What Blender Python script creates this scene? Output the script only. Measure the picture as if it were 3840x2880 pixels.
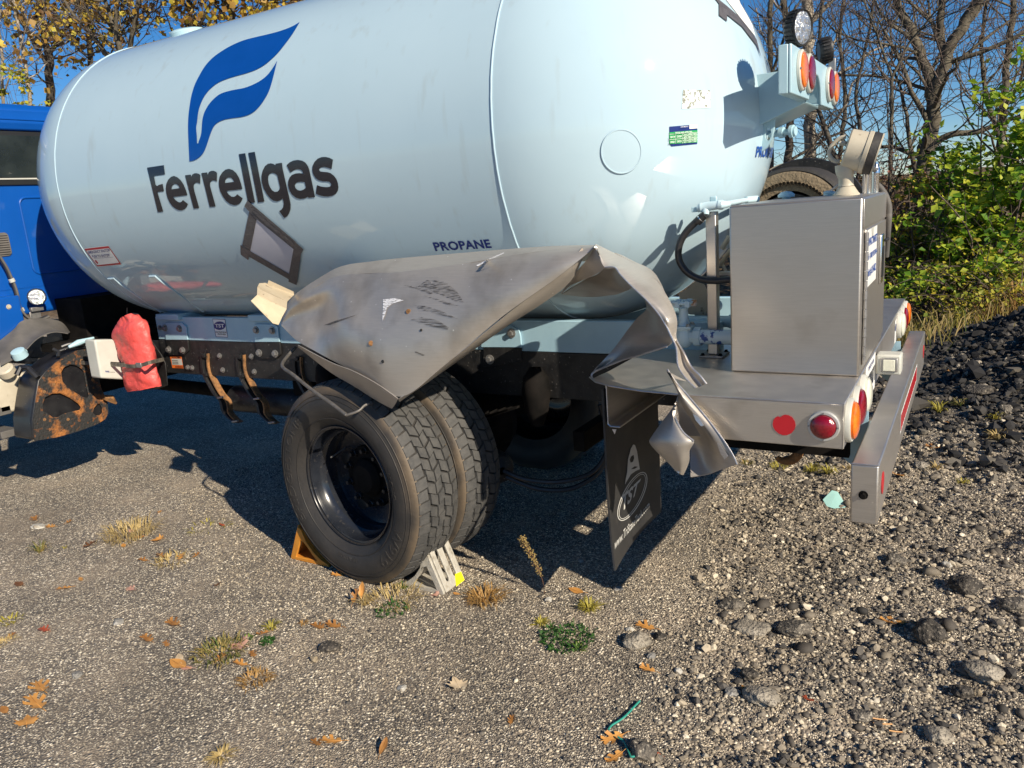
import bpy, bmesh, math, random
import numpy as np
from mathutils import Vector, Matrix

for o in list(bpy.data.objects):
    bpy.data.objects.remove(o, do_unlink=True)
scene = bpy.context.scene
COL = scene.collection
rnd = random.Random(11)

# ------------------------------------------------------------------ camera
CAM = np.array([0.341, -2.619, 1.79])
PITCH, YAW, ROLL = [math.radians(a) for a in (-12.941, -31.212, -4.419)]
FPX, CX, CY, DS = 2917.504, 1920.0, 1440.0, 3840 / 2212.0
_F = np.array([math.sin(YAW) * math.cos(PITCH), math.cos(YAW) * math.cos(PITCH), math.sin(PITCH)])
_r0 = np.array([math.cos(YAW), -math.sin(YAW), 0.0])
_u0 = np.cross(_r0, _F)
_R = _r0 * math.cos(ROLL) + _u0 * math.sin(ROLL)
_U = -_r0 * math.sin(ROLL) + _u0 * math.cos(ROLL)
cd = bpy.data.cameras.new("camera")
cam = bpy.data.objects.new("camera", cd)
COL.objects.link(cam)
cd.sensor_width = 36.0
cd.lens = 36.0 * FPX / 3840.0
cd.clip_start, cd.clip_end = 0.05, 1000.0
cam.matrix_world = Matrix(((_R[0], _U[0], -_F[0], CAM[0]), (_R[1], _U[1], -_F[1], CAM[1]),
                           (_R[2], _U[2], -_F[2], CAM[2]), (0, 0, 0, 1)))
scene.camera = cam

# ------------------------------------------------------------------ sky, sun, exposure
SUN_AZ, SUN_EL = math.radians(-22.5), math.radians(29.5)     # azimuth from +X
L = Vector((math.cos(SUN_EL) * math.cos(SUN_AZ), math.cos(SUN_EL) * math.sin(SUN_AZ), math.sin(SUN_EL)))
world = bpy.data.worlds.new("World")
scene.world = world
world.use_nodes = True
wn = world.node_tree
sky = wn.nodes.new("ShaderNodeTexSky")
sky.sky_type = 'NISHITA'
sky.sun_disc = False
sky.sun_elevation = SUN_EL
sky.sun_rotation = math.atan2(L.x, L.y)
sky.altitude = 2200
sky.air_density = 1.0
sky.dust_density = 0.0
sky.ozone_density = 5.0
hs = wn.nodes.new("ShaderNodeHueSaturation")
hs.inputs['Saturation'].default_value = 1.22
wn.links.new(sky.outputs[0], hs.inputs['Color'])
wn.links.new(hs.outputs[0], wn.nodes["Background"].inputs[0])
wn.nodes["Background"].inputs[1].default_value = 0.065
sd = bpy.data.lights.new("sun", 'SUN')
sd.energy = 4.4
sd.angle = math.radians(0.5)
sd.color = (1.0, 0.89, 0.72)
sun = bpy.data.objects.new("sun", sd)
sun.rotation_euler = L.to_track_quat('Z', 'Y').to_euler()
sun.location = (8, -6, 9)
COL.objects.link(sun)
vs = scene.view_settings
vs.view_transform = 'Standard'
vs.look = 'None'
vs.exposure = 0.62
vs.gamma = 1.0
vs.use_curve_mapping = False
scene.cycles.max_bounces = 6
scene.cycles.diffuse_bounces = 3
scene.cycles.transparent_max_bounces = 12
scene.cycles.use_denoising = True

# ------------------------------------------------------------------ survey helpers: photo pixel -> point on a real plane / the tank
def ray(dx, dy):
    d = _F * FPX + _R * (dx * DS - CX) - _U * (dy * DS - CY)
    return d / np.linalg.norm(d)
def at(dx, dy, ax, v):
    d = ray(dx, dy)
    return Vector(CAM + d * ((v - CAM[ax]) / d[ax]))
def Z(ox, oy, s):
    return lambda x, y: ((ox + x * s) / DS, (oy + y * s) / DS)
TY, TZ, TR = 1.22, 2.1016, 0.937          # tank axis and radius
XF, XR, HF, HR = -4.604, -1.416, 0.88, 0.92
def _quad(o, d, lift):
    a, b, c = d @ d, 2 * (o @ d), o @ o - (1 + lift / TR) ** 2
    q = b * b - 4 * a * c
    q = max(q, 0.0)
    return (-b - math.sqrt(q)) / 2 / a
def on_tank(dx, dy, lift=0.003):
    d = ray(dx, dy)
    o = CAM - np.array([0, TY, TZ])
    t = _quad(np.array([o[1], o[2]]) / TR, np.array([d[1], d[2]]) / TR, lift)
    p = CAM + d * t
    if p[0] > XR:
        S = np.array([1 / HR, 1 / TR, 1 / TR])
        t = _quad((CAM - np.array([XR, TY, TZ])) * S, d * S, lift)
    elif p[0] < XF:
        S = np.array([1 / HF, 1 / TR, 1 / TR])
        t = _quad((CAM - np.array([XF, TY, TZ])) * S, d * S, lift)
    return Vector(CAM + d * t)

# ------------------------------------------------------------------ object helpers
def setp(o, label=None, cat=None, group=None, kind=None):
    if label: o["label"] = label
    if cat: o["category"] = cat
    if group: o["group"] = group
    if kind: o["kind"] = kind
    return o
def thing(name, loc, label, cat, group=None):
    o = bpy.data.objects.new(name, None)
    o.location = loc
    o.empty_display_size = 0.1
    COL.objects.link(o)
    return setp(o, label, cat, group)
def parent_to(o, p):
    o.parent = p
    if p.type == 'EMPTY':
        o.matrix_parent_inverse = Matrix.Translation(-Vector(p.location))
def link(name, me, parent=None, local=False):
    o = bpy.data.objects.new(name, me)
    COL.objects.link(o)
    if parent is not None:
        if local: o.parent = parent
        else: parent_to(o, parent)
    return o
def obj(name, bm, mats, parent=None, smooth=35, bevel=0, local=False, segs=2):
    if not isinstance(mats, (list, tuple)): mats = [mats]
    bmesh.ops.recalc_face_normals(bm, faces=bm.faces) if smooth != 'keep' else None
    me = bpy.data.meshes.new(name)
    bm.to_mesh(me); bm.free()
    for m in mats: me.materials.append(m)
    if smooth:
        me.polygons.foreach_set("use_smooth", [True] * len(me.polygons))
        if smooth != 'keep' and smooth < 180:
            me.set_sharp_from_angle(angle=math.radians(smooth))
    o = link(name, me, parent, local)
    if bevel:
        b = o.modifiers.new("bevel", 'BEVEL')
        b.width = bevel; b.segments = segs; b.limit_method = 'ANGLE'; b.angle_limit = math.radians(40)
        b.harden_normals = False
    return o
def B(): return bmesh.new()
def thick(bm, t):
    bmesh.ops.recalc_face_normals(bm, faces=bm.faces); bm.normal_update()
    bmesh.ops.solidify(bm, geom=bm.faces[:], thickness=t)
def face(bm, pts, mi=0):
    vs_ = [bm.verts.new(p) for p in pts]
    f = bm.faces.new(vs_); f.material_index = mi
    return f
def hexa(bm, p, mi=0):      # p: 8 points, bottom 4 then top 4
    v = [bm.verts.new(q) for q in p]
    for idx in ((3, 2, 1, 0), (4, 5, 6, 7), (0, 1, 5, 4), (1, 2, 6, 5), (2, 3, 7, 6), (3, 0, 4, 7)):
        f = bm.faces.new([v[i] for i in idx]); f.material_index = mi
def bx(bm, a, b, mi=0):
    x0, y0, z0 = a; x1, y1, z1 = b
    hexa(bm, [(x0, y0, z0), (x1, y0, z0), (x1, y1, z0), (x0, y1, z0), (x0, y0, z1), (x1, y0, z1), (x1, y1, z1), (x0, y1, z1)], mi)
def prism(bm, poly, vec, mi=0):
    vec = Vector(vec)
    a = [bm.verts.new(Vector(p)) for p in poly]; b = [bm.verts.new(Vector(p) + vec) for p in poly]
    n = len(a)
    fs = [bm.faces.new(a[::-1]), bm.faces.new(b)] + [bm.faces.new((a[i], a[(i + 1) % n], b[(i + 1) % n], b[i])) for i in range(n)]
    for f in fs: f.material_index = mi
    return fs
def frame_of(d):
    d = Vector(d).normalized()
    a = Vector((0, 0, 1)) if abs(d.z) < 0.9 else Vector((1, 0, 0))
    u = d.cross(a).normalized()
    return u, d.cross(u).normalized(), d
def tube(bm, pts, r, n=10, mi=0, cap=True):
    pts = [Vector(p) for p in pts]
    rs = r if isinstance(r, (list, tuple)) else [r] * len(pts)
    rings, prev = [], None
    for i, p in enumerate(pts):
        d = (pts[min(i + 1, len(pts) - 1)] - pts[max(i - 1, 0)])
        if d.length < 1e-9: d = Vector((0, 0, 1))
        d.normalize()
        if prev is None: u, v, _ = frame_of(d)
        else:
            u = (prev - d * prev.dot(d))
            u = u.normalized() if u.length > 1e-6 else frame_of(d)[0]
            v = d.cross(u)
        prev = u
        rings.append([bm.verts.new(p + (u * math.cos(2 * math.pi * k / n) + v * math.sin(2 * math.pi * k / n)) * rs[i]) for k in range(n)])
    for a, b in zip(rings, rings[1:]):
        for k in range(n):
            bm.faces.new((a[k], a[(k + 1) % n], b[(k + 1) % n], b[k])).material_index = mi
    if cap:
        bm.faces.new(rings[0][::-1]).material_index = mi
        bm.faces.new(rings[-1]).material_index = mi
def lathe(bm, prof, org, axis, n=32, mi=0, a0=0, a1=360):   # prof: (s along axis, r)
    u, v, d = frame_of(axis); org = Vector(org)
    full = abs(a1 - a0) >= 360
    m = n if full else n + 1
    rings = []
    for s, r in prof:
        if r < 1e-6: rings.append([bm.verts.new(org + d * s)] * m); continue
        rings.append([bm.verts.new(org + d * s + (u * math.cos(t) + v * math.sin(t)) * r)
                      for t in [math.radians(a0 + (a1 - a0) * k / n) for k in range(m)]])
    for a, b in zip(rings, rings[1:]):
        for k in range(n):
            q = [a[k], a[(k + 1) % m], b[(k + 1) % m], b[k]]
            w = []
            for x in q:
                if x not in w: w.append(x)
            if len(w) > 2:
                try: bm.faces.new(w).material_index = mi
                except ValueError: pass
def smooth_path(pts, k=6):
    pts = [Vector(p) for p in pts]; out = []
    for i in range(len(pts) - 1):
        p0, p1, p2, p3 = pts[max(i - 1, 0)], pts[i], pts[i + 1], pts[min(i + 2, len(pts) - 1)]
        for j in range(k):
            t = j / k
            out.append(0.5 * ((2 * p1) + (p2 - p0) * t + (2 * p0 - 5 * p1 + 4 * p2 - p3) * t * t + (3 * p1 - p0 - 3 * p2 + p3) * t ** 3))
    return out + [pts[-1]]
def grid(bm, rows, mi=0):
    vv = [[bm.verts.new(Vector(p)) for p in r] for r in rows]
    for a, b in zip(vv, vv[1:]):
        for i in range(len(a) - 1):
            bm.faces.new((a[i], a[i + 1], b[i + 1], b[i])).material_index = mi
    return vv
def polys_mesh(polys):
    """filled 2D polygons (holes allowed) -> (verts2d, tris)"""
    cu = bpy.data.curves.new("tmp", 'CURVE'); cu.dimensions = '2D'; cu.fill_mode = 'BOTH'
    for p in polys:
        s = cu.splines.new('POLY'); s.points.add(len(p) - 1); s.use_cyclic_u = True
        for q, pt in zip(p, s.points): pt.co = (q[0], q[1], 0, 1)
    o = bpy.data.objects.new("tmp", cu)
    me = bpy.data.meshes.new_from_object(o)
    bm = B(); bm.from_mesh(me)
    bpy.data.objects.remove(o); bpy.data.curves.remove(cu); bpy.data.meshes.remove(me)
    bmesh.ops.triangulate(bm, faces=bm.faces)
    return bm
def text_bm(txt, bold=0.0, space=1.0):
    """text -> bmesh with its bounding box mapped to 0..1 x 0..1"""
    cu = bpy.data.curves.new("tmp", 'FONT'); cu.body = txt; cu.offset = bold; cu.space_character = space
    cu.resolution_u = 3
    o = bpy.data.objects.new("tmp", cu)
    me = bpy.data.meshes.new_from_object(o)
    bm = B(); bm.from_mesh(me)
    bpy.data.objects.remove(o); bpy.data.curves.remove(cu); bpy.data.meshes.remove(me)
    xs = [v.co.x for v in bm.verts]; ys = [v.co.y for v in bm.verts]
    x0, x1, y0, y1 = min(xs), max(xs), min(ys), max(ys)
    for v in bm.verts: v.co = Vector(((v.co.x - x0) / (x1 - x0), (v.co.y - y0) / (y1 - y0), 0))
    bmesh.ops.triangulate(bm, faces=bm.faces)
    return bm
def quad_map(bm, tl, tr, br, bl):
    for v in bm.verts:
        u, w = v.co.x, v.co.y
        a = (bl[0] + (br[0] - bl[0]) * u, bl[1] + (br[1] - bl[1]) * u)
        b = (tl[0] + (tr[0] - tl[0]) * u, tl[1] + (tr[1] - tl[1]) * u)
        v.co = Vector((a[0] + (b[0] - a[0]) * w, a[1] + (b[1] - a[1]) * w, 0))
    return bm
def cut_bm(bm, step):
    for ax in (0, 1):
        lo = min(v.co[ax] for v in bm.verts); hi = max(v.co[ax] for v in bm.verts)
        t = math.floor(lo / step) * step + step
        while t < hi:
            co = [0, 0, 0]; co[ax] = t; no = [0, 0, 0]; no[ax] = 1
            bmesh.ops.bisect_plane(bm, geom=bm.verts[:] + bm.edges[:] + bm.faces[:], plane_co=co, plane_no=no, dist=1e-5)
            t += step
    bmesh.ops.triangulate(bm, faces=bm.faces)
    return bm
def join_bm(a, b, mi=0):
    mp = {v: a.verts.new(v.co) for v in b.verts}
    for f in b.faces:
        try: a.faces.new([mp[v] for v in f.verts]).material_index = mi
        except ValueError: pass
    b.free()
    return a
def face_camera(bm):
    c = Vector(CAM)
    bm.normal_update()
    for f in bm.faces:
        if f.normal.dot(c - f.calc_center_median()) < 0: f.normal_flip()
def decal_bm(bm2, surf, lift, step=14, mi=0, out=None):
    cut_bm(bm2, step)
    for v in bm2.verts: v.co = surf(v.co.x, v.co.y, lift)
    face_camera(bm2)
    return join_bm(out, bm2, mi) if out is not None else (bm2, [setattr(f, 'material_index', mi) for f in bm2.faces])[0]
# ------------------------------------------------------------------ materials
def _nt(name):
    m = bpy.data.materials.new(name); m.use_nodes = True
    nt = m.node_tree
    return m, nt, nt.nodes["Principled BSDF"]
def mat(name, c1, c2=None, rough=0.5, metal=0.0, scale=6.0, ramp=(0.35, 0.65), bump=0.0, bscale=80.0, coat=0.0, spec=0.5,
        rough2=None, stretch=(1, 1, 1), detail=6, c3=None, s3=40.0, r3=(0.62, 0.7), trans=0.0, aniso=0, bstretch=None, crough=0.06, s3stretch=None, coat_ior=1.5):
    m, nt, p = _nt(name)
    N, K = nt.nodes, nt.links
    tc = N.new("ShaderNodeTexCoord"); mp = N.new("ShaderNodeMapping")
    mp.inputs['Scale'].default_value = stretch
    K.new(tc.outputs['Object'], mp.inputs[0])
    no = N.new("ShaderNodeTexNoise"); no.inputs['Scale'].default_value = scale; no.inputs['Detail'].default_value = detail
    no.inputs['Roughness'].default_value = 0.62
    K.new(mp.outputs[0], no.inputs['Vector'])
    rp = N.new("ShaderNodeValToRGB")
    rp.color_ramp.elements[0].position, rp.color_ramp.elements[1].position = ramp
    c2 = c2 or tuple(min(1, x * 1.15) for x in c1)
    rp.color_ramp.elements[0].color = (*c1, 1); rp.color_ramp.elements[1].color = (*c2, 1)
    K.new(no.outputs[0], rp.inputs[0])
    colout = rp.outputs[0]
    if c3 is not None:
        n3 = N.new("ShaderNodeTexNoise"); n3.inputs['Scale'].default_value = s3; n3.inputs['Detail'].default_value = 8
        if s3stretch:
            m3 = N.new("ShaderNodeMapping"); m3.inputs['Scale'].default_value = s3stretch
            K.new(tc.outputs['Object'], m3.inputs[0]); K.new(m3.outputs[0], n3.inputs['Vector'])
        else: K.new(tc.outputs['Object'], n3.inputs['Vector'])
        r3n = N.new("ShaderNodeValToRGB"); r3n.color_ramp.elements[0].position, r3n.color_ramp.elements[1].position = r3
        r3n.color_ramp.elements[0].color = (0, 0, 0, 1); r3n.color_ramp.elements[1].color = (1, 1, 1, 1)
        K.new(n3.outputs[0], r3n.inputs[0])
        mx = N.new("ShaderNodeMix"); mx.data_type = 'RGBA'
        K.new(r3n.outputs[0], mx.inputs[0]); K.new(colout, mx.inputs[6]); mx.inputs[7].default_value = (*c3, 1)
        colout = mx.outputs[2]
        if metal > 0:
            mm = N.new("ShaderNodeMath"); mm.operation = 'MULTIPLY_ADD'
            K.new(r3n.outputs[0], mm.inputs[0]); mm.inputs[1].default_value = -metal * 0.9; mm.inputs[2].default_value = metal
            K.new(mm.outputs[0], p.inputs['Metallic'])
    K.new(colout, p.inputs['Base Color'])
    p.inputs['Roughness'].default_value = rough
    if rough2 is not None:
        mr = N.new("ShaderNodeMapRange"); K.new(no.outputs[0], mr.inputs[0])
        mr.inputs[1].default_value, mr.inputs[2].default_value = 0.3, 0.7
        mr.inputs[3].default_value, mr.inputs[4].default_value = rough, rough2
        K.new(mr.outputs[0], p.inputs['Roughness'])
    if not (c3 is not None and metal > 0): p.inputs['Metallic'].default_value = metal
    p.inputs['Coat Weight'].default_value = coat
    p.inputs['Coat Roughness'].default_value = crough
    p.inputs['Coat IOR'].default_value = coat_ior
    p.inputs['Specular IOR Level'].default_value = spec
    if trans: p.inputs['Transmission Weight'].default_value = trans
    if bump:
        bn = N.new("ShaderNodeTexNoise"); bn.inputs['Scale'].default_value = bscale; bn.inputs['Detail'].default_value = 5
        if bstretch:
            m2 = N.new("ShaderNodeMapping"); m2.inputs['Scale'].default_value = bstretch
            K.new(tc.outputs['Object'], m2.inputs[0]); K.new(m2.outputs[0], bn.inputs['Vector'])
        else: K.new(tc.outputs['Object'], bn.inputs['Vector'])
        bp = N.new("ShaderNodeBump"); bp.inputs['Strength'].default_value = bump; bp.inputs['Distance'].default_value = 0.02
        K.new(bn.outputs[0], bp.inputs['Height']); K.new(bp.outputs[0], p.inputs['Normal'])
    return m
def leafmat(name, stops, rough=0.55, transl=0.35):
    """leaf colours picked per mesh island, with light coming through"""
    m, nt, p = _nt(name); N, K = nt.nodes, nt.links
    g = N.new("ShaderNodeNewGeometry"); rp = N.new("ShaderNodeValToRGB")
    rp.color_ramp.interpolation = 'LINEAR'
    while len(rp.color_ramp.elements) < len(stops): rp.color_ramp.elements.new(0.5)
    for e, (q, c) in zip(rp.color_ramp.elements, stops): e.position = q; e.color = (*c, 1)
    K.new(g.outputs['Random Per Island'], rp.inputs[0])
    K.new(rp.outputs[0], p.inputs['Base Color']); p.inputs['Roughness'].default_value = rough
    if transl:
        t = N.new("ShaderNodeBsdfTranslucent"); K.new(rp.outputs[0], t.inputs[0])
        mx = N.new("ShaderNodeMixShader"); mx.inputs[0].default_value = transl
        K.new(p.outputs[0], mx.inputs[1]); K.new(t.outputs[0], mx.inputs[2])
        K.new(mx.outputs[0], N["Material Output"].inputs[0])
    return m
M = {}
M['tank'] = mat('tank_paint', (0.43, 0.575, 0.66), (0.455, 0.60, 0.685), rough=0.6, spec=.05, coat=1.0, coat_ior=1.5, scale=1.6, ramp=(0.3, 0.7),
                c3=(0.36, 0.42, 0.44), s3=9, r3=(0.60, 0.98), s3stretch=(1.6, 1.6, .22), bump=0.012, bscale=3, crough=.035)
M['paleblue'] = mat('pale_blue_paint', (0.38, 0.56, 0.63), (0.42, 0.60, 0.67), rough=0.35, coat=0.2, scale=9)
M['railblue'] = mat('rail_paint', (0.33, 0.51, 0.62), (0.38, 0.57, 0.67), rough=0.35, coat=0.15, scale=5, c3=(0.16, 0.07, 0.03), s3=14, r3=(0.70, 0.76))
M['flame'] = mat('blue_vinyl', (0.002, 0.065, 0.32), (0.003, 0.07, 0.35), rough=0.3, coat=0.3)
M['black'] = mat('black_vinyl', (0.012, 0.013, 0.022), (0.016, 0.017, 0.026), rough=0.22, coat=0.3, c3=(0.12, 0.13, 0.15), s3=16, r3=(0.70, 0.74))
M['navy'] = mat('navy_vinyl', (0.004, 0.02, 0.16), rough=0.35)
M['blueprint'] = mat('blue_print', (0.01, 0.07, 0.33), rough=0.35)
M['white'] = mat('white_vinyl', (0.78, 0.78, 0.76), (0.72, 0.72, 0.70), rough=0.4)
M['placard'] = mat('grey_placard', (0.50, 0.50, 0.58), (0.55, 0.55, 0.62), rough=0.35, scale=3)
M['tape'] = mat('duct_tape', (0.075, 0.07, 0.075), (0.11, 0.105, 0.11), rough=0.45, scale=30, bump=0.25, bscale=120, stretch=(1, 1, 1))
M['red'] = mat('red_print', (0.42, 0.012, 0.02), rough=0.4)
M['green'] = mat('green_print', (0.01, 0.30, 0.08), rough=0.4)
M['orangelab'] = mat('orange_label', (0.75, 0.15, 0.02), rough=0.5, c3=(0.35, 0.2, 0.1), s3=60)
M['cab'] = mat('cab_blue_paint', (0.003, 0.072, 0.34), (0.004, 0.08, 0.37), rough=0.28, coat=0.5, scale=3, c3=(0.10, 0.17, 0.36), s3=5, r3=(0.66, 0.98))
M['rubber'] = mat('tyre_rubber', (0.024, 0.023, 0.023), (0.045, 0.040, 0.036), rough=0.6, scale=9, ramp=(0.3, 0.75), bump=0.12, bscale=60)
M['tread'] = mat('tread_rubber', (0.050, 0.050, 0.050), (0.085, 0.082, 0.078), rough=0.75, scale=22, bump=0.2, bscale=120)
M['blackmetal'] = mat('black_chassis', (0.008, 0.008, 0.009), (0.022, 0.021, 0.021), rough=0.5, scale=14, c3=(0.16, 0.15, 0.14), s3=70, r3=(0.66, 0.72), bump=0.12, bscale=50)
M['blackgloss'] = mat('black_gloss', (0.008, 0.008, 0.010), (0.02, 0.02, 0.022), rough=0.36, coat=0.12, scale=10, c3=(0.12, 0.12, 0.11), s3=90, r3=(0.68, 0.74))
M['rim'] = mat('black_rim', (0.010, 0.012, 0.018), (0.02, 0.023, 0.03), rough=0.24, coat=0.35, scale=8, c3=(0.10, 0.09, 0.08), s3=40, r3=(0.60, 0.85))
M['dark'] = mat('dark_grease', (0.005, 0.0048, 0.0045), (0.013, 0.011, 0.010), rough=0.8, scale=10, spec=.1)
M['rust'] = mat('rusty_plate', (0.02, 0.02, 0.02), (0.33, 0.125, 0.03), rough=0.8, scale=7, ramp=(0.50, 0.60), detail=12, bump=0.6, bscale=55,
                c3=(0.15, 0.055, 0.015), s3=32, r3=(0.58, 0.68))
M['rustedge'] = mat('rusty_steel', (0.10, 0.055, 0.025), (0.36, 0.17, 0.06), rough=0.8, scale=25, bump=0.3)
M['plastic'] = mat('grey_plastic', (0.085, 0.08, 0.075), (0.13, 0.12, 0.11), rough=0.7, scale=7, c3=(0.3, 0.28, 0.25), s3=60, r3=(0.70, 0.76))
M['beige'] = mat('beige_enamel', (0.44, 0.39, 0.30), (0.52, 0.47, 0.37), rough=0.5, scale=10, c3=(0.25, 0.2, 0.14), s3=45, r3=(0.68, 0.8))
M['cream'] = mat('cream_paint', (0.46, 0.38, 0.26), (0.54, 0.46, 0.33), rough=0.5, scale=10, c3=(0.14, 0.09, 0.05), s3=26, r3=(0.64, 0.72))
M['offwhite'] = mat('offwhite_plastic', (0.48, 0.48, 0.43), (0.55, 0.55, 0.50), rough=0.45)
M['redcloth'] = mat('red_vinyl_cloth', (0.66, 0.07, 0.06), (0.74, 0.11, 0.10), rough=0.5, scale=7, bump=0.5, bscale=22, c3=(0.22, 0.07, 0.05), s3=11, r3=(0.68, 0.78))
M['strap'] = mat('webbing_strap', (0.05, 0.045, 0.04), (0.20, 0.17, 0.13), rough=0.85, scale=24)
M['rod'] = mat('dull_rod', (0.14, 0.13, 0.12), (0.24, 0.22, 0.20), rough=0.5, metal=0.6, scale=30)
M['hose'] = mat('black_hose', (0.016, 0.016, 0.018), (0.026, 0.026, 0.028), rough=0.4, scale=20)
M['glass'] = mat('dark_glass', (0.010, 0.014, 0.013), (0.03, 0.038, 0.035), rough=0.08, coat=0.5, scale=3)
M['gasket'] = mat('window_gasket', (0.012, 0.013, 0.014), rough=0.5)
M['redlens'] = mat('red_lens', (0.17, 0.002, 0.009), (0.27, 0.004, 0.016), rough=0.12, coat=0.8, scale=60, bump=0.15, bscale=260)
M['amberlens'] = mat('amber_lens', (0.80, 0.14, 0.006), (0.88, 0.21, 0.01), rough=0.12, coat=0.8, scale=60, bump=0.15, bscale=260)
M['clearlens'] = mat('clear_lens', (0.62, 0.62, 0.52), (0.72, 0.72, 0.60), rough=0.15, coat=0.6, scale=60)
M['led'] = mat('lamp_reflector', (0.62, 0.62, 0.62), (0.95, 0.95, 0.93), rough=0.12, metal=0.85, scale=70, bump=0.5, bscale=95)
M['chrome'] = mat('chrome', (0.75, 0.74, 0.72), rough=0.18, metal=1.0)
M['galv'] = mat('bolt_steel', (0.30, 0.30, 0.30), (0.42, 0.40, 0.38), rough=0.45, metal=0.8, scale=40)
M['dusty'] = mat('dusty_hose', (0.15, 0.115, 0.075), (0.22, 0.17, 0.11), rough=0.9, scale=30, bump=0.6, bscale=70)
M['bluepipe'] = mat('chipped_pipe', (0.55, 0.68, 0.74), (0.01, 0.06, 0.27), rough=0.35, scale=16, ramp=(0.50, 0.53), detail=9, coat=0.2, c3=(0.16, 0.06, 0.02), s3=24, r3=(0.70, 0.73))
M['rustpipe'] = mat('rusty_blue_paint', (0.50, 0.66, 0.72), (0.55, 0.70, 0.76), rough=0.35, scale=9, coat=0.2, c3=(0.42, 0.17, 0.03), s3=11, r3=(0.60, 0.68))
M['flap'] = mat('mudflap_rubber', (0.018, 0.018, 0.020), (0.034, 0.033, 0.032), rough=0.55, scale=6, c3=(0.10, 0.09, 0.075), s3=8, r3=(0.60, 0.9))
M['printgrey'] = mat('grey_print', (0.48, 0.47, 0.44), rough=0.6)
M['yellow'] = mat('yellow_paint', (0.85, 0.70, 0.01), rough=0.5)
M['castalu'] = mat('cast_aluminium', (0.44, 0.41, 0.35), (0.55, 0.52, 0.45), rough=0.6, metal=0.25, scale=20, c3=(0.22, 0.19, 0.14), s3=16, r3=(0.60, 0.75), bump=0.2, bscale=90)
M['orange'] = mat('orange_paint', (0.55, 0.20, 0.02), (0.62, 0.26, 0.03), rough=0.6, scale=20)
M['mint'] = mat('mint_plastic', (0.35, 0.60, 0.56), rough=0.4)
M['twine'] = mat('teal_twine', (0.02, 0.26, 0.20), rough=0.7)

def dusty_tyre():
    """tan dust on the shoulder of the tyre, patchy"""
    m = M['rubber'].copy(); m.name = "tyre_sidewall"; nt = m.node_tree; N, K = nt.nodes, nt.links; p = N["Principled BSDF"]
    src = p.inputs['Base Color'].links[0].from_socket
    tc = N.new("ShaderNodeTexCoord"); mp = N.new("ShaderNodeMapping"); mp.inputs['Scale'].default_value = (1, 0, 1); K.new(tc.outputs['Object'], mp.inputs[0])
    ln = N.new("ShaderNodeVectorMath"); ln.operation = 'LENGTH'; K.new(mp.outputs[0], ln.inputs[0])
    no = N.new("ShaderNodeTexNoise"); no.inputs['Scale'].default_value = 4; no.inputs['Detail'].default_value = 8; K.new(tc.outputs['Object'], no.inputs['Vector'])
    a = N.new("ShaderNodeMath"); a.operation = 'MULTIPLY_ADD'; K.new(no.outputs[0], a.inputs[0]); a.inputs[1].default_value = .16; K.new(ln.outputs['Value'], a.inputs[2])
    r = N.new("ShaderNodeMapRange"); r.interpolation_type = 'SMOOTHSTEP'; K.new(a.outputs[0], r.inputs[0]); r.inputs[1].default_value, r.inputs[2].default_value = .535, .60; r.inputs[4].default_value = .75
    gr = N.new("ShaderNodeMath"); gr.operation = 'LESS_THAN'; K.new(ln.outputs['Value'], gr.inputs[0]); gr.inputs[1].default_value = .5085
    mm = N.new("ShaderNodeMath"); mm.operation = 'MULTIPLY'; K.new(gr.outputs[0], mm.inputs[0]); K.new(r.outputs[0], mm.inputs[1])
    mx = N.new("ShaderNodeMix"); mx.data_type = 'RGBA'; K.new(mm.outputs[0], mx.inputs[0]); K.new(src, mx.inputs[6]); mx.inputs[7].default_value = (.17, .125, .08, 1)
    K.new(mx.outputs[2], p.inputs['Base Color'])
    return m
M['tyre'] = dusty_tyre()
M['ring'] = mat('lamp_ring', (0.58, 0.58, 0.56), rough=0.35, metal=0.5)
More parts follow.
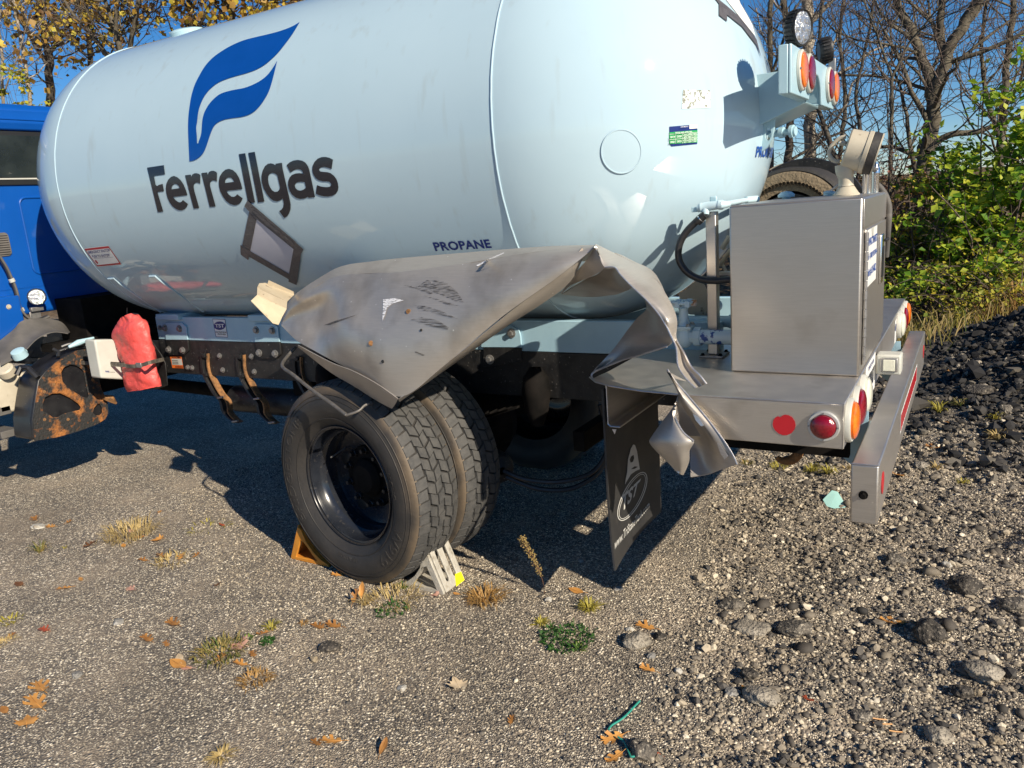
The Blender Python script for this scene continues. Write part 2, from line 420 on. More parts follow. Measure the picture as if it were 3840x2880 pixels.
def alu(name, c, rough, metal, streak, dirt=(0.25, 0.21, 0.16), dr=(0.60, 0.9), ds=4.0, sstr=(1, 1, 30), dents=0.05, scr=True):
    m, nt, p = _nt(name); N, K = nt.nodes, nt.links
    tc = N.new("ShaderNodeTexCoord")
    mp = N.new("ShaderNodeMapping"); mp.inputs['Scale'].default_value = sstr; K.new(tc.outputs['Object'], mp.inputs[0])
    st = N.new("ShaderNodeTexNoise"); st.inputs['Scale'].default_value = 14; st.inputs['Detail'].default_value = 8; K.new(mp.outputs[0], st.inputs['Vector'])
    cl = N.new("ShaderNodeTexNoise"); cl.inputs['Scale'].default_value = ds; cl.inputs['Detail'].default_value = 7; K.new(tc.outputs['Object'], cl.inputs['Vector'])
    r1 = N.new("ShaderNodeValToRGB"); r1.color_ramp.elements[0].position, r1.color_ramp.elements[1].position = 0.3, 0.7
    r1.color_ramp.elements[0].color = (*[x * (1 - streak) for x in c], 1); r1.color_ramp.elements[1].color = (*[min(1, x * (1 + streak)) for x in c], 1)
    K.new(st.outputs[0], r1.inputs[0])
    r2 = N.new("ShaderNodeValToRGB"); r2.color_ramp.elements[0].position, r2.color_ramp.elements[1].position = dr
    r2.color_ramp.elements[0].color = (0, 0, 0, 1); r2.color_ramp.elements[1].color = (.8, .8, .8, 1)
    K.new(cl.outputs[0], r2.inputs[0])
    mx = N.new("ShaderNodeMix"); mx.data_type = 'RGBA'; K.new(r2.outputs[0], mx.inputs[0]); K.new(r1.outputs[0], mx.inputs[6]); mx.inputs[7].default_value = (*dirt, 1)
    col = mx.outputs[2]
    if scr:      # short bright nicks
        vo = N.new("ShaderNodeTexVoronoi"); vo.inputs['Scale'].default_value = 16; K.new(tc.outputs['Object'], vo.inputs['Vector'])
        lt = N.new("ShaderNodeMath"); lt.operation = 'LESS_THAN'; lt.inputs[1].default_value = 0.055; K.new(vo.outputs['Distance'], lt.inputs[0])
        m2 = N.new("ShaderNodeMix"); m2.data_type = 'RGBA'; K.new(lt.outputs[0], m2.inputs[0]); K.new(col, m2.inputs[6]); m2.inputs[7].default_value = (0.72, 0.68, 0.62, 1)
        col = m2.outputs[2]
    K.new(col, p.inputs['Base Color'])
    p.inputs['Metallic'].default_value = metal
    mr = N.new("ShaderNodeMapRange"); K.new(st.outputs[0], mr.inputs[0]); mr.inputs[3].default_value = rough - 0.08; mr.inputs[4].default_value = rough + 0.10
    K.new(mr.outputs[0], p.inputs['Roughness'])
    bp = N.new("ShaderNodeBump"); bp.inputs['Strength'].default_value = dents; bp.inputs['Distance'].default_value = 0.03
    K.new(cl.outputs[0], bp.inputs['Height']); K.new(bp.outputs[0], p.inputs['Normal'])
    return m
M['alu'] = alu('aluminium_sheet', (0.60, 0.56, 0.51), 0.36, 0.85, 0.07)
M['alubox'] = alu('aluminium_cabinet', (0.55, 0.515, 0.47), 0.36, 0.88, 0.05, dr=(0.65, 1.0), scr=False)
M['fender'] = alu('fender_aluminium', (0.53, 0.485, 0.43), 0.42, 0.60, 0.06, dirt=(0.22, 0.18, 0.14), dr=(0.50, 0.85), ds=5, dents=0.10)
M['torn'] = alu('bright_torn_aluminium', (0.62, 0.61, 0.62), 0.35, 0.8, 0.15, scr=False)
# ------------------------------------------------------------------ ground
def _hash(ix, iy, s):
    h = (ix.astype(np.int64) * 374761393 + iy.astype(np.int64) * 668265263 + s * 974711) & 0x7fffffff
    h = ((h ^ (h >> 13)) * 1274126177) & 0x7fffffff
    return ((h ^ (h >> 16)) & 0xffff) / 65535.0
def vnoise(x, y, s=0):
    ix, iy = np.floor(x), np.floor(y); fx, fy = x - ix, y - iy
    fx, fy = fx * fx * (3 - 2 * fx), fy * fy * (3 - 2 * fy)
    a, b = _hash(ix, iy, s), _hash(ix + 1, iy, s); c, d = _hash(ix, iy + 1, s), _hash(ix + 1, iy + 1, s)
    return (a + (b - a) * fx) * (1 - fy) + (c + (d - c) * fx) * fy - .5
def sstep(a, b, x):
    t = np.clip((x - a) / (b - a), 0, 1); return t * t * (3 - 2 * t)
def loose(x, y):      # 0 on the packed lot, 1 on loose gravel and millings
    return sstep(-.25, .45, (x + .62) * .9 + .12 * (y + .8) + .35 * vnoise(x * 1.3, y * 1.3, 5))
def gz(x, y):
    x = np.asarray(x, float); y = np.asarray(y, float)
    lo = loose(x, y)
    z = .020 * vnoise(x * .7, y * .7, 1) * sstep(.6, 2.5, np.hypot(x + 2.2, y - .6))
    z = z + lo * (.050 * vnoise(x * 2.6, y * 2.6, 2) + .040 * vnoise(x * 6, y * 6, 3) + .022 * vnoise(x * 14, y * 14, 4)) + .004 * vnoise(x * 12, y * 12, 6)
    md = np.exp(-((x - 2.3) ** 2 / (2 * 1.35 ** 2) + (y - 5.3) ** 2 / (2 * 1.7 ** 2)))
    z = z + md * (.92 + .22 * vnoise(x * 2.2, y * 2.2, 7) + .10 * vnoise(x * 6, y * 6, 8) + .05 * vnoise(x * 15, y * 15, 9))
    z = z + sstep(9.5, 15, y + .12 * x) * 1.7 + .25 * vnoise(x * .6, y * .6, 10) * sstep(8, 10, y)
    return z
def gzf(x, y): return float(gz(x, y))
def axis(lo, hi, d, far0, far1):
    a = list(np.arange(lo, hi + d / 2, d)); st = d; v = lo
    while v > far0: st *= 1.22; v -= st; a.insert(0, v)
    st = d; v = a[-1]
    while v < far1: st *= 1.22; v += st; a.append(v)
    return np.array(a)
gx, gy_ = axis(-4.6, 3.0, .03, -220, 220), axis(-2.0, 7.0, .03, -60, 260)
GX, GY = np.meshgrid(gx, gy_)
GZ = gz(GX, GY)
nx, ny = len(gx), len(gy_)
me = bpy.data.meshes.new("ground")
co = np.stack([GX, GY, GZ], -1).reshape(-1, 3)
idx = np.arange(nx * ny).reshape(ny, nx)
q = np.stack([idx[:-1, :-1], idx[:-1, 1:], idx[1:, 1:], idx[1:, :-1]], -1).reshape(-1, 4)
def np_mesh(me, co, faces):
    k = faces.shape[1]
    me.vertices.add(len(co)); me.vertices.foreach_set("co", co.astype(np.float32).ravel())
    me.loops.add(faces.size); me.loops.foreach_set("vertex_index", faces.astype(np.int32).ravel())
    me.polygons.add(len(faces)); me.polygons.foreach_set("loop_start", np.arange(0, faces.size, k, dtype=np.int32))
    me.update(calc_edges=True)
    me.polygons.foreach_set("use_smooth", [True] * len(faces))
np_mesh(me, co, q)
STONE = [(0.0, (.050, .046, .042)), (.28, (.110, .098, .084)), (.48, (.23, .195, .15)), (.66, (.37, .31, .225)), (.84, (.55, .475, .355)), (1.0, (.74, .66, .52))]
def stone_ramp(N, stops=STONE):
    rp = N.new("ShaderNodeValToRGB")
    while len(rp.color_ramp.elements) < len(stops): rp.color_ramp.elements.new(.5)
    for e, (q, c) in zip(rp.color_ramp.elements, stops): e.position = q; e.color = (*c, 1)
    return rp
m, nt, p = _nt("gravel_ground"); N, K = nt.nodes, nt.links
tc = N.new("ShaderNodeTexCoord")
def vor(scale):
    v = N.new("ShaderNodeTexVoronoi"); v.inputs['Scale'].default_value = scale; v.inputs['Randomness'].default_value = 1
    K.new(tc.outputs['Object'], v.inputs['Vector']); return v
def sep(v):
    s = N.new("ShaderNodeSeparateColor"); K.new(v.outputs['Color'], s.inputs[0]); return s.outputs[0]
va, vb = vor(150), vor(84)
ra, rb = stone_ramp(N), stone_ramp(N)
K.new(sep(va), ra.inputs[0]); K.new(sep(vb), rb.inputs[0])
pick = N.new("ShaderNodeTexNoise"); pick.inputs['Scale'].default_value = 26; K.new(tc.outputs['Object'], pick.inputs['Vector'])
pr_ = N.new("ShaderNodeMapRange"); K.new(pick.outputs[0], pr_.inputs[0]); pr_.inputs[1].default_value, pr_.inputs[2].default_value = .5, .54
mx = N.new("ShaderNodeMix"); mx.data_type = 'RGBA'; K.new(pr_.outputs[0], mx.inputs[0]); K.new(ra.outputs[0], mx.inputs[6]); K.new(rb.outputs[0], mx.inputs[7])
dm = N.new("ShaderNodeMix"); dm.data_type = 'FLOAT'; K.new(pr_.outputs[0], dm.inputs[0]); K.new(va.outputs['Distance'], dm.inputs[2]); K.new(vb.outputs['Distance'], dm.inputs[3])
# binder between the stones, and broad tone: packed tan lot against dark millings
gap = N.new("ShaderNodeMapRange"); K.new(dm.outputs[0], gap.inputs[0]); gap.inputs[1].default_value, gap.inputs[2].default_value = .42, .62
mg = N.new("ShaderNodeMix"); mg.data_type = 'RGBA'; K.new(gap.outputs[0], mg.inputs[0]); K.new(mx.outputs[2], mg.inputs[6]); mg.inputs[7].default_value = (.11, .092, .072, 1)
big = N.new("ShaderNodeTexNoise"); big.inputs['Scale'].default_value = 1.1; big.inputs['Detail'].default_value = 6; K.new(tc.outputs['Object'], big.inputs['Vector'])
br = N.new("ShaderNodeMapRange"); K.new(big.outputs[0], br.inputs[0]); br.inputs[1].default_value, br.inputs[2].default_value = .35, .65; br.inputs[3].default_value, br.inputs[4].default_value = 1.2, 1.85
sx = N.new("ShaderNodeSeparateXYZ"); K.new(tc.outputs['Object'], sx.inputs[0])
at_md = N.new("ShaderNodeAttribute"); at_md.attribute_name = "millings"
dk = N.new("ShaderNodeMapRange"); K.new(at_md.outputs['Fac'], dk.inputs[0]); dk.inputs[3].default_value, dk.inputs[4].default_value = 1.0, .22
mu = N.new("ShaderNodeMath"); mu.operation = 'MULTIPLY'; K.new(br.outputs[0], mu.inputs[0]); K.new(dk.outputs[0], mu.inputs[1])
du = N.new("ShaderNodeTexNoise"); du.inputs['Scale'].default_value = 2.3; du.inputs['Detail'].default_value = 10; du.inputs['Roughness'].default_value = .7; K.new(tc.outputs['Object'], du.inputs['Vector'])
dr_ = N.new("ShaderNodeMapRange"); K.new(du.outputs[0], dr_.inputs[0]); dr_.inputs[1].default_value, dr_.inputs[2].default_value = .46, .70; dr_.inputs[4].default_value = .7
md_ = N.new("ShaderNodeMix"); md_.data_type = 'RGBA'; K.new(dr_.outputs[0], md_.inputs[0]); K.new(mg.outputs[2], md_.inputs[6]); md_.inputs[7].default_value = (.25, .20, .145, 1)
vm = N.new("ShaderNodeVectorMath"); vm.operation = 'SCALE'; K.new(md_.outputs[2], vm.inputs[0]); K.new(mu.outputs[0], vm.inputs[3])
at_l = N.new("ShaderNodeAttribute"); at_l.attribute_name = "litter"
ln = N.new("ShaderNodeTexNoise"); ln.inputs['Scale'].default_value = 9; ln.inputs['Detail'].default_value = 9; K.new(tc.outputs['Object'], ln.inputs['Vector'])
lr = stone_ramp(N, [(.3, (.025, .02, .012)), (.45, (.09, .055, .022)), (.55, (.20, .12, .05)), (.65, (.28, .19, .09)), (.72, (.10, .10, .03))]); K.new(ln.outputs[0], lr.inputs[0])
ml = N.new("ShaderNodeMix"); ml.data_type = 'RGBA'; K.new(at_l.outputs['Fac'], ml.inputs[0]); K.new(vm.outputs[0], ml.inputs[6]); K.new(lr.outputs[0], ml.inputs[7])
K.new(ml.outputs[2], p.inputs['Base Color']); p.inputs['Roughness'].default_value = .85
inv = N.new("ShaderNodeMath"); inv.operation = 'MULTIPLY'; inv.inputs[1].default_value = -1; K.new(dm.outputs[0], inv.inputs[0])
b1 = N.new("ShaderNodeBump"); b1.inputs['Strength'].default_value = .85; b1.inputs['Distance'].default_value = .010; K.new(inv.outputs[0], b1.inputs['Height'])
K.new(b1.outputs[0], p.inputs['Normal'])
me.materials.append(m)
mdv = np.exp(-((co[:, 0] - 2.1) ** 2 / (2 * 1.5 ** 2) + (co[:, 1] - 5.0) ** 2 / (2 * 1.9 ** 2)))
mdv = np.clip(mdv * 2.2 + .8 * vnoise(co[:, 0] * 3, co[:, 1] * 3, 21) * sstep(.15, .5, mdv), 0, 1) * sstep(2.2, 3.6, co[:, 1])
a_ = me.attributes.new("millings", 'FLOAT', 'POINT'); a_.data.foreach_set("value", mdv.astype(np.float32))
lit = sstep(6.6, 8.2, co[:, 1] + .5 * vnoise(co[:, 0] * 2, co[:, 1] * 2, 30))
a_ = me.attributes.new("litter", 'FLOAT', 'POINT'); a_.data.foreach_set("value", lit.astype(np.float32))
ground = link("ground", me); setp(ground, "gravel lot of tan and grey pebbles with dark asphalt millings", kind="structure")

# ------------------------------------------------------------------ loose stones as real geometry
ico = bmesh.new(); bmesh.ops.create_icosphere(ico, subdivisions=1, radius=1)
IV = np.array([v.co[:] for v in ico.verts]); IF = np.array([[v.index for v in f.verts] for f in ico.faces]); ico.free()
rg = np.random.default_rng(5)
def scatter(name, xs, ys, rad, tone, stops, sink=.35, label=None, flat=(.45, .8), rough=.22, smooth=True):
    n = len(xs)
    s = np.stack([rad * rg.uniform(.8, 1.3, n), rad * rg.uniform(.7, 1.1, n), rad * rg.uniform(*flat, n)], -1)
    V = IV[None] * (1 + rg.uniform(-rough, rough, (n, len(IV), 1))) * s[:, None]
    a = rg.uniform(0, 2 * np.pi, n); ca, sa = np.cos(a)[:, None], np.sin(a)[:, None]
    t = rg.normal(0, .25, n)[:, None]
    x, y, z = V[..., 0], V[..., 1], V[..., 2]
    y, z = y * np.cos(t) - z * np.sin(t), y * np.sin(t) + z * np.cos(t)
    X = x * ca - y * sa + xs[:, None]; Y = x * sa + y * ca + ys[:, None]
    Zz = z + (gz(xs, ys) + s[:, 2] * (1 - sink * 2))[:, None]
    me = bpy.data.meshes.new(name)
    F = (IF[None] + (np.arange(n) * len(IV))[:, None, None]).reshape(-1, 3)
    np_mesh(me, np.stack([X, Y, Zz], -1).reshape(-1, 3), F)
    if not smooth: me.polygons.foreach_set('use_smooth', [False] * len(me.polygons))
    at_ = me.attributes.new("tone", 'FLOAT', 'POINT'); at_.data.foreach_set("value", np.repeat(tone, len(IV)).astype(np.float32))
    m, nt, p = _nt(name); N, K = nt.nodes, nt.links
    a1 = N.new("ShaderNodeAttribute"); a1.attribute_name = "tone"; rp = stone_ramp(N, stops); K.new(a1.outputs['Fac'], rp.inputs[0])
    tc = N.new("ShaderNodeTexCoord"); no = N.new("ShaderNodeTexNoise"); no.inputs['Scale'].default_value = 160; K.new(tc.outputs['Object'], no.inputs['Vector'])
    mr = N.new("ShaderNodeMapRange"); K.new(no.outputs[0], mr.inputs[0]); mr.inputs[3].default_value, mr.inputs[4].default_value = .6, 1.35
    vm = N.new("ShaderNodeVectorMath"); vm.operation = 'SCALE'; K.new(rp.outputs[0], vm.inputs[0]); K.new(mr.outputs[0], vm.inputs[3])
    K.new(vm.outputs[0], p.inputs['Base Color']); p.inputs['Roughness'].default_value = .8
    me.materials.append(m)
    return setp(link(name, me), label, kind="stuff")
def pts(n, x0, x1, y0, y1): return rg.uniform(x0, x1, n), rg.uniform(y0, y1, n)
x, y = pts(60000, -4.4, 1.3, -1.75, 2.6)
keep = (y > -1.75 + .0 * x) & ((x + .5) * .6 + y > -1.75)
x, y = x[keep], y[keep]
lo = loose(x, y)
scatter("gravel", x, y, rg.uniform(.0026, .0060, len(x)) * (1 + .35 * lo) * np.where(rg.random(len(x)) < .03, 1.8, 1), np.clip(rg.beta(1.5, 1.6, len(x)) - .10 * lo, 0, 1), STONE, .30, "small tan and grey pebbles scattered over the lot")
x, y = pts(24000, -1.4, 1.6, -1.4, 3.2); k = loose(x, y) > .35; x, y = x[k], y[k]
scatter("coarse_gravel", x, y, rg.gamma(1.9, .0023, len(x)) + .0032, rg.beta(1.4, 1.6, len(x)), STONE, .22, "coarse loose stones and asphalt crumbs behind the truck", rough=.36, smooth=False)
x, y = pts(42000, -.8, 3.2, 2.2, 7.6)
k = np.exp(-((x - 2.1) ** 2 / (2 * 1.6 ** 2) + (y - 5.0) ** 2 / (2 * 2.1 ** 2))) > rg.uniform(.12, .75, len(x)); x, y = x[k], y[k]
MILL = [(0, (.008, .008, .009)), (.5, (.025, .023, .022)), (.74, (.06, .054, .047)), (.88, (.16, .14, .11)), (1, (.36, .31, .24))]
scatter("asphalt_rubble", x, y, rg.gamma(1.3, .0070, len(x)) + .005, rg.beta(1.1, 1.5, len(x)), MILL, .25, "black asphalt millings heaped beyond the bumper", flat=(.5, .95), rough=.42, smooth=False)
x, y = pts(620, -1.2, 2.4, -1.3, 3.4); k = loose(x, y) > .6; x, y = x[k], y[k]
scatter("asphalt_clods", x, y, rg.gamma(1.8, .006, len(x)) + .007, rg.beta(1.2, 1.3, len(x)), [(0, (.025, .023, .021)), (.5, (.085, .072, .058)), (1, (.25, .21, .155))], .38, "crumbled asphalt clods in the loose gravel", flat=(.5, .9), rough=.30)
# ------------------------------------------------------------------ the propane truck
truck = thing("propane_truck", (-2.7, 1.22, 0), "pale blue propane tank truck with blue cab, crumpled rear fender and aluminium rear deck", "truck")
def part(name, bm, mats, parent=None, **k): return obj(name, bm, mats, parent or truck, **k)
BOLT = None
def bolt(p, nrm, r=0.014, parent=None, h=0.014, m='galv'):
    """hex bolt head with washer; one shared mesh per size"""
    global BOLT
    if BOLT is None: BOLT = {}
    key = (r, h, m)
    if key not in BOLT:
        bm = B(); lathe(bm, [(0, 0), (0, r * 1.45), (h * .25, r * 1.45), (h * .25, r)], (0, 0, 0), (0, 0, 1), 16)
        lathe(bm, [(h * .25, r), (h, r), (h * 1.1, r * .8), (h * 1.1, 0)], (0, 0, 0), (0, 0, 1), 6)
        bmesh.ops.recalc_face_normals(bm, faces=bm.faces)
        me = bpy.data.meshes.new("bolt"); bm.to_mesh(me); bm.free(); me.materials.append(M[m]); BOLT[key] = me
    o = bpy.data.objects.new("bolt", BOLT[key]); COL.objects.link(o)
    o.location = Vector(p); o.rotation_euler = Vector(nrm).to_track_quat('Z', 'Y').to_euler()
    pr = parent or truck
    o.parent = pr
    if pr is truck: o.matrix_parent_inverse = Matrix.Translation(-truck.location)
    return o

# ---- tank
bm = B()
prof = [(XF - HF * math.cos(math.radians(a)), TR * math.sin(math.radians(a))) for a in np.linspace(0, 90, 28)]
prof += [(XF + (XR - XF) * i / 24, TR) for i in range(1, 24)]
prof += [(XR + HR * math.sin(math.radians(a)), TR * math.cos(math.radians(a))) for a in np.linspace(0, 90, 32)]
prof[0] = (prof[0][0], 0); prof[-1] = (prof[-1][0], 0)
lathe(bm, prof, (0, TY, TZ), (1, 0, 0), 160)
tank = part("tank", bm, M['tank'], smooth=180)
for x, r in ((XR, 0.0045), (XF, 0.003)):
    bm = B(); pts = [(x, TY + (TR + 0.001) * math.cos(t), TZ + (TR + .001) * math.sin(t)) for t in np.linspace(0, 2 * math.pi, 145)]
    for i in range(145):
        pts[i] = (pts[i][0] + rnd.uniform(-.0008, .0008), pts[i][1], pts[i][2])
    tube(bm, pts, r, 8, cap=False)
    obj("weld_seam", bm, M['tank'], tank)
def tank_decal(name, polys, zf, m, lift=0.003, step=12):
    return obj(name, decal_bm(polys_mesh([[zf(*q) for q in p] for p in polys]), on_tank, lift, step), m, tank, smooth='keep')
L1, L2, L3, L4 = Z(540, 540, .18083), Z(880, 540, .18083), Z(680, 60, .33755), Z(880, 740, .21097)
def dens(p, k=3): return [(q.x, q.y) for q in smooth_path([(x, y, 0) for x, y in p], k)]
flame = dens([(1315,65),(1230,115),(1100,165),(950,205),(820,235),(690,270),(560,325),(440,395),(340,470),(260,560),(200,660),(150,760),(115,870),(95,980),(80,1100),(75,1220),(78,1350),(90,1615)]) \
    + dens([(90,1615),(150,1600),(210,1560),(250,1510),(280,1440),(310,1350),(335,1280),(365,1220),(410,1180),(480,1150),(560,1135),(660,1122),(740,1100),(810,1060),(870,1000),(930,915),(975,830),(1010,720),(1040,600),(1065,495)])[1:] \
    + dens([(1065,495),(1020,570),(960,650),(890,710),(800,760),(700,798),(600,817),(500,840),(420,872),(350,930),(300,990),(265,1050),(245,1100),(232,1170),(225,1270),(215,1330),(195,1385),(188,1415)])[1:] \
    + [(175,1415)] + dens([(172,1330),(165,1240),(175,1180),(185,1090),(200,1020),(230,940),(270,870),(330,800),(410,740),(500,700),(600,668),(720,635),(830,595),(920,545),(1000,480),(1080,400),(1160,300),(1240,190),(1315,65)])[:-1]
tank_decal("flame_emblem", [flame], L3, M['flame'])
LET = [
 (L1, [[(62,490),(410,438),(435,630),(205,662),(240,845),(262,868),(285,866),(300,850),(385,826),(415,978),(277,995),(400,1402),(285,1412)]]),
 (L1, [[(900,1060),(870,960),(820,840),(760,750),(690,690),(620,662),(560,680),(500,740),(462,820),(450,910),(460,1010),(485,1110),(530,1210),(590,1290),(660,1345),(720,1370),(780,1375),(840,1350),(885,1305),(912,1245),(805,1160),(785,1190),(750,1210),(710,1205),(660,1170),(625,1130),(603,1098)],[(572,940),(740,915),(720,870),(685,835),(645,825),(605,840),(578,880)]]),
 (L1, [[(850,648),(970,634),(980,675),(1005,630),(1050,606),(1100,606),(1140,620),(1168,648),(1165,825),(1130,805),(1085,798),(1050,815),(1032,850),(1030,900),(1045,980),(1145,1328),(1030,1340),(940,1000)]]),
 (L1, [[(1187,602),(1308,588),(1320,635),(1345,580),(1390,558),(1440,555),(1490,575),(1514,600),(1510,785),(1475,760),(1430,752),(1390,770),(1370,810),(1370,870),(1385,930),(1487,1296),(1362,1305),(1270,930)]]),
 (L1, [[(2040,935),(2015,830),(1970,700),(1910,600),(1840,540),(1760,515),(1690,530),(1625,585),(1570,670),(1550,770),(1555,880),(1580,980),(1630,1080),(1700,1180),(1780,1240),(1860,1270),(1930,1262),(1990,1225),(2030,1170),(2045,1125),(1930,1040),(1905,1075),(1860,1097),(1810,1090),(1760,1050),(1725,1005),(1708,972)],[(1680,808),(1868,785),(1845,735),(1805,697),(1760,690),(1715,705),(1688,745)]]),
 (L2, [[(85,210),(218,190),(422,1213),(310,1225),(268,1160)]]),
 (L2, [[(280,182),(416,162),(617,1195),(485,1210)]]),
 (L2, [[(845,410),(978,388),(1000,540),(1130,1100),(1160,1250),(1158,1350),(1130,1440),(1085,1500),(1030,1535),(922,1390),(970,1360),(1005,1310),(1018,1250),(1012,1190),(995,1130),(950,1165),(880,1190),(800,1175),(730,1120),(660,1030),(600,920),(562,790),(555,660),(580,550),(625,460),(690,410),(750,400),(800,412),(845,440)],[(885,655),(840,615),(785,597),(735,610),(700,660),(692,730),(705,820),(735,900),(780,965),(835,995),(890,985),(930,945),(938,890)]]),
 (L2, [[(1075,438),(1140,380),(1220,342),(1310,330),(1400,345),(1470,390),(1520,460),(1550,545),(1668,1103),(1530,1115),(1522,1090),(1450,1128),(1360,1140),(1270,1115),(1190,1050),(1135,960),(1107,860),(1112,760),(1140,690),(1190,640),(1260,612),(1340,605),(1420,612),(1405,565),(1365,530),(1310,520),(1250,530),(1195,560),(1155,592)],[(1452,790),(1370,783),(1300,790),(1260,820),(1247,865),(1262,915),(1305,955),(1365,968),(1420,950),(1478,910)]]),
 (L2, [[(2038,325),(1960,285),(1880,268),(1800,272),(1720,305),(1655,370),(1615,450),(1608,540),(1630,630),(1680,710),(1750,755),(1830,775),(1910,775),(1960,785),(1995,815),(2002,850),(1975,885),(1915,895),(1850,892),(1780,880),(1705,852),(1685,1030),(1760,1065),(1850,1088),(1940,1090),(2030,1070),(2100,1030),(2140,970),(2152,900),(2140,810),(2110,730),(2060,660),(1990,605),(1920,585),(1830,578),(1775,570),(1752,540),(1760,500),(1800,480),(1860,475),(1930,490),(2010,520)]]),
]
for zf, polys in LET: tank_decal("letter", polys, zf, M['black'])
tank_decal("placard", [[(370,370),(1050,915),(970,1380),(258,955)]], L4, M['placard'], .003)
for i, p in enumerate([[(258,255),(390,385),(275,955),(135,855)], [(100,845),(265,950),(970,1365),(968,1462),(250,1055),(240,1118),(108,1020)],
                       [(225,55),(1085,790),(1050,925),(370,372),(170,160)], [(1075,795),(1222,925),(1180,1010),(1100,1560),(955,1500),(970,1330),(1045,915)]]):
    tank_decal("tape_strip", [p], L4, M['tape'], .005 + .0012 * i)
tank_decal("tape_strip", [[(330,215),(620,470),(900,690),(1060,815),(1045,850),(880,730),(600,520),(320,260)]], L4, M['tape'], .0105)
# side lettering
tx = text_bm("PROPANE", 0.03, 1.05); LP = Z(1600, 850, .16275)
quad_map(tx, LP(130,365), LP(1430,292), LP(1505,495), LP(205,568))
obj("propane_lettering", decal_bm(tx, on_tank, .003, 10), M['navy'], tank, smooth='keep')
# rear lettering wraps the rear head at one height
def head_pt(ang, z, lift=0.0):       # ang: bearing on the head, from the +X axis towards -Y
    rz = (z - TZ) / TR
    c = math.sqrt(max(0, 1 - rz * rz))
    n = Vector((math.cos(ang) * c * HR, -math.sin(ang) * c * TR, rz * TR))
    return Vector((XR, TY, TZ)) + n * (1 + lift / TR)
Z1 = Z(2540, 300, .36166)
pA, pB = on_tank(*Z1(828, 685)), on_tank(*Z1(812, 800))
angA = math.atan2(-(pA.y - TY) / TR, (pA.x - XR) / HR)
tx = text_bm("PROPANE", 0.03, 1.05)
cut_bm(tx, .1)
for v in tx.verts: v.co = head_pt(angA - v.co.x * 0.285 / 0.86, pB.z + (pA.z - pB.z) * v.co.y, .003)
bmesh.ops.recalc_face_normals(tx, faces=tx.faces)
for f in tx.faces:
    if f.normal.dot(f.calc_center_median() - Vector((XR, TY, TZ))) < 0: f.normal_flip()
obj("propane_lettering", tx, M['blueprint'], tank, smooth='keep')
# emergency sticker
L7 = Z(300, 900, .08137)
def sticker(name, zf, layers, texts, lift=.002, step=8):
    out = None; mats = []
    def mi(m):
        if M[m] not in mats: mats.append(M[m])
        return mats.index(M[m])
    for k, (poly, m) in enumerate(layers):
        b2 = decal_bm(polys_mesh([[zf(*q) for q in poly]]), on_tank, lift + .0009 * k, step, mi(m))
        out = b2 if out is None else join_bm_keep(out, b2)
    for t, m, q in texts:
        tb = quad_map(text_bm(t, .02), *[zf(*c) for c in q])
        b2 = decal_bm(tb, on_tank, lift + .0009 * len(layers), step, mi(m)); out = join_bm_keep(out, b2)
    return obj(name, out, mats, tank, smooth='keep')
def join_bm_keep(a, b):
    mp = {v: a.verts.new(v.co) for v in b.verts}
    for f in b.faces:
        try: a.faces.new([mp[v] for v in f.verts]).material_index = f.material_index
        except ValueError: pass
    b.free(); return a
sticker("emergency_sticker", L7, [([(185,385),(1310,255),(1930,1135),(785,1245)], 'white'), ([(200,410),(1310,280),(1905,1125),(790,1225)], 'red'), ([(290,490),(1340,375),(1805,1050),(785,1160)], 'white'),
    ([(665,925),(740,930),(800,1010),(830,1010),(830,1120),(690,1000),(710,990)], 'red'), ([(620,850),(1520,785),(1522,795),(625,862)], 'navy')],
    [("EMERGENCY SHUTOFF", 'navy', ((345,515),(1355,405),(1400,530),(410,640))), ("PUSH TO SHUTOFF", 'navy', ((535,710),(1340,640),(1390,760),(600,830)))])
L6 = Z(2480, 440, .09042)
gl = []
for a, b in (((335,705),(1500,615)),((600,700),(600,1100)),((885,680),(885,1080)),((1100,660),(1100,1060)),((1300,640),(1300,1040)),((335,925),(885,880)),((885,770),(1500,720)),((885,880),(1500,825)),((885,975),(1500,925))):
    w = 7
    gl.append(([(a[0]-w*(a[0]==b[0]),a[1]-w*(a[0]!=b[0])),(b[0]-w*(a[0]==b[0]),b[1]-w*(a[0]!=b[0])),(b[0]+w*(a[0]==b[0]),b[1]+w*(a[0]!=b[0])),(a[0]+w*(a[0]==b[0]),a[1]+w*(a[0]!=b[0]))], 'white'))
tt = [("TESTED AND APPROVED", 'white', ((575,615),(1275,565),(1275,620),(575,675)))]
tt.append(("1-877-RESI-AUT", 'white', ((805,375),(1130,350),(1130,395),(805,425))))
for t, x, y in (("2019",370,780),("2020",650,755),("2021",370,985),("2022",650,960)): tt.append((t, 'white', ((x,y),(x+195,y-15),(x+195,y+68),(x,y+83))))
mon = ["JAN","FEB","MAR","APR","MAY","JUN","JUL","AUG","SEP","OCT","NOV","DEC"]
for i, t in enumerate(mon):
    x = (925, 1130, 1335)[i % 3]; y = (690, 795, 895, 1000)[i // 3] - (i % 3) * 18
    tt.append((t, 'white', ((x,y),(x+135,y-10),(x+135,y+52),(x,y+62))))
sticker("inspection_sticker", L6, [([(335,385),(1500,290),(1490,1105),(420,1210),(345,1110)], 'navy'), ([(335,620),(1500,525),(1495,1040),(345,1110),(338,1100)], 'green'), ([(1165,315),(1500,290),(1500,455),(1165,480)], 'white')] + gl, tt, step=10)
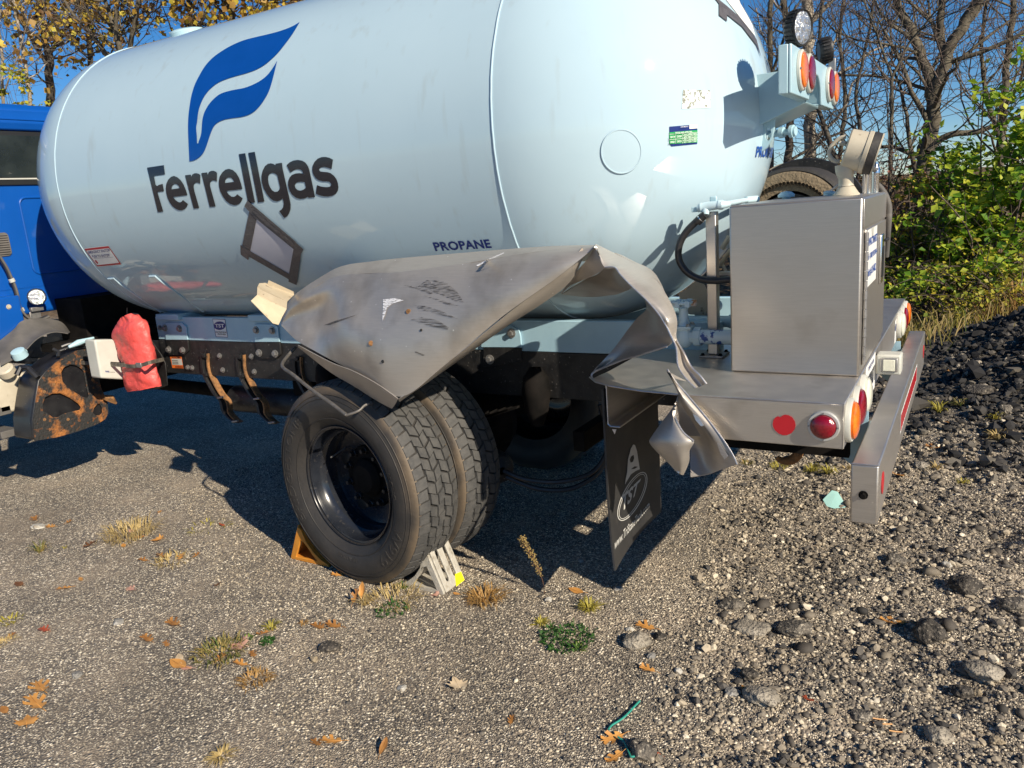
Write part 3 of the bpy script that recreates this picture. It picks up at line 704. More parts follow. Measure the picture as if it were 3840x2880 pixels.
# old sticker residue, test pad, rear placard
m, nt, p = _nt("sticker_residue"); N, K = nt.nodes, nt.links
tc = N.new("ShaderNodeTexCoord"); no = N.new("ShaderNodeTexNoise"); no.inputs['Scale'].default_value = 70; no.inputs['Detail'].default_value = 6
K.new(tc.outputs['Object'], no.inputs['Vector']); rp = N.new("ShaderNodeValToRGB")
for e, (q, c) in zip(rp.color_ramp.elements, ((.54, (.62, .68, .68)), (.60, (.20, .21, .17)))): e.position = q; e.color = (*c, 1)
K.new(no.outputs[0], rp.inputs[0]); K.new(rp.outputs[0], p.inputs['Base Color']); p.inputs['Roughness'].default_value = .7
tank_decal("sticker_residue", [[(60,100),(340,105),(345,290),(45,300)]], Z1, m, .0015)
bm = None
ring = [(1342 + 43 * math.cos(t), 327 + 47 * math.sin(t)) for t in np.linspace(0, 2 * math.pi, 49)[:-1]]
bm = decal_bm(polys_mesh([ring]), on_tank, .004, 9)
tube(bm, [on_tank(*q, .003) for q in ring + ring[:1]], .0036, 6, cap=False)
obj("round_pad", bm, M['tank'], tank, smooth=40)
ZR = Z(2500, 0, .4583)
tank_decal("rear_placard", [[(490,0),(440,-120),(540,-140),(605,30),(655,115),(700,200),(728,300),(600,140)]], ZR, M['white'], .003)
tank_decal("tape_strip", [[(360,-60),(490,45),(600,140),(735,320),(775,470),(735,370),(620,220),(495,120),(495,175),(430,125),(430,30)]], ZR, M['tape'], .005)
# conduit pads under the front left of the tank
R2 = Z(0, 900, .5425)
for pl in ([(1036,252),(1075,250),(1105,275),(1150,310),(1250,385),(1405,492)], [(750,268),(790,264),(820,290),(870,330),(960,395),(1110,495)]):
    bm = B(); tube(bm, [on_tank(*R2(*q), .003) for q in pl], .009, 8); obj("pad_edge", bm, M['tank'], tank)
# manway cap on the crown
c = at(405, 70, 1, TY - .18); c = Vector((c.x, TY - .18, TZ + math.sqrt(TR * TR - .18 ** 2) - .012))
bm = B(); lathe(bm, [(-.02, .11), (.022, .11), (.034, .10), (.042, .07), (.045, 0)], c, (0, -.18, 1), 40); obj("manway_cap", bm, M['paleblue'], tank)
# saddle pads between tank and rail
for a in ((1105,492),(1740,492)):
    p0 = at(*R2(*a), 1, .80)
    bm = B(); bx(bm, (p0.x, .76, 1.195), (p0.x + .24, 1.1, 1.235)); part("saddle_pad", bm, M['railblue'], bevel=.004)
# lifting lug on the rear head
bm = B()
o = on_tank(*Z1(885, 600), 0)
lug = [(.0, .035), (.062, .035), (.06, .0), (.05, -.05), (.028, -.085), (-.012, -.11), (-.012, -.04)]
pts = [Vector((o.x - .01 + a, o.y - .01, o.z + .04 + b)) for a, b in lug]
ob = [(p_.x, p_.z) for p_ in pts]; hole = [(o.x + .024 + .013 * math.cos(t), o.z + .015 + .030 * math.sin(t)) for t in np.linspace(0, 2 * math.pi, 17)[:-1]]
pm = polys_mesh([ob, hole])
for v in pm.verts: v.co = Vector((v.co.x, o.y, v.co.y))
g = bmesh.ops.extrude_face_region(pm, geom=pm.faces[:]); bmesh.ops.translate(pm, verts=[e for e in g['geom'] if isinstance(e, bmesh.types.BMVert)], vec=(0, .02, 0))
obj("lifting_lug", pm, M['paleblue'], tank, bevel=.002)

# ---- upper rear lamp housing
HX = -.305
Z4 = Z(2900, 0, .27125)
pTL, pBL, pTR, pBR = at(*Z4(262,598),0,HX), at(*Z4(240,1290),0,HX), at(*Z4(840,985),0,HX), at(*Z4(833,1510),0,HX)
zt, zb = (pTL.z + pTR.z) / 2, (pBL.z + pBR.z) / 2
yl, yr = (pTL.y + pBL.y) / 2, (pTR.y + pBR.y) / 2
ym = 1.30
arch = [at(*Z4(*q), 0, HX) for q in ((495,1440),(500,1320),(515,1200),(540,1090),(570,1045),(600,1035),(625,1055),(648,1130),(662,1230),(668,1340),(672,1440))]
outl = [(yl, zb), (yl, zt), (yr, zt), (yr, zb)] + [(a.y, max(a.z, zb) if i in (0, 10) else a.z) for i, a in reversed(list(enumerate(arch)))]
outl[4] = (outl[4][0], zb); outl[-1] = (outl[-1][0], zb)
bm = B(); prism(bm, [(HX, y, z) for y, z in outl], (-.012, 0, 0))
bx(bm, (HX - .05, yl, zb), (HX - .013, yl + .01, zt)); bx(bm, (HX - .05, yr - .01, zb), (HX - .013, yr, zt))
bx(bm, (HX - .05, yl + .011, zt - .012), (HX - .013, yr - .011, zt))
bx(bm, (HX - .05, yl + .011, zb), (HX - .013, arch[0].y, zb + .01)); bx(bm, (HX - .05, arch[-1].y, zb), (HX - .013, yr - .011, zb + .01))
housing = part("lamp_housing", bm, M['paleblue'], bevel=.004)
# arm from tank to housing: tunnel with a drooping bottom tray
aL, aR = arch[0].y - .012, arch[-1].y + .012
def xk(y): return head_pt(math.asin(max(-1, min(1, (TY - y) / TR))), 2.05).x - .02
bm = B()
wallT = 2.262
k1 = at(*Z1(860,480),1,aL); k2 = at(*Z1(1020,455),1,aL); k3 = at(*Z1(1355,250),1,aL)
xw = -.62
prism(bm, [(xw, aL, 2.03), (xw, aL, wallT), (HX - .012, aL, wallT), (HX - .012, aL, zb + .02), (HX - .02, aL, zb - .012), (HX - .26, aL, 2.03)], (0, .01, 0))
prism(bm, [(xw, aR - .01, 2.03), (xw, aR - .01, wallT), (HX - .012, aR - .01, wallT), (HX - .012, aR - .01, zb + .02), (HX - .02, aR - .01, zb - .012), (HX - .26, aR - .01, 2.03)], (0, .01, 0))
tp = [(HX - .012, a.y, a.z + .008) for a in arch]
rows = [[(x, q[1], q[2]) for q in tp] for x in (xw, HX - .012)]
grid(bm, rows)
# bottom tray, two panels
prism(bm, [(HX - .27, aL + .011, 2.032), (HX - .02, aL + .011, zb - .012), (HX - .02, aR - .011, zb - .012), (HX - .27, aR - .011, 2.032)], (.006, 0, .008))
arm = part("lamp_arm", bm, M['paleblue'], bevel=.002)
def flange_lamp(name, c, nrm, r, m, parent, fl='offwhite', dome=.02, thick=.014, rf=1.32, screws=4):
    bm = B(); n = Vector(nrm).normalized()
    lathe(bm, [(0, r * rf), (thick * .7, r * rf), (thick, r * (rf - .06)), (thick, r * 1.06), (thick * .8, r * 1.02)], c, n, 48, 0)
    lathe(bm, [(thick * .8, r * 1.02), (thick + dome * .35, r), (thick + dome * .62, r * .86), (thick + dome * .86, r * .55), (thick + dome, 0)], c, n, 48, 1)
    u, v, _ = frame_of(n)
    for k in range(screws):
        t = math.pi / 2 * k
        lathe(bm, [(thick, r * .065), (thick + .004, r * .065), (thick + .004, 0)], Vector(c) + (u * math.cos(t) + v * math.sin(t)) * r * (rf + 1.05) / 2, n, 10, 2)
    return obj(name, bm, [M[fl], M[m], M['galv']], parent)
for q, m in (((372,975),'amberlens'),((478,1018),'redlens'),((758,1172),'redlens'),((826,1222),'amberlens')):
    c = at(*Z4(*q), 0, HX)
    c.x += .001
    flange_lamp("tail_lamp", c, (1, 0, 0), .066, m, housing, rf=1.20, dome=.014)
# work lamps on top
def work_lamp(c, axis, r=.062, parent=None):
    a = Vector(axis).normalized()
    bm = B(); lathe(bm, [(-.045, 0), (-.045, r * .7), (-.03, r * .9), (.0, r), (.012, r), (.016, r * .96), (.012, r * .9)], c, a, 44)
    u, v, _ = frame_of(a)
    for k in range(22):
        t = 2 * math.pi * k / 22; d = u * math.cos(t) + v * math.sin(t); s = a.cross(d) * .0035
        p0 = Vector(c) + d * r * .88
        hexa(bm, [p0 - s - a * .04, p0 + s - a * .04, p0 + d * r * .15 + s - a * .03, p0 + d * r * .15 - s - a * .03, p0 - s + a * .004, p0 + s + a * .004, p0 + d * r * .17 + s + a * .004, p0 + d * r * .17 - s + a * .004])
    o = obj("work_lamp", bm, M['blackmetal'], parent or truck)
    bm = B(); lathe(bm, [(.010, r * .9), (.0135, r * .6), (.014, 0)], c, a, 44)
    for k in range(7):
        t = 2 * math.pi * k / 6; d = (u * math.cos(t) + v * math.sin(t)) * (r * .52 if k < 6 else 0)
        lathe(bm, [(.0115, r * .26), (.016, r * .2), (.017, 0)], Vector(c) + d, a, 14)
    obj("lens", bm, M['led'], o)
    return o
wl = at(*Z4(375, 385), 0, HX)
w1 = work_lamp(wl, (.93, -.36, -.06), .068)
w2c = at(*Z4(755, 690), 0, HX - .05)
w2 = work_lamp(w2c, (.93, .33, .10), .062)
for w, c, yy in ((w1, wl, 340), (w2, w2c, 700)):
    bm = B(); bx(bm, (HX - .045, c.y - .012, zt - .001), (HX - .012, c.y + .012, c.z - .045)); obj("lamp_bracket", bm, M['galv'], w, bevel=.002)
for k in range(5):
    bm = B(); s = at(*Z4(60 + 12 * k, 960 + 22 * k), 0, HX - .16); e = at(*Z4(160, 900 + 30 * k), 0, HX - .14)
    tube(bm, smooth_path([s + Vector((-.07, .02, -.02 + .008 * k)), s, s + Vector((.02, -.01, .05 + .02 * k)), s + Vector((.05, .0, .14 - .012 * k)), e + Vector((.0, .03, .06))]), .0045, 6); part("cable", bm, M['hose'])
# small valve under the arm
bm = B(); vc = Vector((-.50, 1.20, 2.015)); lathe(bm, [(0, .016), (.05, .016), (.05, .024), (.07, .024), (.07, .014), (.10, .014), (.10, .028), (.115, .028), (.115, .02), (.125, .02), (.125, 0)], vc, (.97, -.2, 0), 20); part("relief_valve", bm, M['paleblue'])

# ---- subframe and chassis rails
RY = .79
def rail(y, s):
    bm = B(); bx(bm, (-4.61, y, 1.052), (-.62, y + .05 * s, 1.213)); o1 = part("upper_rail", bm, M['railblue'], bevel=.004)
    bm = B(); bx(bm, (-4.61, y, .812), (-.55, y + .008 * s, 1.05)); bx(bm, (-4.61, y + .009 * s, .812), (-.55, y + .08 * s, .822)); bx(bm, (-4.61, y + .009 * s, 1.04), (-.55, y + .08 * s, 1.05))
    bx(bm, (-7.6, y + .012 * s, .80), (-4.613, y + .02 * s, 1.04))
    o2 = part("chassis_rail", bm, M['blackmetal'], bevel=.003)
    return o1, o2
up1, ch1 = rail(RY, 1); rail(2 * TY - RY, -1)
nY = (0, -1, 0)
def plate_from(q, y, t, m, name, parent=None, lift=0):
    ps = [at(*R2(*c), 1, y) for c in q]
    bm = B(); prism(bm, [(p_.x, y, p_.z) for p_ in ps], (0, t, 0))
    return obj(name, bm, m, parent or truck, bevel=.002)
YP = RY - .014
for q, qb, bolts in (
    ([(1140,572),(1255,572),(1285,600),(1295,690),(1145,690)], [(1146,692),(1297,692),(1302,765),(1275,795),(1165,795)], [(1142,608),(1242,612),(1168,758),(1264,762)]),
    ([(1757,582),(1890,582),(1918,600),(1930,705),(1760,705)], [(1762,707),(1933,707),(1940,790),(1910,820),(1795,820)], [(1772,622),(1883,625),(1793,780),(1903,785)])):
    pu = plate_from(q, YP, .012, M['railblue'], "mounting_plate"); pb = plate_from(qb, YP, .012, M['blackmetal'], "mounting_plate")
    for i, b_ in enumerate(bolts): bolt(at(*R2(*b_), 1, YP), nY, .017, pu if i < 2 else pb, .018, 'galv')
R3 = Z(900, 900, .6027)
bm = B(); ps = [at(*R3(*c), 1, YP) for c in [(1500,535),(1690,535),(1735,560),(1745,600),(1750,668),(1500,668)]]; prism(bm, [(p_.x, YP, p_.z) for p_ in ps], (0, .012, 0)); pu = part("mounting_plate", bm, M['railblue'], bevel=.002)
bolt(at(*R3(1690,580), 1, YP), nY, .017, pu, .018)
bm = B(); ps = [at(*R3(*c), 1, YP) for c in [(1515,670),(1750,672),(1750,760),(1515,790)]]; prism(bm, [(p_.x, YP, p_.z) for p_ in ps], (0, .012, 0)); pu = part("mounting_plate", bm, M['blackmetal'], bevel=.002)
bolt(at(*R3(1555,743), 1, YP), nY, .018, pu, .018)
for b_ in [(1330,883),(1542,898),(1760,910),(1520,800),(1740,805),(1300,880),(1105,605)]: bolt(at(*R2(*b_), 1, RY - .001), nY, .013, ch1, .015)
# labels on the rail
def plane_sticker(name, zf, y, layers, texts, parent, lift=.0012):
    mats = []; out = B()
    def mi(m):
        if M[m] not in mats: mats.append(M[m])
        return mats.index(M[m])
    k = 0
    for poly, m in layers:
        pm = polys_mesh([[zf(*q) for q in poly]])
        for v in pm.verts: v.co = at(v.co.x, v.co.y, 1, y - lift * (k + 1))
        face_camera(pm); join_bm(out, pm, mi(m)); k += 1
    for t, m, q in texts:
        pm = quad_map(text_bm(t, .02), *[zf(*c) for c in q])
        for v in pm.verts: v.co = at(v.co.x, v.co.y, 1, y - lift * (k + 1))
        face_camera(pm); join_bm(out, pm, mi(m))
    return obj(name, out, mats, parent, smooth='keep')
ZA = Z(380, 1150, .4727)
def ell(cx, cy, rx, ry, n=28): return [(cx + rx * math.cos(t), cy + ry * math.sin(t)) for t in np.linspace(0, 2 * math.pi, n + 1)[:-1]]
plane_sticker("maker_label", ZA, RY, [([(880,96),(982,98),(1005,245),(908,240)], 'navy'), ([(884,101),(979,103),(1001,241),(911,236)], 'white'), (ell(938,151,47,34), 'navy')],
    [("TST", 'white', ((900,137),(972,137),(976,166),(904,166))), ("www.TriStateTank.com", 'black', ((902,194),(990,196),(993,208),(905,206))), ("800-255-0008", 'black', ((922,212),(985,214),(987,225),(924,223)))], up1)
plane_sticker("warning_label", ZA, RY, [([(543,392),(636,394),(652,490),(564,486)], 'orangelab'), ([(556,412),(636,414),(645,464),(562,461)], 'offwhite'), ([(560,425),(605,426),(606,429),(561,428)], 'black'), ([(563,437),(610,438),(611,441),(564,440)], 'black'), ([(565,449),(612,450),(613,453),(566,452)], 'black')],
    [("WARNING", 'black', ((556,396),(628,398),(630,408),(558,406))), ("WARNING", 'black', ((585,467),(648,469),(650,485),(587,482)))], ch1)

# ---- bent straps and air tank under the rail
STR = [(1412,786,.776), (1414,860,.776), (1428,930,.775), (1462,1000,.765), (1500,1065,.75), (1540,1110,.74), (1553,1150,.735), (1560,1190,.73), (1600,1236,.715), (1642,1264,.70)]
for si, (ox, cut) in enumerate(((0, 10), (246, 10), (632, 6))):
    pth0 = smooth_path([at(*R2(a_ + ox * (1 + .00002 * b_), b_ + ox * .034), 1, c_) for a_, b_, c_ in STR[:cut]], 4)
    for dx, w0, w1_, mm in ((-.030, .012, .030, 'blackmetal'), (.030, .0055, .040, 'rustedge')):
        bm = B(); vv = []
        for i, q in enumerate(pth0):
            q = q + Vector((dx * (1 if i < 24 else max(.4, 1 - (i - 24) * .05)), 0, 0))
            vv.append([bm.verts.new(q + Vector(e)) for e in ((-w0, -.004, 0), (w0, -.004, 0), (w0, w1_, 0), (-w0, w1_, 0))])
        for a_, b_ in zip(vv, vv[1:]):
            for k in range(4): bm.faces.new((a_[k], a_[(k + 1) % 4], b_[(k + 1) % 4], b_[k]))
        bm.faces.new(vv[0]); bm.faces.new(vv[-1])
        part("hanger_strap", bm, M[mm], bevel=.001)
    for q in (pth0[1], pth0[8]): bolt((q.x, RY - .006, q.z), nY, .015, None, .018, 'blackmetal')
    if cut == 10:
        for q in (pth0[18], pth0[34]):
            bm = B(); tube(bm, [q + Vector((-.01, -.012, .0)), q + Vector((.055, -.02, .012))], .007, 8); part("pin", bm, M['galv'])
bm = B(); lathe(bm, [(0, 0), (0, .06), (.02, .085), (.045, .092), (.70, .092), (.725, .085), (.745, .06), (.745, 0)], (-4.05, .90, .63), (1, 0, 0), 30); part("air_tank", bm, M['blackmetal'])

# ---- drive axle, springs and dark gear under the frame
WC = Vector((-2.274, .053, .503)); WYAW = math.radians(-7.64)
bm = B(); tube(bm, [(-2.26, .35, .50), (-2.22, 2.1, .5)], .075, 16); lathe(bm, [(-.22, .10), (-.12, .20), (0, .24), (.12, .20), (.22, .10)], (-2.24, 1.22, .5), (0, 1, 0), 24); part("drive_axle", bm, M['dark'])
for y in (.70, 1.74):
    bm = B()
    for k in range(6):
        h = .62 - .055 * k
        pts = [(-2.25 + h * s, y, .66 - .014 * k + .12 * s * s) for s in np.linspace(-1, 1, 9)]
        vv = [[bm.verts.new(Vector(p_) + Vector(e)) for e in ((0, -.038, 0), (0, .038, 0), (0, .038, .012), (0, -.038, .012))] for p_ in pts]
        for a, b in zip(vv, vv[1:]):
            for q in range(4): bm.faces.new((a[q], a[(q + 1) % 4], b[(q + 1) % 4], b[q]))
        bm.faces.new(vv[0][::-1]); bm.faces.new(vv[-1])
    part("leaf_spring", bm, M['dark'])
    for x in (-2.36, -2.14):
        bm = B(); tube(bm, [(x, y - .05, .5), (x, y - .05, .80), (x, y + .05, .80), (x, y + .05, .5)], .011, 8); part("spring_bolt", bm, M['dark'])
for x, y in ((-1.55, .74), (-2.98, .74)):
    bm = B()
    lathe(bm, [(0, .03), (.05, .065), (.12, .075), (.22, .06), (.30, .03), (.31, 0)], (x, y, .98), (0.0, -.05, -1), 20); part("spring_hanger", bm, M['dark'])
bm = B(); lathe(bm, [(0, .02), (.02, .07), (.05, .085), (.14, .085), (.17, .07), (.18, 0)], (-1.72, .62, .45), (-.4, .3, .0), 22); part("brake_chamber", bm, M['blackmetal'])
for k, pl in enumerate(([(-1.70, .60, .46), (-1.58, .62, .42), (-1.42, .70, .40), (-1.28, .80, .44), (-1.22, .86, .58), (-1.25, .84, .78)], [(-1.70, .62, .42), (-1.52, .66, .36), (-1.36, .76, .36), (-1.24, .86, .48), (-1.20, .88, .8)])):
    bm = B(); tube(bm, smooth_path(pl), .013, 8); part("air_hose", bm, M['hose'])
for a_, b_ in (((-1.30, .62, .60), (-1.24, 1.9, .70)), ((-3.4, .84, .70), (-3.3, 1.6, .80)), ((-.95, .90, .82), (-.87, 1.6, 1.04))):
    bm = B(); bx(bm, a_, b_); part("cross_member", bm, M['dark'], bevel=.004)
bm = B(); lathe(bm, [(0, .0), (0, .11), (1.3, .11), (1.3, 0)], (-4.3, 1.9, .62), (1, 0, 0), 24); part("fuel_tank", bm, M['blackmetal'])
bm = B(); tube(bm, [(-6.5, 1.22, .62), (-2.45, 1.22, .52)], .05, 14); part("drive_shaft", bm, M['dark'])
# ------------------------------------------------------------------ wheels
def tyre_bm(rad=.525, wid=.245, flat=True, y0=.0):
    """tyre about the local Y axis; outer face at y0 - .04"""
    bm = B(); w = wid
    half = [(.012, .300), (.004, .318), (-.022, .345), (-.038, .385), (-.042, .415), (-.038, .445), (-.030, .462), (-.028, .468), (-.020, .488), (-.010, .503), (.004, .509)]
    prof = [(y + y0, r) for y, r in half] + [(y0 + t, rad - .015) for t in np.linspace(.02, w - .02, 8)] + [(y0 + w - y, r) for y, r in reversed(half)]
    lathe(bm, prof, (0, 0, 0), (0, 1, 0), 112, 0)
    # moulded rings
    for r, y in ((.352, -.0265), (.452, -.0365), (.472, -.0285)):
        tube(bm, [(r * math.cos(t), y + y0, r * math.sin(t)) for t in np.linspace(0, 2 * math.pi, 97)], .0022, 5, cap=False)
    return bm, w
def tread_bm(rad=.525, wid=.245, y0=0., n=58):
    bm = B(); rows = [(-.008, .045), (.052, .097), (.103, .142), (.148, .193), (.200, .253)]
    for ri, (a, b) in enumerate(rows):
        for k in range(n):
            t0 = 2 * math.pi * (k + (.5 if ri % 2 else 0) + .18 * ri) / n; dt = 2 * math.pi / n * .86
            sk = (.012, -.020, .022, -.020, .012)[ri] / rad
            r0 = rad - .020; pts = []
            for r, ins in ((r0, 0), (rad, .0015)):
                zz = (.0045 if k % 2 else -.0045) * (1 if 0 < ri else 0); zy = (.0045 if k % 2 else -.0045) * (1 if ri < 4 else 0)
                ya, yb = a + ins + zz, b - ins + zy
                e = (.016 if ri == 0 else 0, .016 if ri == 4 else 0)
                ra, rb = r - e[0], r - e[1]
                for (y, t, rr) in ((ya, t0, ra), (yb, t0 + sk, rb), (yb, t0 + sk + dt, rb), (ya, t0 + dt, ra)):
                    pts.append((rr * math.cos(t), y0 + y, rr * math.sin(t)))
            hexa(bm, pts)
    return bm
def squash(bm):
    for v in bm.verts:
        if v.co.z < -.5015:
            v.co.y += (v.co.y - .1) * (-.5015 - v.co.z) * 1.2
            v.co.z = -.5015
def wheel(parent, loc, yaw, flip=False, detail=True):
    # the wheel's own body is the rim
    bmr = B()
    prof = [(.000, .300), (.000, .306), (.004, .309), (.010, .306), (.014, .292), (.030, .286), (.055, .283), (.075, .272), (.085, .262), (.110, .258), (.140, .256),
            (.155, .262), (.170, .255), (.176, .235), (.178, .19), (.176, .17), (.168, .145), (.168, .10)]
    lathe(bmr, prof, (0, 0, 0), (0, 1, 0), 72)
    lathe(bmr, [(.018, .29), (.06, .291), (.12, .27), (.20, .285), (.215, .307)], (0, 0, 0), (0, 1, 0), 48)
    w = obj("wheel", bmr, M['rim'], None)
    w.location = loc; w.rotation_euler = (0, 0, yaw + (math.pi if flip else 0))
    parent_to(w, parent)
    # hand holes read as dark discs set in the dish
    for k in range(5):
        t = 2 * math.pi * k / 5 + .35
        bm = B(); lathe(bm, [(.1755, .036), (.1745, .034), (.1765, 0)], (.208 * math.cos(t), 0, .208 * math.sin(t)), (0, 1, 0), 20)
        obj("hand_hole", bm, M['gasket'], w, local=True)
    bm = B(); lathe(bm, [(.172, .105), (.13, .098), (.122, .09), (.108, .075), (.104, .07), (.102, 0)], (0, 0, 0), (0, 1, 0), 40)
    lathe(bm, [(.168, .165), (.150, .16), (.148, .10)], (0, 0, 0), (0, 1, 0), 40)
    obj("hub", bm, M['dark'], w, local=True)
    if detail:
        for k in range(10):
            t = 2 * math.pi * (k + .5) / 10
            bm = B(); lathe(bm, [(.150, .019), (.135, .019), (.132, .016)], (.1425 * math.cos(t), 0, .1425 * math.sin(t)), (0, 1, 0), 6)
            lathe(bm, [(.133, .010), (.112, .010), (.110, 0)], (.1425 * math.cos(t), 0, .1425 * math.sin(t)), (0, 1, 0), 10)
            obj("lug_nut", bm, M['blackmetal'], w, local=True)
        bm = B(); tube(bm, [(-.19, .17, .12), (-.17, .10, .115), (-.16, .05, .11)], .004, 6); obj("valve_stem", bm, M['galv'], w, local=True)
    for y0 in (0.0, .325):
        bm, wd = tyre_bm(y0=y0); squash(bm); obj("tyre", bm, M['tyre'], w, local=True, smooth=60)
        bm = tread_bm(y0=y0, n=58); squash(bm); obj("tread", bm, M['tread'], w, local=True, smooth=25, bevel=.0015, segs=1)
    if detail:
        # raised sidewall lettering
        def side_text(t, a0, a1, r0, r1):
            tb = text_bm(t, .0, 1.0); cut_bm(tb, .06)
            g = bmesh.ops.extrude_face_region(tb, geom=tb.faces[:])
            up = set(e for e in g['geom'] if isinstance(e, bmesh.types.BMVert))
            for v in tb.verts:
                a = math.radians(a0 + (a1 - a0) * v.co.x); r = r0 + (r1 - r0) * v.co.y
                ys = np.interp(r, [.345, .385, .415, .445, .462], [-.022, -.038, -.042, -.038, -.030])
                v.co = Vector((r * math.cos(a), ys - (.0022 if v in up else -.002), r * math.sin(a)))
            return obj("sidewall_lettering", tb, M['rubber'], w, local=True)
        side_text("BRIDGESTONE", 215, 128, .388, .432)
        side_text("W919", -18, -55, .385, .442)
        side_text("REGROOVABLE", -104, -82, .368, .384)
        side_text("ALONG", 22, 2, .370, .392)
    return w
wheel(truck, WC, WYAW)
wheel(truck, (-2.24, 2.40, .503), 0.03, flip=True, detail=False)
# ------------------------------------------------------------------ rear deck
ZD, ZDL, DW = 1.085, .929, 2.44
bm = B()
# top sheet with a torn front edge, side and rear skirts
top = [(0, 0), (-.555, 0), (-.70, .02), (-.85, .069), (-.93, .12), (-.965, .165), (-.955, .30), (-.955, DW - .02), (0, DW)]
def zdk(x, y): return ZD
prism(bm, [(x, y, ZD) for x, y in top], (0, 0, -.005))
bx(bm, (-.555, 0, ZDL), (-.0, .006, ZD - .005)); bx(bm, (-.006, .006, ZDL), (0, DW, ZD - .005)); bx(bm, (-.9, DW - .006, ZDL), (-.006, DW, ZD - .005))
bx(bm, (-.555, .006, ZDL), (-.006, .06, ZDL + .005)); bx(bm, (-.06, .06, ZDL), (-.006, DW - .01, ZDL + .005))
bx(bm, (-.93, .9, ZDL), (-.92, DW - .01, ZD - .006))
deck = part("rear_deck", bm, M['alu'], bevel=.004)
def bead(pts, r, name, parent, m='torn', step=.009):
    """ripple weld bead"""
    bm = B(); P = [Vector(p) for p in pts]; out = []; rs = []
    for a, b in zip(P, P[1:]):
        n = max(2, int((b - a).length / step * 2))
        for i in range(n):
            out.append(a.lerp(b, i / n)); rs.append(r * (1.06 if len(rs) % 2 else .9))
    out.append(P[-1]); rs.append(r)
    tube(bm, out, rs, 6); return obj(name, bm, M[m], parent)
bead([(-.552, .001, ZD - .003), (0, .001, ZD - .003)], .0030, "weld_bead", deck, "alu")
bead([(-.001, .001, ZD - .006), (-.001, .001, ZDL + .004)], .0030, "weld_bead", deck, "alu")
# bolted sheet step under the deck and frame end
bm = B(); bx(bm, (-.54, .30, .80), (-.02, .34, .925)); bx(bm, (-.54, 2.1, .80), (-.02, 2.14, .925)); bx(bm, (-.35, .35, .82), (-.29, 2.09, .92)); part("deck_support", bm, M['dark'])
bm = B(); prism(bm, [(-.28, .50, .925), (.02, .50, .925), (.026, .50, .72), (-.03, .50, .70)], (0, .012, 0)); part("bumper_bracket", bm, M['railblue'])
bm = B(); prism(bm, [(-.28, 1.93, .925), (.02, 1.93, .925), (.026, 1.93, .72), (-.03, 1.93, .70)], (0, .012, 0)); part("bumper_bracket", bm, M['railblue'])
# tow hook
Zh = Z(2700, 1350, .27125)
hk = [(1070,1150),(1090,1210),(1085,1280),(1050,1340),(985,1385),(900,1395),(830,1380),(785,1345)]
bm = B(); pts = smooth_path([at(*Zh(*q), 1, .42) for q in hk], 5); n = len(pts)
tube(bm, pts, [.019 - .010 * max(0, (i / n - .55)) / .45 for i in range(n)], 12); part("tow_hook", bm, M['rustedge'])
# side marker lamp, reflector sticker
flange_lamp("marker_lamp", at(*Zh(1437, 908), 1, -.001), (0, -1, 0), .039, 'redlens', deck, fl='ring', dome=.024, thick=.014, rf=1.30)
rf = [at(*Zh(*q), 1, -.002) for q in [(728,885),(738,830),(765,795),(800,777),(825,790),(838,790),(862,768),(900,756),(950,765),(1000,795),(1035,850),(1045,905),(1030,960),(990,1010),(930,1038),(870,1040),(810,1015),(760,970),(735,925)]]
bm = B(); prism(bm, rf, (0, -.001, 0)); obj("reflector_sticker", bm, M['red'], deck)
# rear lamps on the skirt
Zp5 = Z(3100, 900, .36166)
LR = .083
for y, m in ((.080, 'amberlens'), (.255, 'redlens'), (.432, 'clearlens'), (1.99, 'clearlens'), (2.175, 'redlens'), (2.358, 'amberlens')):
    flange_lamp("rear_lamp", (.0005, y, 1.008), (1, 0, 0), .062, m, deck, fl='offwhite', dome=.022, thick=.018, rf=1.2, screws=0)
# licence plate and its lamp box
def xplane(name, polys, texts, x, parent):
    mats = []; out = B()
    for k, (poly, m) in enumerate(polys):
        if M[m] not in mats: mats.append(M[m])
        face(out, [(x + .0012 * (k + 1), y, z) for y, z in poly], mats.index(M[m]))
    for t, m, (y0, y1, z0, z1) in texts:
        if M[m] not in mats: mats.append(M[m])
        tb = text_bm(t, .03)
        for v in tb.verts: v.co = Vector((x + .0012 * (len(polys) + 1), y0 + (y1 - y0) * v.co.x, z0 + (z1 - z0) * v.co.y))
        join_bm(out, tb, mats.index(M[m]))
    for f in out.faces:
        f.normal_update()
        if f.normal.x < 0: f.normal_flip()
    return obj(name, out, mats, parent, smooth='keep')
py0, py1, pz0, pz1 = .555, .86, .932, 1.082
bm = B(); bx(bm, (.0005, py0, pz0), (.004, py1, pz1)); plate = part("licence_plate", bm, M['white'], bevel=.001)
xplane("plate_lettering", [], [("11Z9071", 'black', (py0 + .02, py1 - .02, pz0 + .035, pz1 - .045)), ("APPORTIONED", 'navy', (py0 + .07, py1 - .07, pz0 + .010, pz0 + .024)), ("PENNSYLVANIA", 'navy', (py0 + .06, py1 - .06, pz1 - .028, pz1 - .010))], .004, plate)
pb = at(*Zp5(600, 1320), 0, .09)
bm = B(); bx(bm, (.005, .868, .985), (.10, .955, 1.07)); lb = part("plate_lamp_box", bm, M['offwhite'], bevel=.008)
b0 = (at(*Zp5(560,1230),1,.798), at(*Zp5(660,1420),1,.798))
bm = B(); bx(bm, (.022, .859, .999), (.088, .8675, 1.058)); obj("lamp_bezel", bm, M['galv'], lb, bevel=.004)
bm = B(); bx(bm, (.034, .854, 1.004), (.078, .8585, 1.052)); obj("lens", bm, M['clearlens'], lb, bevel=.004)
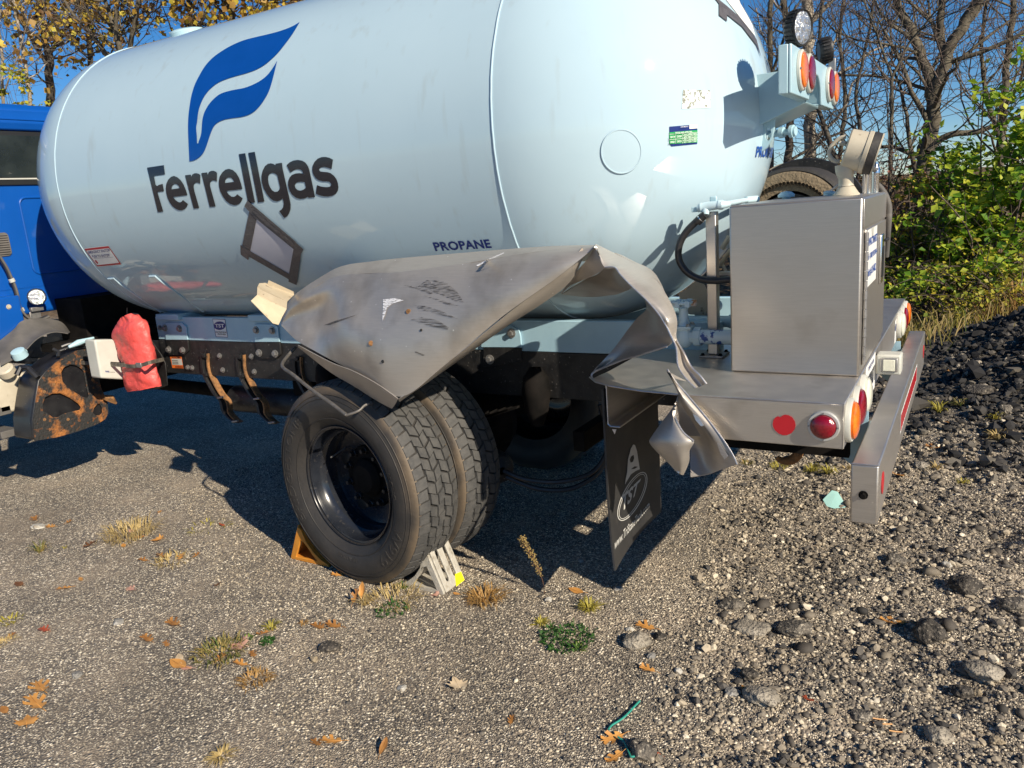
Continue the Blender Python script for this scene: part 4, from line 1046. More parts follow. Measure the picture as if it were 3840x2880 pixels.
# deck rear sticker
xplane("maker_label", [([(1.78, .94), (1.86, .94), (1.86, 1.06), (1.78, 1.06)], 'white'), ([(1.79 + .03 + .03 * math.cos(t), 1.02 + .02 * math.sin(t)) for t in np.linspace(0, 2 * math.pi, 17)[:-1]], 'navy')], [], .0005, deck)

# ---- bumper
ux0, ux1, uz0, uz1, uy0, uy1 = .027, .11, .687, .892, -.025, 2.455
bm = B(); bx(bm, (ux0, uy0, uz0), (ux1, uy1, uz1)); bumper = part("rear_bumper", bm, M['alu'], bevel=.006)
bead([(ux0 + .002, uy0 + .002, uz1), (ux1 - .002, uy0 + .002, uz1)], .0034, "weld_bead", bumper, "alu")
bolt(at(*Z(2500, 900, .66304)(1112, 1442), 1, uy0), nY, .010, bumper, .014, 'dark')
# red and white reflective strip, and round reflector
bm = B()
ya, yb = .80, 1.78
face(bm, [(ux1 + .0008, ya, uz0 + .065), (ux1 + .0008, yb, uz0 + .065), (ux1 + .0008, yb, uz1 - .05), (ux1 + .0008, ya, uz1 - .05)], 1)
n = 14
for k in range(n):
    a = ya + .012 + (yb - ya - .024) * k / n; b = a + (yb - ya) / n * .72
    face(bm, [(ux1 + .0018, a, uz0 + .075), (ux1 + .0018, b, uz0 + .075), (ux1 + .0018, b, uz1 - .06), (ux1 + .0018, a, uz1 - .06)], 0)
obj("reflective_strip", bm, [M['red'], M['white']], bumper, smooth='keep')
for y in (.10, 2.34):
    bm = B(); lathe(bm, [(0, .038), (.002, .038), (.002, 0)], (ux1 + .0005, y, uz0 + .105), (1, 0, 0), 30); obj("reflector_sticker", bm, M['red'], bumper)

# ---- meter cabinet
c0, c1, d0, d1, ct = -.467, -.004, .381, 1.161, 1.724
bm = B(); bx(bm, (c0, d0, ZD + .001), (c1, d1, ct)); cab_ = part("meter_cabinet", bm, M['alubox'], bevel=.007)
bead([(c0 + .01, d0 + .003, ct - .001), (c1, d0 + .003, ct - .001)], .0032, "weld_bead", cab_, "alu")
bm = B(); bx(bm, (c1 + .0008, d0 + .07, ZD + .03), (c1 + .006, d1 - .012, ct - .115)); door = obj("door", bm, M['alubox'], cab_, bevel=.003)
bm = B(); bx(bm, (c1 + .0008, d0 + .01, ct - .107), (c1 + .005, d1 - .008, ct - .006)); obj("panel", bm, M['alubox'], cab_, bevel=.003)
bm = B()
for k in range(14):
    z = ZD + .035 + k * .0345
    tube(bm, [(c1 + .009, d0 + .062, z), (c1 + .009, d0 + .062, z + .031)], .007 if k % 2 else .0062, 8)
obj("hinge", bm, M['galv'], cab_)
xplane("driver_sticker", [([(.47, 1.395), (.79, 1.395), (.79, 1.605), (.47, 1.605)], 'white'), ([(.60, 1.605), (.68, 1.605), (.655, 1.565), (.62, 1.57)], 'offwhite')],
       [("DRIVING COMMENTS", 'blueprint', (.48, .78, 1.545, 1.575)), ("Call 1-(800) 982-8044", 'blueprint', (.48, .78, 1.49, 1.518)), ("Unit # 01482", 'blueprint', (.48, .76, 1.43, 1.463))], c1 + .006, door)
bm = B(); bx(bm, (c1 + .007, .90, 1.36), (c1 + .016, .985, 1.56)); lt = obj("latch", bm, M['chrome'], door, bevel=.004)
bm = B(); bx(bm, (c1 + .0165, .915, 1.385), (c1 + .019, .97, 1.51)); tube(bm, [(c1 + .024, .92, 1.535), (c1 + .034, .94, 1.54), (c1 + .024, .965, 1.535)], .006, 8); obj("latch_pocket", bm, M['gasket'], door)

# ---- meter register on the cabinet
ZG = Z(2950, 450, .22604)
gy = .92
g0 = at(*ZG(990, 1205), 1, gy); g0.z = ct
bm = B()
sc = .00032
lathe(bm, [(0, .052), (.004, .052), (.010, .046), (.034, .031), (.036, .029)], g0, (0, 0, 1), 32)
neck = [at(*ZG(*q), 1, gy) for q in ((985, 1095), (985, 1000), (975, 900), (960, 800), (955, 740))]
tube(bm, smooth_path(neck), [.031, .030, .0295, .029, .029, .029, .029, .029, .029, .030, .031, .032, .033, .034, .035, .036, .036, .036, .036, .036, .036, .036, .036, .036, .036][:len(smooth_path(neck))], 24)
reg = part("meter_register", bm, M['beige'])
hA, hB = at(*ZG(1000, 480), 1, gy), at(*ZG(1330, 560), 1, gy)
ax = Vector((.93, .10, -.28)).normalized()
hc = at(*ZG(985, 470), 1, gy)
bm = B(); lathe(bm, [(0, 0), (0, .072), (.006, .078), (.068, .078), (.070, .083), (.084, .084), (.088, .080)], hc, ax, 44); obj("register_head", bm, M['beige'], reg)
bm = B(); lathe(bm, [(.088, .080), (.089, .084), (.116, .082), (.118, .076), (.112, .070)], hc, ax, 44); obj("rubber_ring", bm, M['rubber'], reg)
bm = B(); lathe(bm, [(.112, .070), (.120, .066), (.122, 0)], hc, ax, 44); obj("dial_window", bm, M['clearlens'], reg)
bm = B(); lathe(bm, [(.118, .082), (.124, .082), (.124, .060)], hc, ax, 44); 
obj("dial_rim", bm, M['beige'], reg)
hp = [(985,275),(890,300),(790,380),(720,480),(705,560),(740,630),(800,680),(880,690)]
bm = B(); tube(bm, smooth_path([at(*ZG(*q), 1, gy - .01) for q in hp]), .0085, 10); obj("reset_handle", bm, M['beige'], reg)
bm = B(); tube(bm, [at(*ZG(985, 385), 1, gy - .03), at(*ZG(880, 385), 1, gy - .03)], .010, 10); obj("knob", bm, M['beige'], reg)
# capped fitting on the cabinet back edge, twin cylinders, conduit
bm = B(); c = at(*Z1(1130, 1195), 1, 1.05); c.z = ct; lathe(bm, [(0, .018), (.006, .018), (.008, .036), (.018, .037), (.030, .022), (.034, 0)], c, (0, 0, 1), 12); part("fill_cap", bm, M['paleblue'], smooth=30)
bm = B(); c = at(*Z1(1590, 1170), 1, 1.05); c.z = ct; lathe(bm, [(0, .03), (.012, .034), (.02, .02), (.022, 0)], c, (.2, 0, 1), 12); part("fill_cap", bm, M['paleblue'], smooth=30)
for q0, q1, yy in (((1350,1160),(1350,880),1.06),((1475,1060),(1475,880),1.12)):
    a, b = at(*ZG(*q0), 1, yy), at(*ZG(*q1), 1, yy)
    bm = B(); tube(bm, [Vector((b.x, yy, ct + .001)), Vector((b.x, yy, b.z)), Vector((b.x, yy, b.z + .003))], [.0155, .0155, .0175], 20)
    lathe(bm, [(0, .0175), (.02, .0165), (.030, .010), (.045, .010), (.045, 0)], (b.x, yy, b.z), (0, 0, 1), 18); part("filter_canister", bm, M['chrome'])
bm = B(); a, b = at(*ZG(1290, 850), 1, 1.06), at(*ZG(1500, 780), 1, 1.06); bx(bm, (a.x, 1.03, a.z), (b.x, 1.12, a.z + .012)); bx(bm, (a.x - .004, 1.035, ct), (a.x + .004, 1.065, a.z)); part("canister_bracket", bm, M['galv'], bevel=.001)
cp = [at(*ZG(*q), 1, 1.16) for q in ((1420,1040),(1480,1060),(1560,1130),(1640,1250),(1690,1400),(1700,1550),(1690,1700))]
bm = B(); tube(bm, smooth_path(cp + [cp[-1] + Vector((-.01, .05, -.15))]), .0125, 12); part("conduit", bm, M['plastic'])

# ---- hose reel beyond the cabinet
RC = at(*Z1(1310, 1545), 1, 1.62) + Vector((-.07, 0, .02))
def disc(prof, c, m, name, par=None):
    bm = B(); lathe(bm, prof, c, (0, 1, 0), 64); return part(name, bm, m, par)
RR = .335
hr = disc([(0, .10), (0, RR), (.012, RR + .004), (.016, RR), (.012, RR - .02), (.012, .10)], (RC.x, 1.98, RC.z), M['blackmetal'], "hose_reel")
bm = B(); lathe(bm, [(0, .0), (0, .16), (.008, .165), (.34, .165), (.34, 0)], (RC.x, 1.62, RC.z), (0, 1, 0), 48); obj("drum", bm, M['blackmetal'], hr)
bm = B()
for lay, (rr_, n0) in enumerate(((.20, 9), (.238, 9), (.275, 9))):
    for k in range(9):
        y = 1.645 + .037 * k + (.018 if lay % 2 else 0)
        pts = [(RC.x + rr_ * math.cos(t), y, RC.z + rr_ * math.sin(t)) for t in np.linspace(0, 2 * math.pi, 41)]
        tube(bm, pts, .0185, 8, cap=False)
obj("hose_coil", bm, M['rubber'], hr)
bm = B(); lathe(bm, [(0, .175), (-.004, .205), (-.004, .258), (.004, .270), (.012, .258), (.012, .175)], (RC.x, 1.60, RC.z), (0, 1, 0), 64)
for k in range(72):
    t = 2 * math.pi * k / 72
    lathe(bm, [(-.012, .0095), (-.004, .0105), (.004, .0095)], (RC.x + .214 * math.cos(t), 1.592, RC.z + .214 * math.sin(t)), (0, 1, 0), 6)
obj("sprocket_flange", bm, M['dusty'], hr)
gp = [at(*Z1(*q), 1, 2.15) for q in ((955,925),(1040,880),(1130,858),(1300,850),(1480,845),(1640,845),(1800,860))]
bm = B(); grid(bm, [smooth_path(gp), [q + Vector((0, .30, -.004)) for q in smooth_path(gp)]]); thick(bm, .006)
part("reel_guard", bm, M['beige'])
bm = B(); a, b = at(*Z1(1590,1135), 1, 1.3), at(*Z1(1860,940), 1, 1.3); tube(bm, [a + Vector((-.03, 0, -.03)), b], .006, 8); part("brace_rod", bm, M['galv'])

# ---- post, pipe elbow, hose loop, valve
Zv = Z(2400, 1050, .27125); Zu = Z(2400, 700, .27125)
bm = B(); bx(bm, (-.668, .62, ZD + .001), (-.565, .735, ZD + .010)); post = part("support_post", bm, M['galv'], bevel=.002)
pz = at(*Zu(1030, 340), 1, .66).z
bm = B(); bx(bm, (-.638, .65, ZD + .0105), (-.594, .694, pz)); obj("post_tube", bm, M['alubox'], post, bevel=.004)
for dx, dy in ((-.655, .632), (-.578, .632), (-.655, .722), (-.578, .722)): bolt((dx, dy, ZD + .010), (0, 0, 1), .007, post, .008, 'dark')
y0 = .64
E0, E1, E2 = at(*Zu(800, 300), 1, y0), at(*Zu(950, 270), 1, y0), at(*Zu(1130, 250), 1, y0)
E3 = at(*Zu(1480, 185), 1, 1.0)
bm = B(); tube(bm, [E0, E0.lerp(E1, .25), E0.lerp(E1, .3), E0.lerp(E1, .36), E0.lerp(E1, .42), E1, E2], [.0165, .0185, .0205, .0205, .019, .0195, .016], 18)
tube(bm, [E2 + Vector((-.012, 0, 0)), E2 + Vector((.004, 0, 0)), E2 + Vector((.006, 0, 0)), E2 + Vector((.02, .03, 0))], [.020, .020, .016, .012], 18)
d1_ = at(*Zu(905, 390), 1, y0 - .01)
tube(bm, [E0.lerp(E1, .7), E0.lerp(E1, .7).lerp(d1_, .7), d1_], [.018, .016, .0145], 16)
elbow = part("pipe_elbow", bm, M['rustpipe'])
bm = B(); tube(bm, [E2, E3], .0115, 12); tube(bm, [E3 + Vector((-.004, -.004, 0)), E3 + Vector((.03, .06, 0))], .016, 12); obj("pipe", bm, M['rustpipe'], elbow)
q = at(*Zu(755, 318), 1, y0); bm = B(); bx(bm, (q.x - .011, q.y - .009, q.z - .010), (q.x + .012, q.y + .009, q.z + .010)); obj("pipe_plug", bm, M['paleblue'], elbow, bevel=.002)
a, b = at(*Zu(965, 205), 1, y0 + .02), at(*Zu(1065, 130), 1, y0 + .02); bm = B(); bx(bm, (a.x, y0 + .015, a.z - .01), (b.x, y0 + .027, b.z)); obj("clamp_tab", bm, M['paleblue'], elbow, bevel=.005)
hl = [(900,385),(845,420),(760,500),(660,600),(580,720),(540,830),(530,950),(560,1060),(640,1170),(760,1250),(900,1290),(1060,1300),(1235,1285)]
hp_ = smooth_path([at(*Zu(*q), 1, y0 - .02 - .0 * i) for i, q in enumerate(hl)], 5)
hp_ += [hp_[-1] + Vector((.06, .03, .0)), hp_[-1] + Vector((.14, .1, .0))]
bm = B(); tube(bm, hp_, .0148, 18); hose = part("vapour_hose", bm, M['hose'])
bm = B(); s0 = at(*Zu(880, 405), 1, y0 - .02); s1 = at(*Zu(790, 490), 1, y0 - .02); tube(bm, [s0, s0.lerp(s1, .55), s0.lerp(s1, .58), s1], [.0165, .0165, .0178, .0178], 18); obj("hose_ferrule", bm, M['blackmetal'], hose)
bm = B(); tube(bm, [s0.lerp(s1, .38), s0.lerp(s1, .5)], .0185, 18); obj("hose_clamp", bm, M['chrome'], hose)
# globe valve
vy = .62
vc = at(*Zv(610, 780), 1, vy)
k_ = (at(*Zv(700, 780), 1, vy) - at(*Zv(500, 780), 1, vy)).length / 200    # metres per zoom pixel
bm = B()
lathe(bm, [(-150 * k_, 0), (-148 * k_, 50 * k_), (-120 * k_, 90 * k_), (-60 * k_, 118 * k_), (0, 125 * k_), (50 * k_, 112 * k_), (95 * k_, 100 * k_), (100 * k_, 115 * k_), (135 * k_, 115 * k_), (140 * k_, 70 * k_)], vc, (0, 0, 1), 28)
fz = vc + Vector((0, 0, 118 * k_))
bx(bm, (fz.x - 120 * k_, vy - 120 * k_, fz.z), (fz.x + 125 * k_, vy + 110 * k_, fz.z + 34 * k_))
lathe(bm, [(0, 95 * k_), (30 * k_, 75 * k_), (70 * k_, 66 * k_), (215 * k_, 58 * k_), (225 * k_, 66 * k_), (238 * k_, 66 * k_), (240 * k_, 30 * k_), (300 * k_, 22 * k_)], fz + Vector((-.0, 0, 34 * k_)), (0, 0, 1), 24)
valve = part("globe_valve", bm, M['rustpipe'], bevel=.002)
hz = fz + Vector((0, 0, 345 * k_))
bm = B(); pts = []
for t in np.linspace(0, 2 * math.pi, 25): pts.append(hz + Vector((135 * k_ * math.cos(t), 135 * k_ * math.sin(t), 0)))
tube(bm, pts, 20 * k_, 8, cap=False)
for k in range(6):
    t = 2 * math.pi * k / 6 + .2
    bx(bm, (hz.x + 135 * k_ * math.cos(t) - 34 * k_, hz.y + 135 * k_ * math.sin(t) - 34 * k_, hz.z - 55 * k_), (hz.x + 135 * k_ * math.cos(t) + 34 * k_, hz.y + 135 * k_ * math.sin(t) + 34 * k_, hz.z + 26 * k_))
for k in range(3):
    t = 2 * math.pi * k / 3
    tube(bm, [hz - Vector((0, 0, .008)), hz + Vector((135 * k_ * math.cos(t), 135 * k_ * math.sin(t), 0))], 18 * k_, 6)
obj("hand_wheel", bm, M['rustpipe'], valve, bevel=.003)
for sx, sy in ((-85, -88), (90, -88), (90, 80), (-85, 80)): bolt(fz + Vector((sx * k_, sy * k_, 34 * k_)), (0, 0, 1), .008, valve, .010, 'galv')
pe = at(*Zv(760, 770), 1, vy)
bm = B(); tube(bm, [vc + Vector((90 * k_, 0, 0)), Vector((pe.x, vy, vc.z)), Vector((pe.x + 1 * k_, vy, vc.z)), Vector((pe.x + 85 * k_, vy, vc.z)), Vector((pe.x + 86 * k_, vy, vc.z))], [90 * k_, 95 * k_, 128 * k_, 128 * k_, 100 * k_], 8, 0)
obj("union_nut", bm, M['rustpipe'], valve, smooth=25)
bm = B(); tube(bm, [Vector((pe.x + 80 * k_, vy, vc.z)), Vector((-.47, vy, vc.z))], 98 * k_, 28); obj("outlet_pipe", bm, M['bluepipe'], valve)
bm = B(); zc = at(*Zv(880, 570), 1, .86).z; tube(bm, [(-.86, .86, zc), (-.60, .86, zc), (-.599, .86, zc), (-.42, .86, zc)], [.026, .026, .031, .031], 24); part("inlet_pipe", bm, M['paleblue'])
bm = B(); lathe(bm, [(0, .05), (.02, .05), (.03, .03), (.2, .03)], (-.74, .95, zc + .03), (0, 1, 0), 24); part("pipe_flange", bm, M['paleblue'])
# dusty guard plate and conduit behind the post
gpl = [at(*Zv(*q), 1, .95) for q in ((540,180),(640,130),(760,20),(880,60),(950,180),(985,480),(700,480),(560,420))]
bm = B(); prism(bm, gpl, (0, .006, 0)); part("guard_plate", bm, M['cream'])
bm = B(); pp = [at(*Zu(*q), 1, .95) for q in ((1100,1085),(1150,1020),(1200,950),(1250,880))]
for i in range(40):
    a = i / 39 * 2.99; j = int(a); q = pp[j].lerp(pp[j + 1], a - j)
    lathe(bm, [(-.0015, .010), (.0015, .010)], q, pp[j + 1] - pp[j], 12)
tube(bm, pp, .0085, 10); part("coil_conduit", bm, M['cream'])
bm = B(); a, b = at(*Zu(1130, 860), 1, .98), at(*Zu(1240, 690), 1, .98); tube(bm, [a, b], .012, 10); tube(bm, [at(*Zu(1130,1060),1,.98), at(*Zu(1190,1165),1,.98)], .007, 8); part("bent_tube", bm, M['beige'])
bm = B(); a, b = at(*Zu(1100, 1195), 1, .80), at(*Zu(1240, 1170), 1, .80); bx(bm, (a.x, .78, a.z - .008), (b.x + .05, .82, a.z + .006)); part("cross_bar", bm, M['alubox'])

# ---- channel under the deck front and the mudflap
Z8 = Z(1700, 1350, .5425)
XC = -.90
bm = B(); chy0, chy1 = .142, .80
pr = [(XC, 1.078), (XC, .905), (XC + .012, .893), (XC + .055, .893), (XC + .055, .899), (XC + .014, .899), (XC + .006, .907), (XC + .006, 1.072), (XC + .05, 1.072), (XC + .05, 1.078)]
prism(bm, [(x, chy0, z) for x, z in pr], (0, chy1 - chy0, 0)); chan = part("deck_channel", bm, M['alu'])
bead([(XC + .003, chy0, 1.075), (XC + .003, chy0, .905), (XC + .014, chy0, .896), (XC + .055, chy0, .896)], .0030, "torn_edge", chan)
bm = B(); prism(bm, [(XC + .02, chy0 - .001, .885), (XC + .038, chy0 - .001, .885), (XC + .03, chy0 - .001, .865)], (0, .003, 0)); obj("torn_tab", bm, M['torn'], chan)
fy0, fy1, fz0, fz1 = .128, .735, .295, 1.05
rows = []
NX, NZ = 16, 20
for j in range(NZ + 1):
    z = fz1 + (fz0 - fz1) * j / NZ; row = []
    for i in range(NX + 1):
        y = fy0 + (fy1 - fy0) * i / NX
        t = max(0, (.62 - z)) / .32
        x = XC - .012 - .0 * t + .035 * t * t * (1 - i / NX) - .02 * t * math.sin(i / NX * math.pi)
        row.append((x, y - .045 * t * t * (1 - i / NX) + .0 * t, z))
    rows.append(row)
bm = B(); grid(bm, rows); thick(bm, .008)
flap = part("mudflap", bm, M['flap'])
def flap_pt(dx, dy, lift):
    # the flap surface: iterate the pixel onto the curved sheet
    x = XC - .012
    for _ in range(6):
        p = at(dx, dy, 0, x); t = max(0, (.62 - p.z)) / .32; f = min(1, max(0, (p.y - fy0) / (fy1 - fy0)))
        x = XC - .012 + .035 * t * t * (1 - f) - .02 * t * math.sin(f * math.pi)
    p = at(dx, dy, 0, x + lift + .0012); return p
ZF = Z(2260, 1640, .5567)
FL = .0095
def flap_print(polys, lift, m, out=None, mi=0):
    return decal_bm(polys_mesh([[ZF(*q) for q in p] for p in polys]), flap_pt, lift, 8, mi, out)
def ring2(cx, cy, a, b, ang, w):
    def e(a_, b_): return [(cx + a_ * math.cos(t) * math.cos(ang) - b_ * math.sin(t) * math.sin(ang), cy + a_ * math.cos(t) * math.sin(ang) + b_ * math.sin(t) * math.cos(ang)) for t in np.linspace(0, 2 * math.pi, 49)[:-1]]
    return [e(a, b), e(a - w, b - w)]
out = flap_print(ring2(200, 398, 182, 66, math.radians(-63), 6), FL, 'printgrey')
flap_print(ring2(200, 398, 168, 54, math.radians(-63), 4), FL, 'printgrey', out)
tb = quad_map(text_bm("TST", .03), ZF(128, 395), ZF(258, 275), ZF(228, 380), ZF(128, 510)); decal_bm(tb, flap_pt, FL, 8, 0, out)
tb = quad_map(text_bm("www.TriStateTank.com", .01), ZF(82, 690), ZF(313, 425), ZF(316, 470), ZF(78, 760)); decal_bm(tb, flap_pt, FL, 8, 0, out)
flap_print([[(165,235),(170,150),(190,75),(205,48),(218,52),(232,95),(240,150),(250,215),(225,225),(190,250),(160,300),(150,320),(155,280)],[(188,170),(182,150),(192,128),(208,118),(212,140),(204,165)],[(190,215),(215,195),(238,198),(215,212)]], FL, 'printgrey', out)
obj("flap_print", out, M['printgrey'], flap, smooth='keep')
# ------------------------------------------------------------------ crumpled fender and torn sheet
from mathutils.bvhtree import BVHTree
R4 = Z(1900, 900, .4823)
def rows_px(zf, rows):     # rows of (x, y, worldY)
    return [[at(*zf(a, b), 1, c) for a, b, c in r] for r in rows]
def patch(rows, ku=5, kv=5, bumps=0.0, seed=0):
    """smooth surface through a net of points"""
    fine = [smooth_path(r, ku) for r in rows]
    cols = [smooth_path([r[i] for r in fine], kv) for i in range(len(fine[0]))]
    bm = B(); grid(bm, [list(c) for c in cols])
    if bumps:
        from mathutils import noise
        bm.normal_update()
        for v in bm.verts:
            v.co += v.normal * bumps * noise.noise(v.co * 6 + Vector((seed, 0, 0)))
    return bm
def sheet(name, bm, m, parent=None, th=.0035, smooth=50):
    bmesh.ops.remove_doubles(bm, verts=bm.verts, dist=1e-5)
    bmesh.ops.recalc_face_normals(bm, faces=bm.faces)
    thick(bm, th)
    return obj(name, bm, m, parent or truck, smooth=smooth)
T = [(607,700,.20),(628,645,.22),(703,592,.22),(745,573,.21),(800,565,.20),(860,558,.19),(1000,546,.16),(1110,537,.13),(1200,531,.10),(1285,529,.06)]
Bc = [(609,704,.17),(640,735,.10),(680,758,.05),(730,785,.0),(790,817,-.05),(866,857,-.10),(960,789,-.08),(1085,684,-.05),(1200,602,-.02),(1283,536,.03)]
rows = []
for v in (0, .10, .22, .42, .62, .82, 1.0):
    r = []
    for i, (t, b) in enumerate(zip(T, Bc)):
        s = i / 9
        bul = -.055 * math.sin(min(1, v * 1.0) * math.pi) * math.sin(s * math.pi) ** .8
        yb = t[2] + (b[2] - t[2]) * (v ** .55)
        if i in (1, 2): yb += (.05, .075)[i - 1] * math.sin(math.pi * v) * (1 if v > .3 else .3)     # dent by the nose
        if i in (3, 4): yb += .02 * math.sin(math.pi * v * 2)
        r.append(at(t[0] + (b[0] - t[0]) * v, t[1] + (b[1] - t[1]) * v, 1, yb + bul))
    rows.append(r)
bm = patch(rows[1:], 6, 6, .005, 3)
tree_bm = bm.copy()
fender = sheet("rear_fender", bm, M['fender'])
sheet("fender_lip", patch(rows[:2], 6, 3), M['fender'], fender)
bvh = BVHTree.FromBMesh(tree_bm); tree_bm.free()
def on_fender(dx, dy, lift):
    d = ray(dx, dy); h = bvh.ray_cast(Vector(CAM), Vector(d))
    p = h[0] if h[0] is not None else at(dx, dy, 1, 0)
    return p - Vector(d) * lift
# turned-in lower flange and right-hand return
fl = [[(360,655,.06),(560,760,-.005),(700,815,-.05),(850,895,-.085),(982,988,-.101)], [(360,662,.075),(560,792,.03),(700,862,-.01),(850,948,-.045),(966,1018,-.072)], [(362,668,.09),(560,822,.06),(700,905,.03),(850,1000,.0),(945,1050,-.03)]]
def R3p(r): return [at(*R3(a, b), 1, c) for a, b, c in r]
sheet("fender_flange", patch([R3p(r) for r in fl], 5, 3), M['fender'], fender)
rt = [[(985,988,-.102),(1240,798,-.082),(1500,589,-.06),(1800,350,-.03),(1990,205,-.005),(2128,45,.03)],
      [(988,1000,-.07),(1250,812,-.05),(1560,580,-.03),(1850,365,.0),(2030,220,.02),(2134,60,.045)],
      [(992,1003,-.02),(1290,795,.0),(1640,545,.02),(1890,383,.04),(2055,250,.06),(2142,85,.07)]]
sheet("fender_flange", patch([R3p(r) for r in rt], 6, 3, .0015), M['fender'], fender)
# top sheet falling away behind the crest
rows = [[at(a, b, 1, c) for a, b, c in T], [at(a, b, 1, c) + Vector((-.02, .12, -.022)) for a, b, c in T], [at(a, b, 1, c) + Vector((-.03, .30, -.085)) for a, b, c in T]]
sheet("fender_top", patch(rows, 4, 4), M['fender'], fender)
# fold under the peak
def R4p(r): return [at(*R4(a, b), 1, c) for a, b, c in r]
pk = [[(690,52,.035),(715,128,.02),(765,213,.0)], [(625,150,.05),(655,200,.05),(705,262,.05)], [(560,232,.07),(570,270,.09),(600,310,.10)], [(425,418,.12),(460,385,.14),(500,350,.16)]]
sheet("peak_fold", patch([R4p(r) for r in pk], 5, 5), M['fender'], fender)
ud = [[(765,214,.02),(840,215,.02),(890,275,.02),(980,365,.03)], [(700,268,.12),(770,290,.14),(840,320,.16),(950,385,.12)], [(600,312,.18),(680,350,.24),(780,380,.26),(900,402,.22)], [(430,416,.40),(560,434,.58),(700,436,.62),(850,418,.56)]]
sheet("fender_underside", patch([R4p(r) for r in ud], 5, 5), M['fender'], fender)
# arched rear half
Oc = [(690,30,.07),(730,48,.12),(840,100,.17),(1000,185,.20),(1100,250,.18),(1180,330,.14),(1240,420,.10),(1300,540,.05),(1326,640,.02),(1322,780,.0),(1380,880,-.05),(1440,990,-.08),(1500,1050,-.10),(1552,1120,-.11)]
Ic = [(690,58,.03),(718,130,.01),(765,213,-.01),(840,214,-.02),(885,270,-.03),(972,360,-.04),(1080,460,-.05),(1170,560,-.06),(1230,650,-.065),(1280,750,-.07),(1318,840,-.08),(1330,970,-.10),(1380,1060,-.12),(1468,1150,-.13)]
rows = []
for v in (0, .35, .7, 1.0):
    r = []
    for i, (o, q) in enumerate(zip(Oc, Ic)):
        e = o[2] + (q[2] - o[2]) * v - .035 * math.sin(v * math.pi) * (1 if i < 9 else -.9)
        r.append(at(*R4(o[0] + (q[0] - o[0]) * v, o[1] + (q[1] - o[1]) * v), 1, e))
    rows.append(r)
arch_ = sheet("fender_arch", patch(rows, 6, 5, .003, 8), M['fender'], fender)
bm = B(); tube(bm, smooth_path([at(*R4(a, b), 1, c - .001) for a, b, c in Ic[2:]], 5), .0028, 6); obj("torn_edge", bm, M['torn'], fender)
bm = B(); tube(bm, smooth_path([at(*R4(a, b), 1, c - .001) for a, b, c in Oc[9:]], 5), .0028, 6); obj("torn_edge", bm, M['torn'], fender)
bk = [[(840,98,.18),(1000,183,.21),(1100,248,.19),(1180,328,.15),(1238,425,.11)], [(900,118,.28),(1010,175,.32),(1090,210,.32),(1155,262,.30),(1205,345,.26)], [(900,130,.40),(1005,190,.44),(1085,225,.46),(1150,275,.46),(1205,350,.42)]]
sheet("fender_back", patch([R4p(r) for r in bk], 5, 4), M['fender'], fender)
# dark flap of deck sheet curled back up under the arch
Lb = [(1078,468,.20),(1085,540,.24),(1010,612,.27),(930,715,.27),(830,850,.26),(705,985,.22),(664,1050,.20)]
Rb = [(1082,462,.0),(1170,562,-.03),(1230,652,-.04),(1276,752,-.04),(1245,826,.06),(900,932,.17),(682,1024,.20)]
rows = []
for v in (0, .3, .6, .85, 1):
    rows.append([at(*R4(a[0] + (b[0] - a[0]) * v, a[1] + (b[1] - a[1]) * v), 1, a[2] + (b[2] - a[2]) * v + .05 * math.sin(math.pi * v)) for a, b in zip(Lb, Rb)])
sheet("curled_deck_sheet", patch(rows, 5, 4, .002, 5), M['fender'], fender)
bm = B(); tube(bm, smooth_path([at(*R4(a, b), 1, c - .004) for a, b, c in [(1245,826,.06),(1130,862,.09),(1000,905,.14),(900,932,.17),(770,985,.19),(682,1024,.20),(660,1060,.195),(690,1101,.17)]], 5), .0042, 6); obj("torn_edge", bm, M['torn'], fender)
bead([(-.99, .19, 1.083), (-.93, .115, 1.083), (-.85, .067, 1.083), (-.70, .017, 1.083), (-.555, -.002, 1.083)], .0028, "torn_edge", deck)
# hanging scrap of side skirt
def Z8p(r): return [at(*Z8(a, b), 1, c) for a, b, c in r]
A = [[(1480,66,-.01),(1540,152,-.02),(1620,244,-.03),(1752,402,-.05),(1862,546,-.07),(1932,655,-.085),(1962,722,-.09)],
     [(1486,85,-.03),(1545,185,-.04),(1600,290,-.05),(1720,450,-.06),(1800,580,-.065),(1850,690,-.07),(1860,755,-.07)],
     [(1492,100,-.02),(1552,215,-.02),(1590,330,.0),(1670,480,.02),(1720,600,.02),(1735,720,.0),(1755,790,-.03)],
     [(1496,112,.0),(1556,245,.0),(1580,370,.04),(1625,500,.05),(1640,590,.04),(1638,700,.0),(1640,808,-.04)]]
scrap = sheet("torn_skirt", patch([Z8p(r) for r in A], 5, 5, .002, 2), M["fender"], truck, th=.004)
Bn = [[(1552,245,-.0),(1520,322,-.02),(1440,430,-.04),(1370,530,-.05),(1358,575,-.05),(1420,650,-.05),(1500,727,-.05)],
      [(1545,275,-.03),(1515,370,-.065),(1455,465,-.085),(1405,550,-.095),(1410,610,-.095),(1465,680,-.09),(1522,755,-.075)],
      [(1538,305,-.045),(1518,400,-.09),(1505,490,-.12),(1490,565,-.135),(1500,630,-.13),(1530,705,-.115),(1548,780,-.085)],
      [(1528,325,-.045),(1528,405,-.09),(1555,480,-.125),(1580,565,-.145),(1575,635,-.14),(1580,715,-.12),(1572,792,-.085)],
      [(1524,335,-.04),(1540,410,-.08),(1590,498,-.11),(1662,560,-.13),(1634,625,-.12),(1630,705,-.09),(1592,797,-.06)]]
sheet("rolled_skirt", patch([Z8p(r) for r in Bn], 5, 5, .0015, 4), M['fender'], scrap, th=.004)
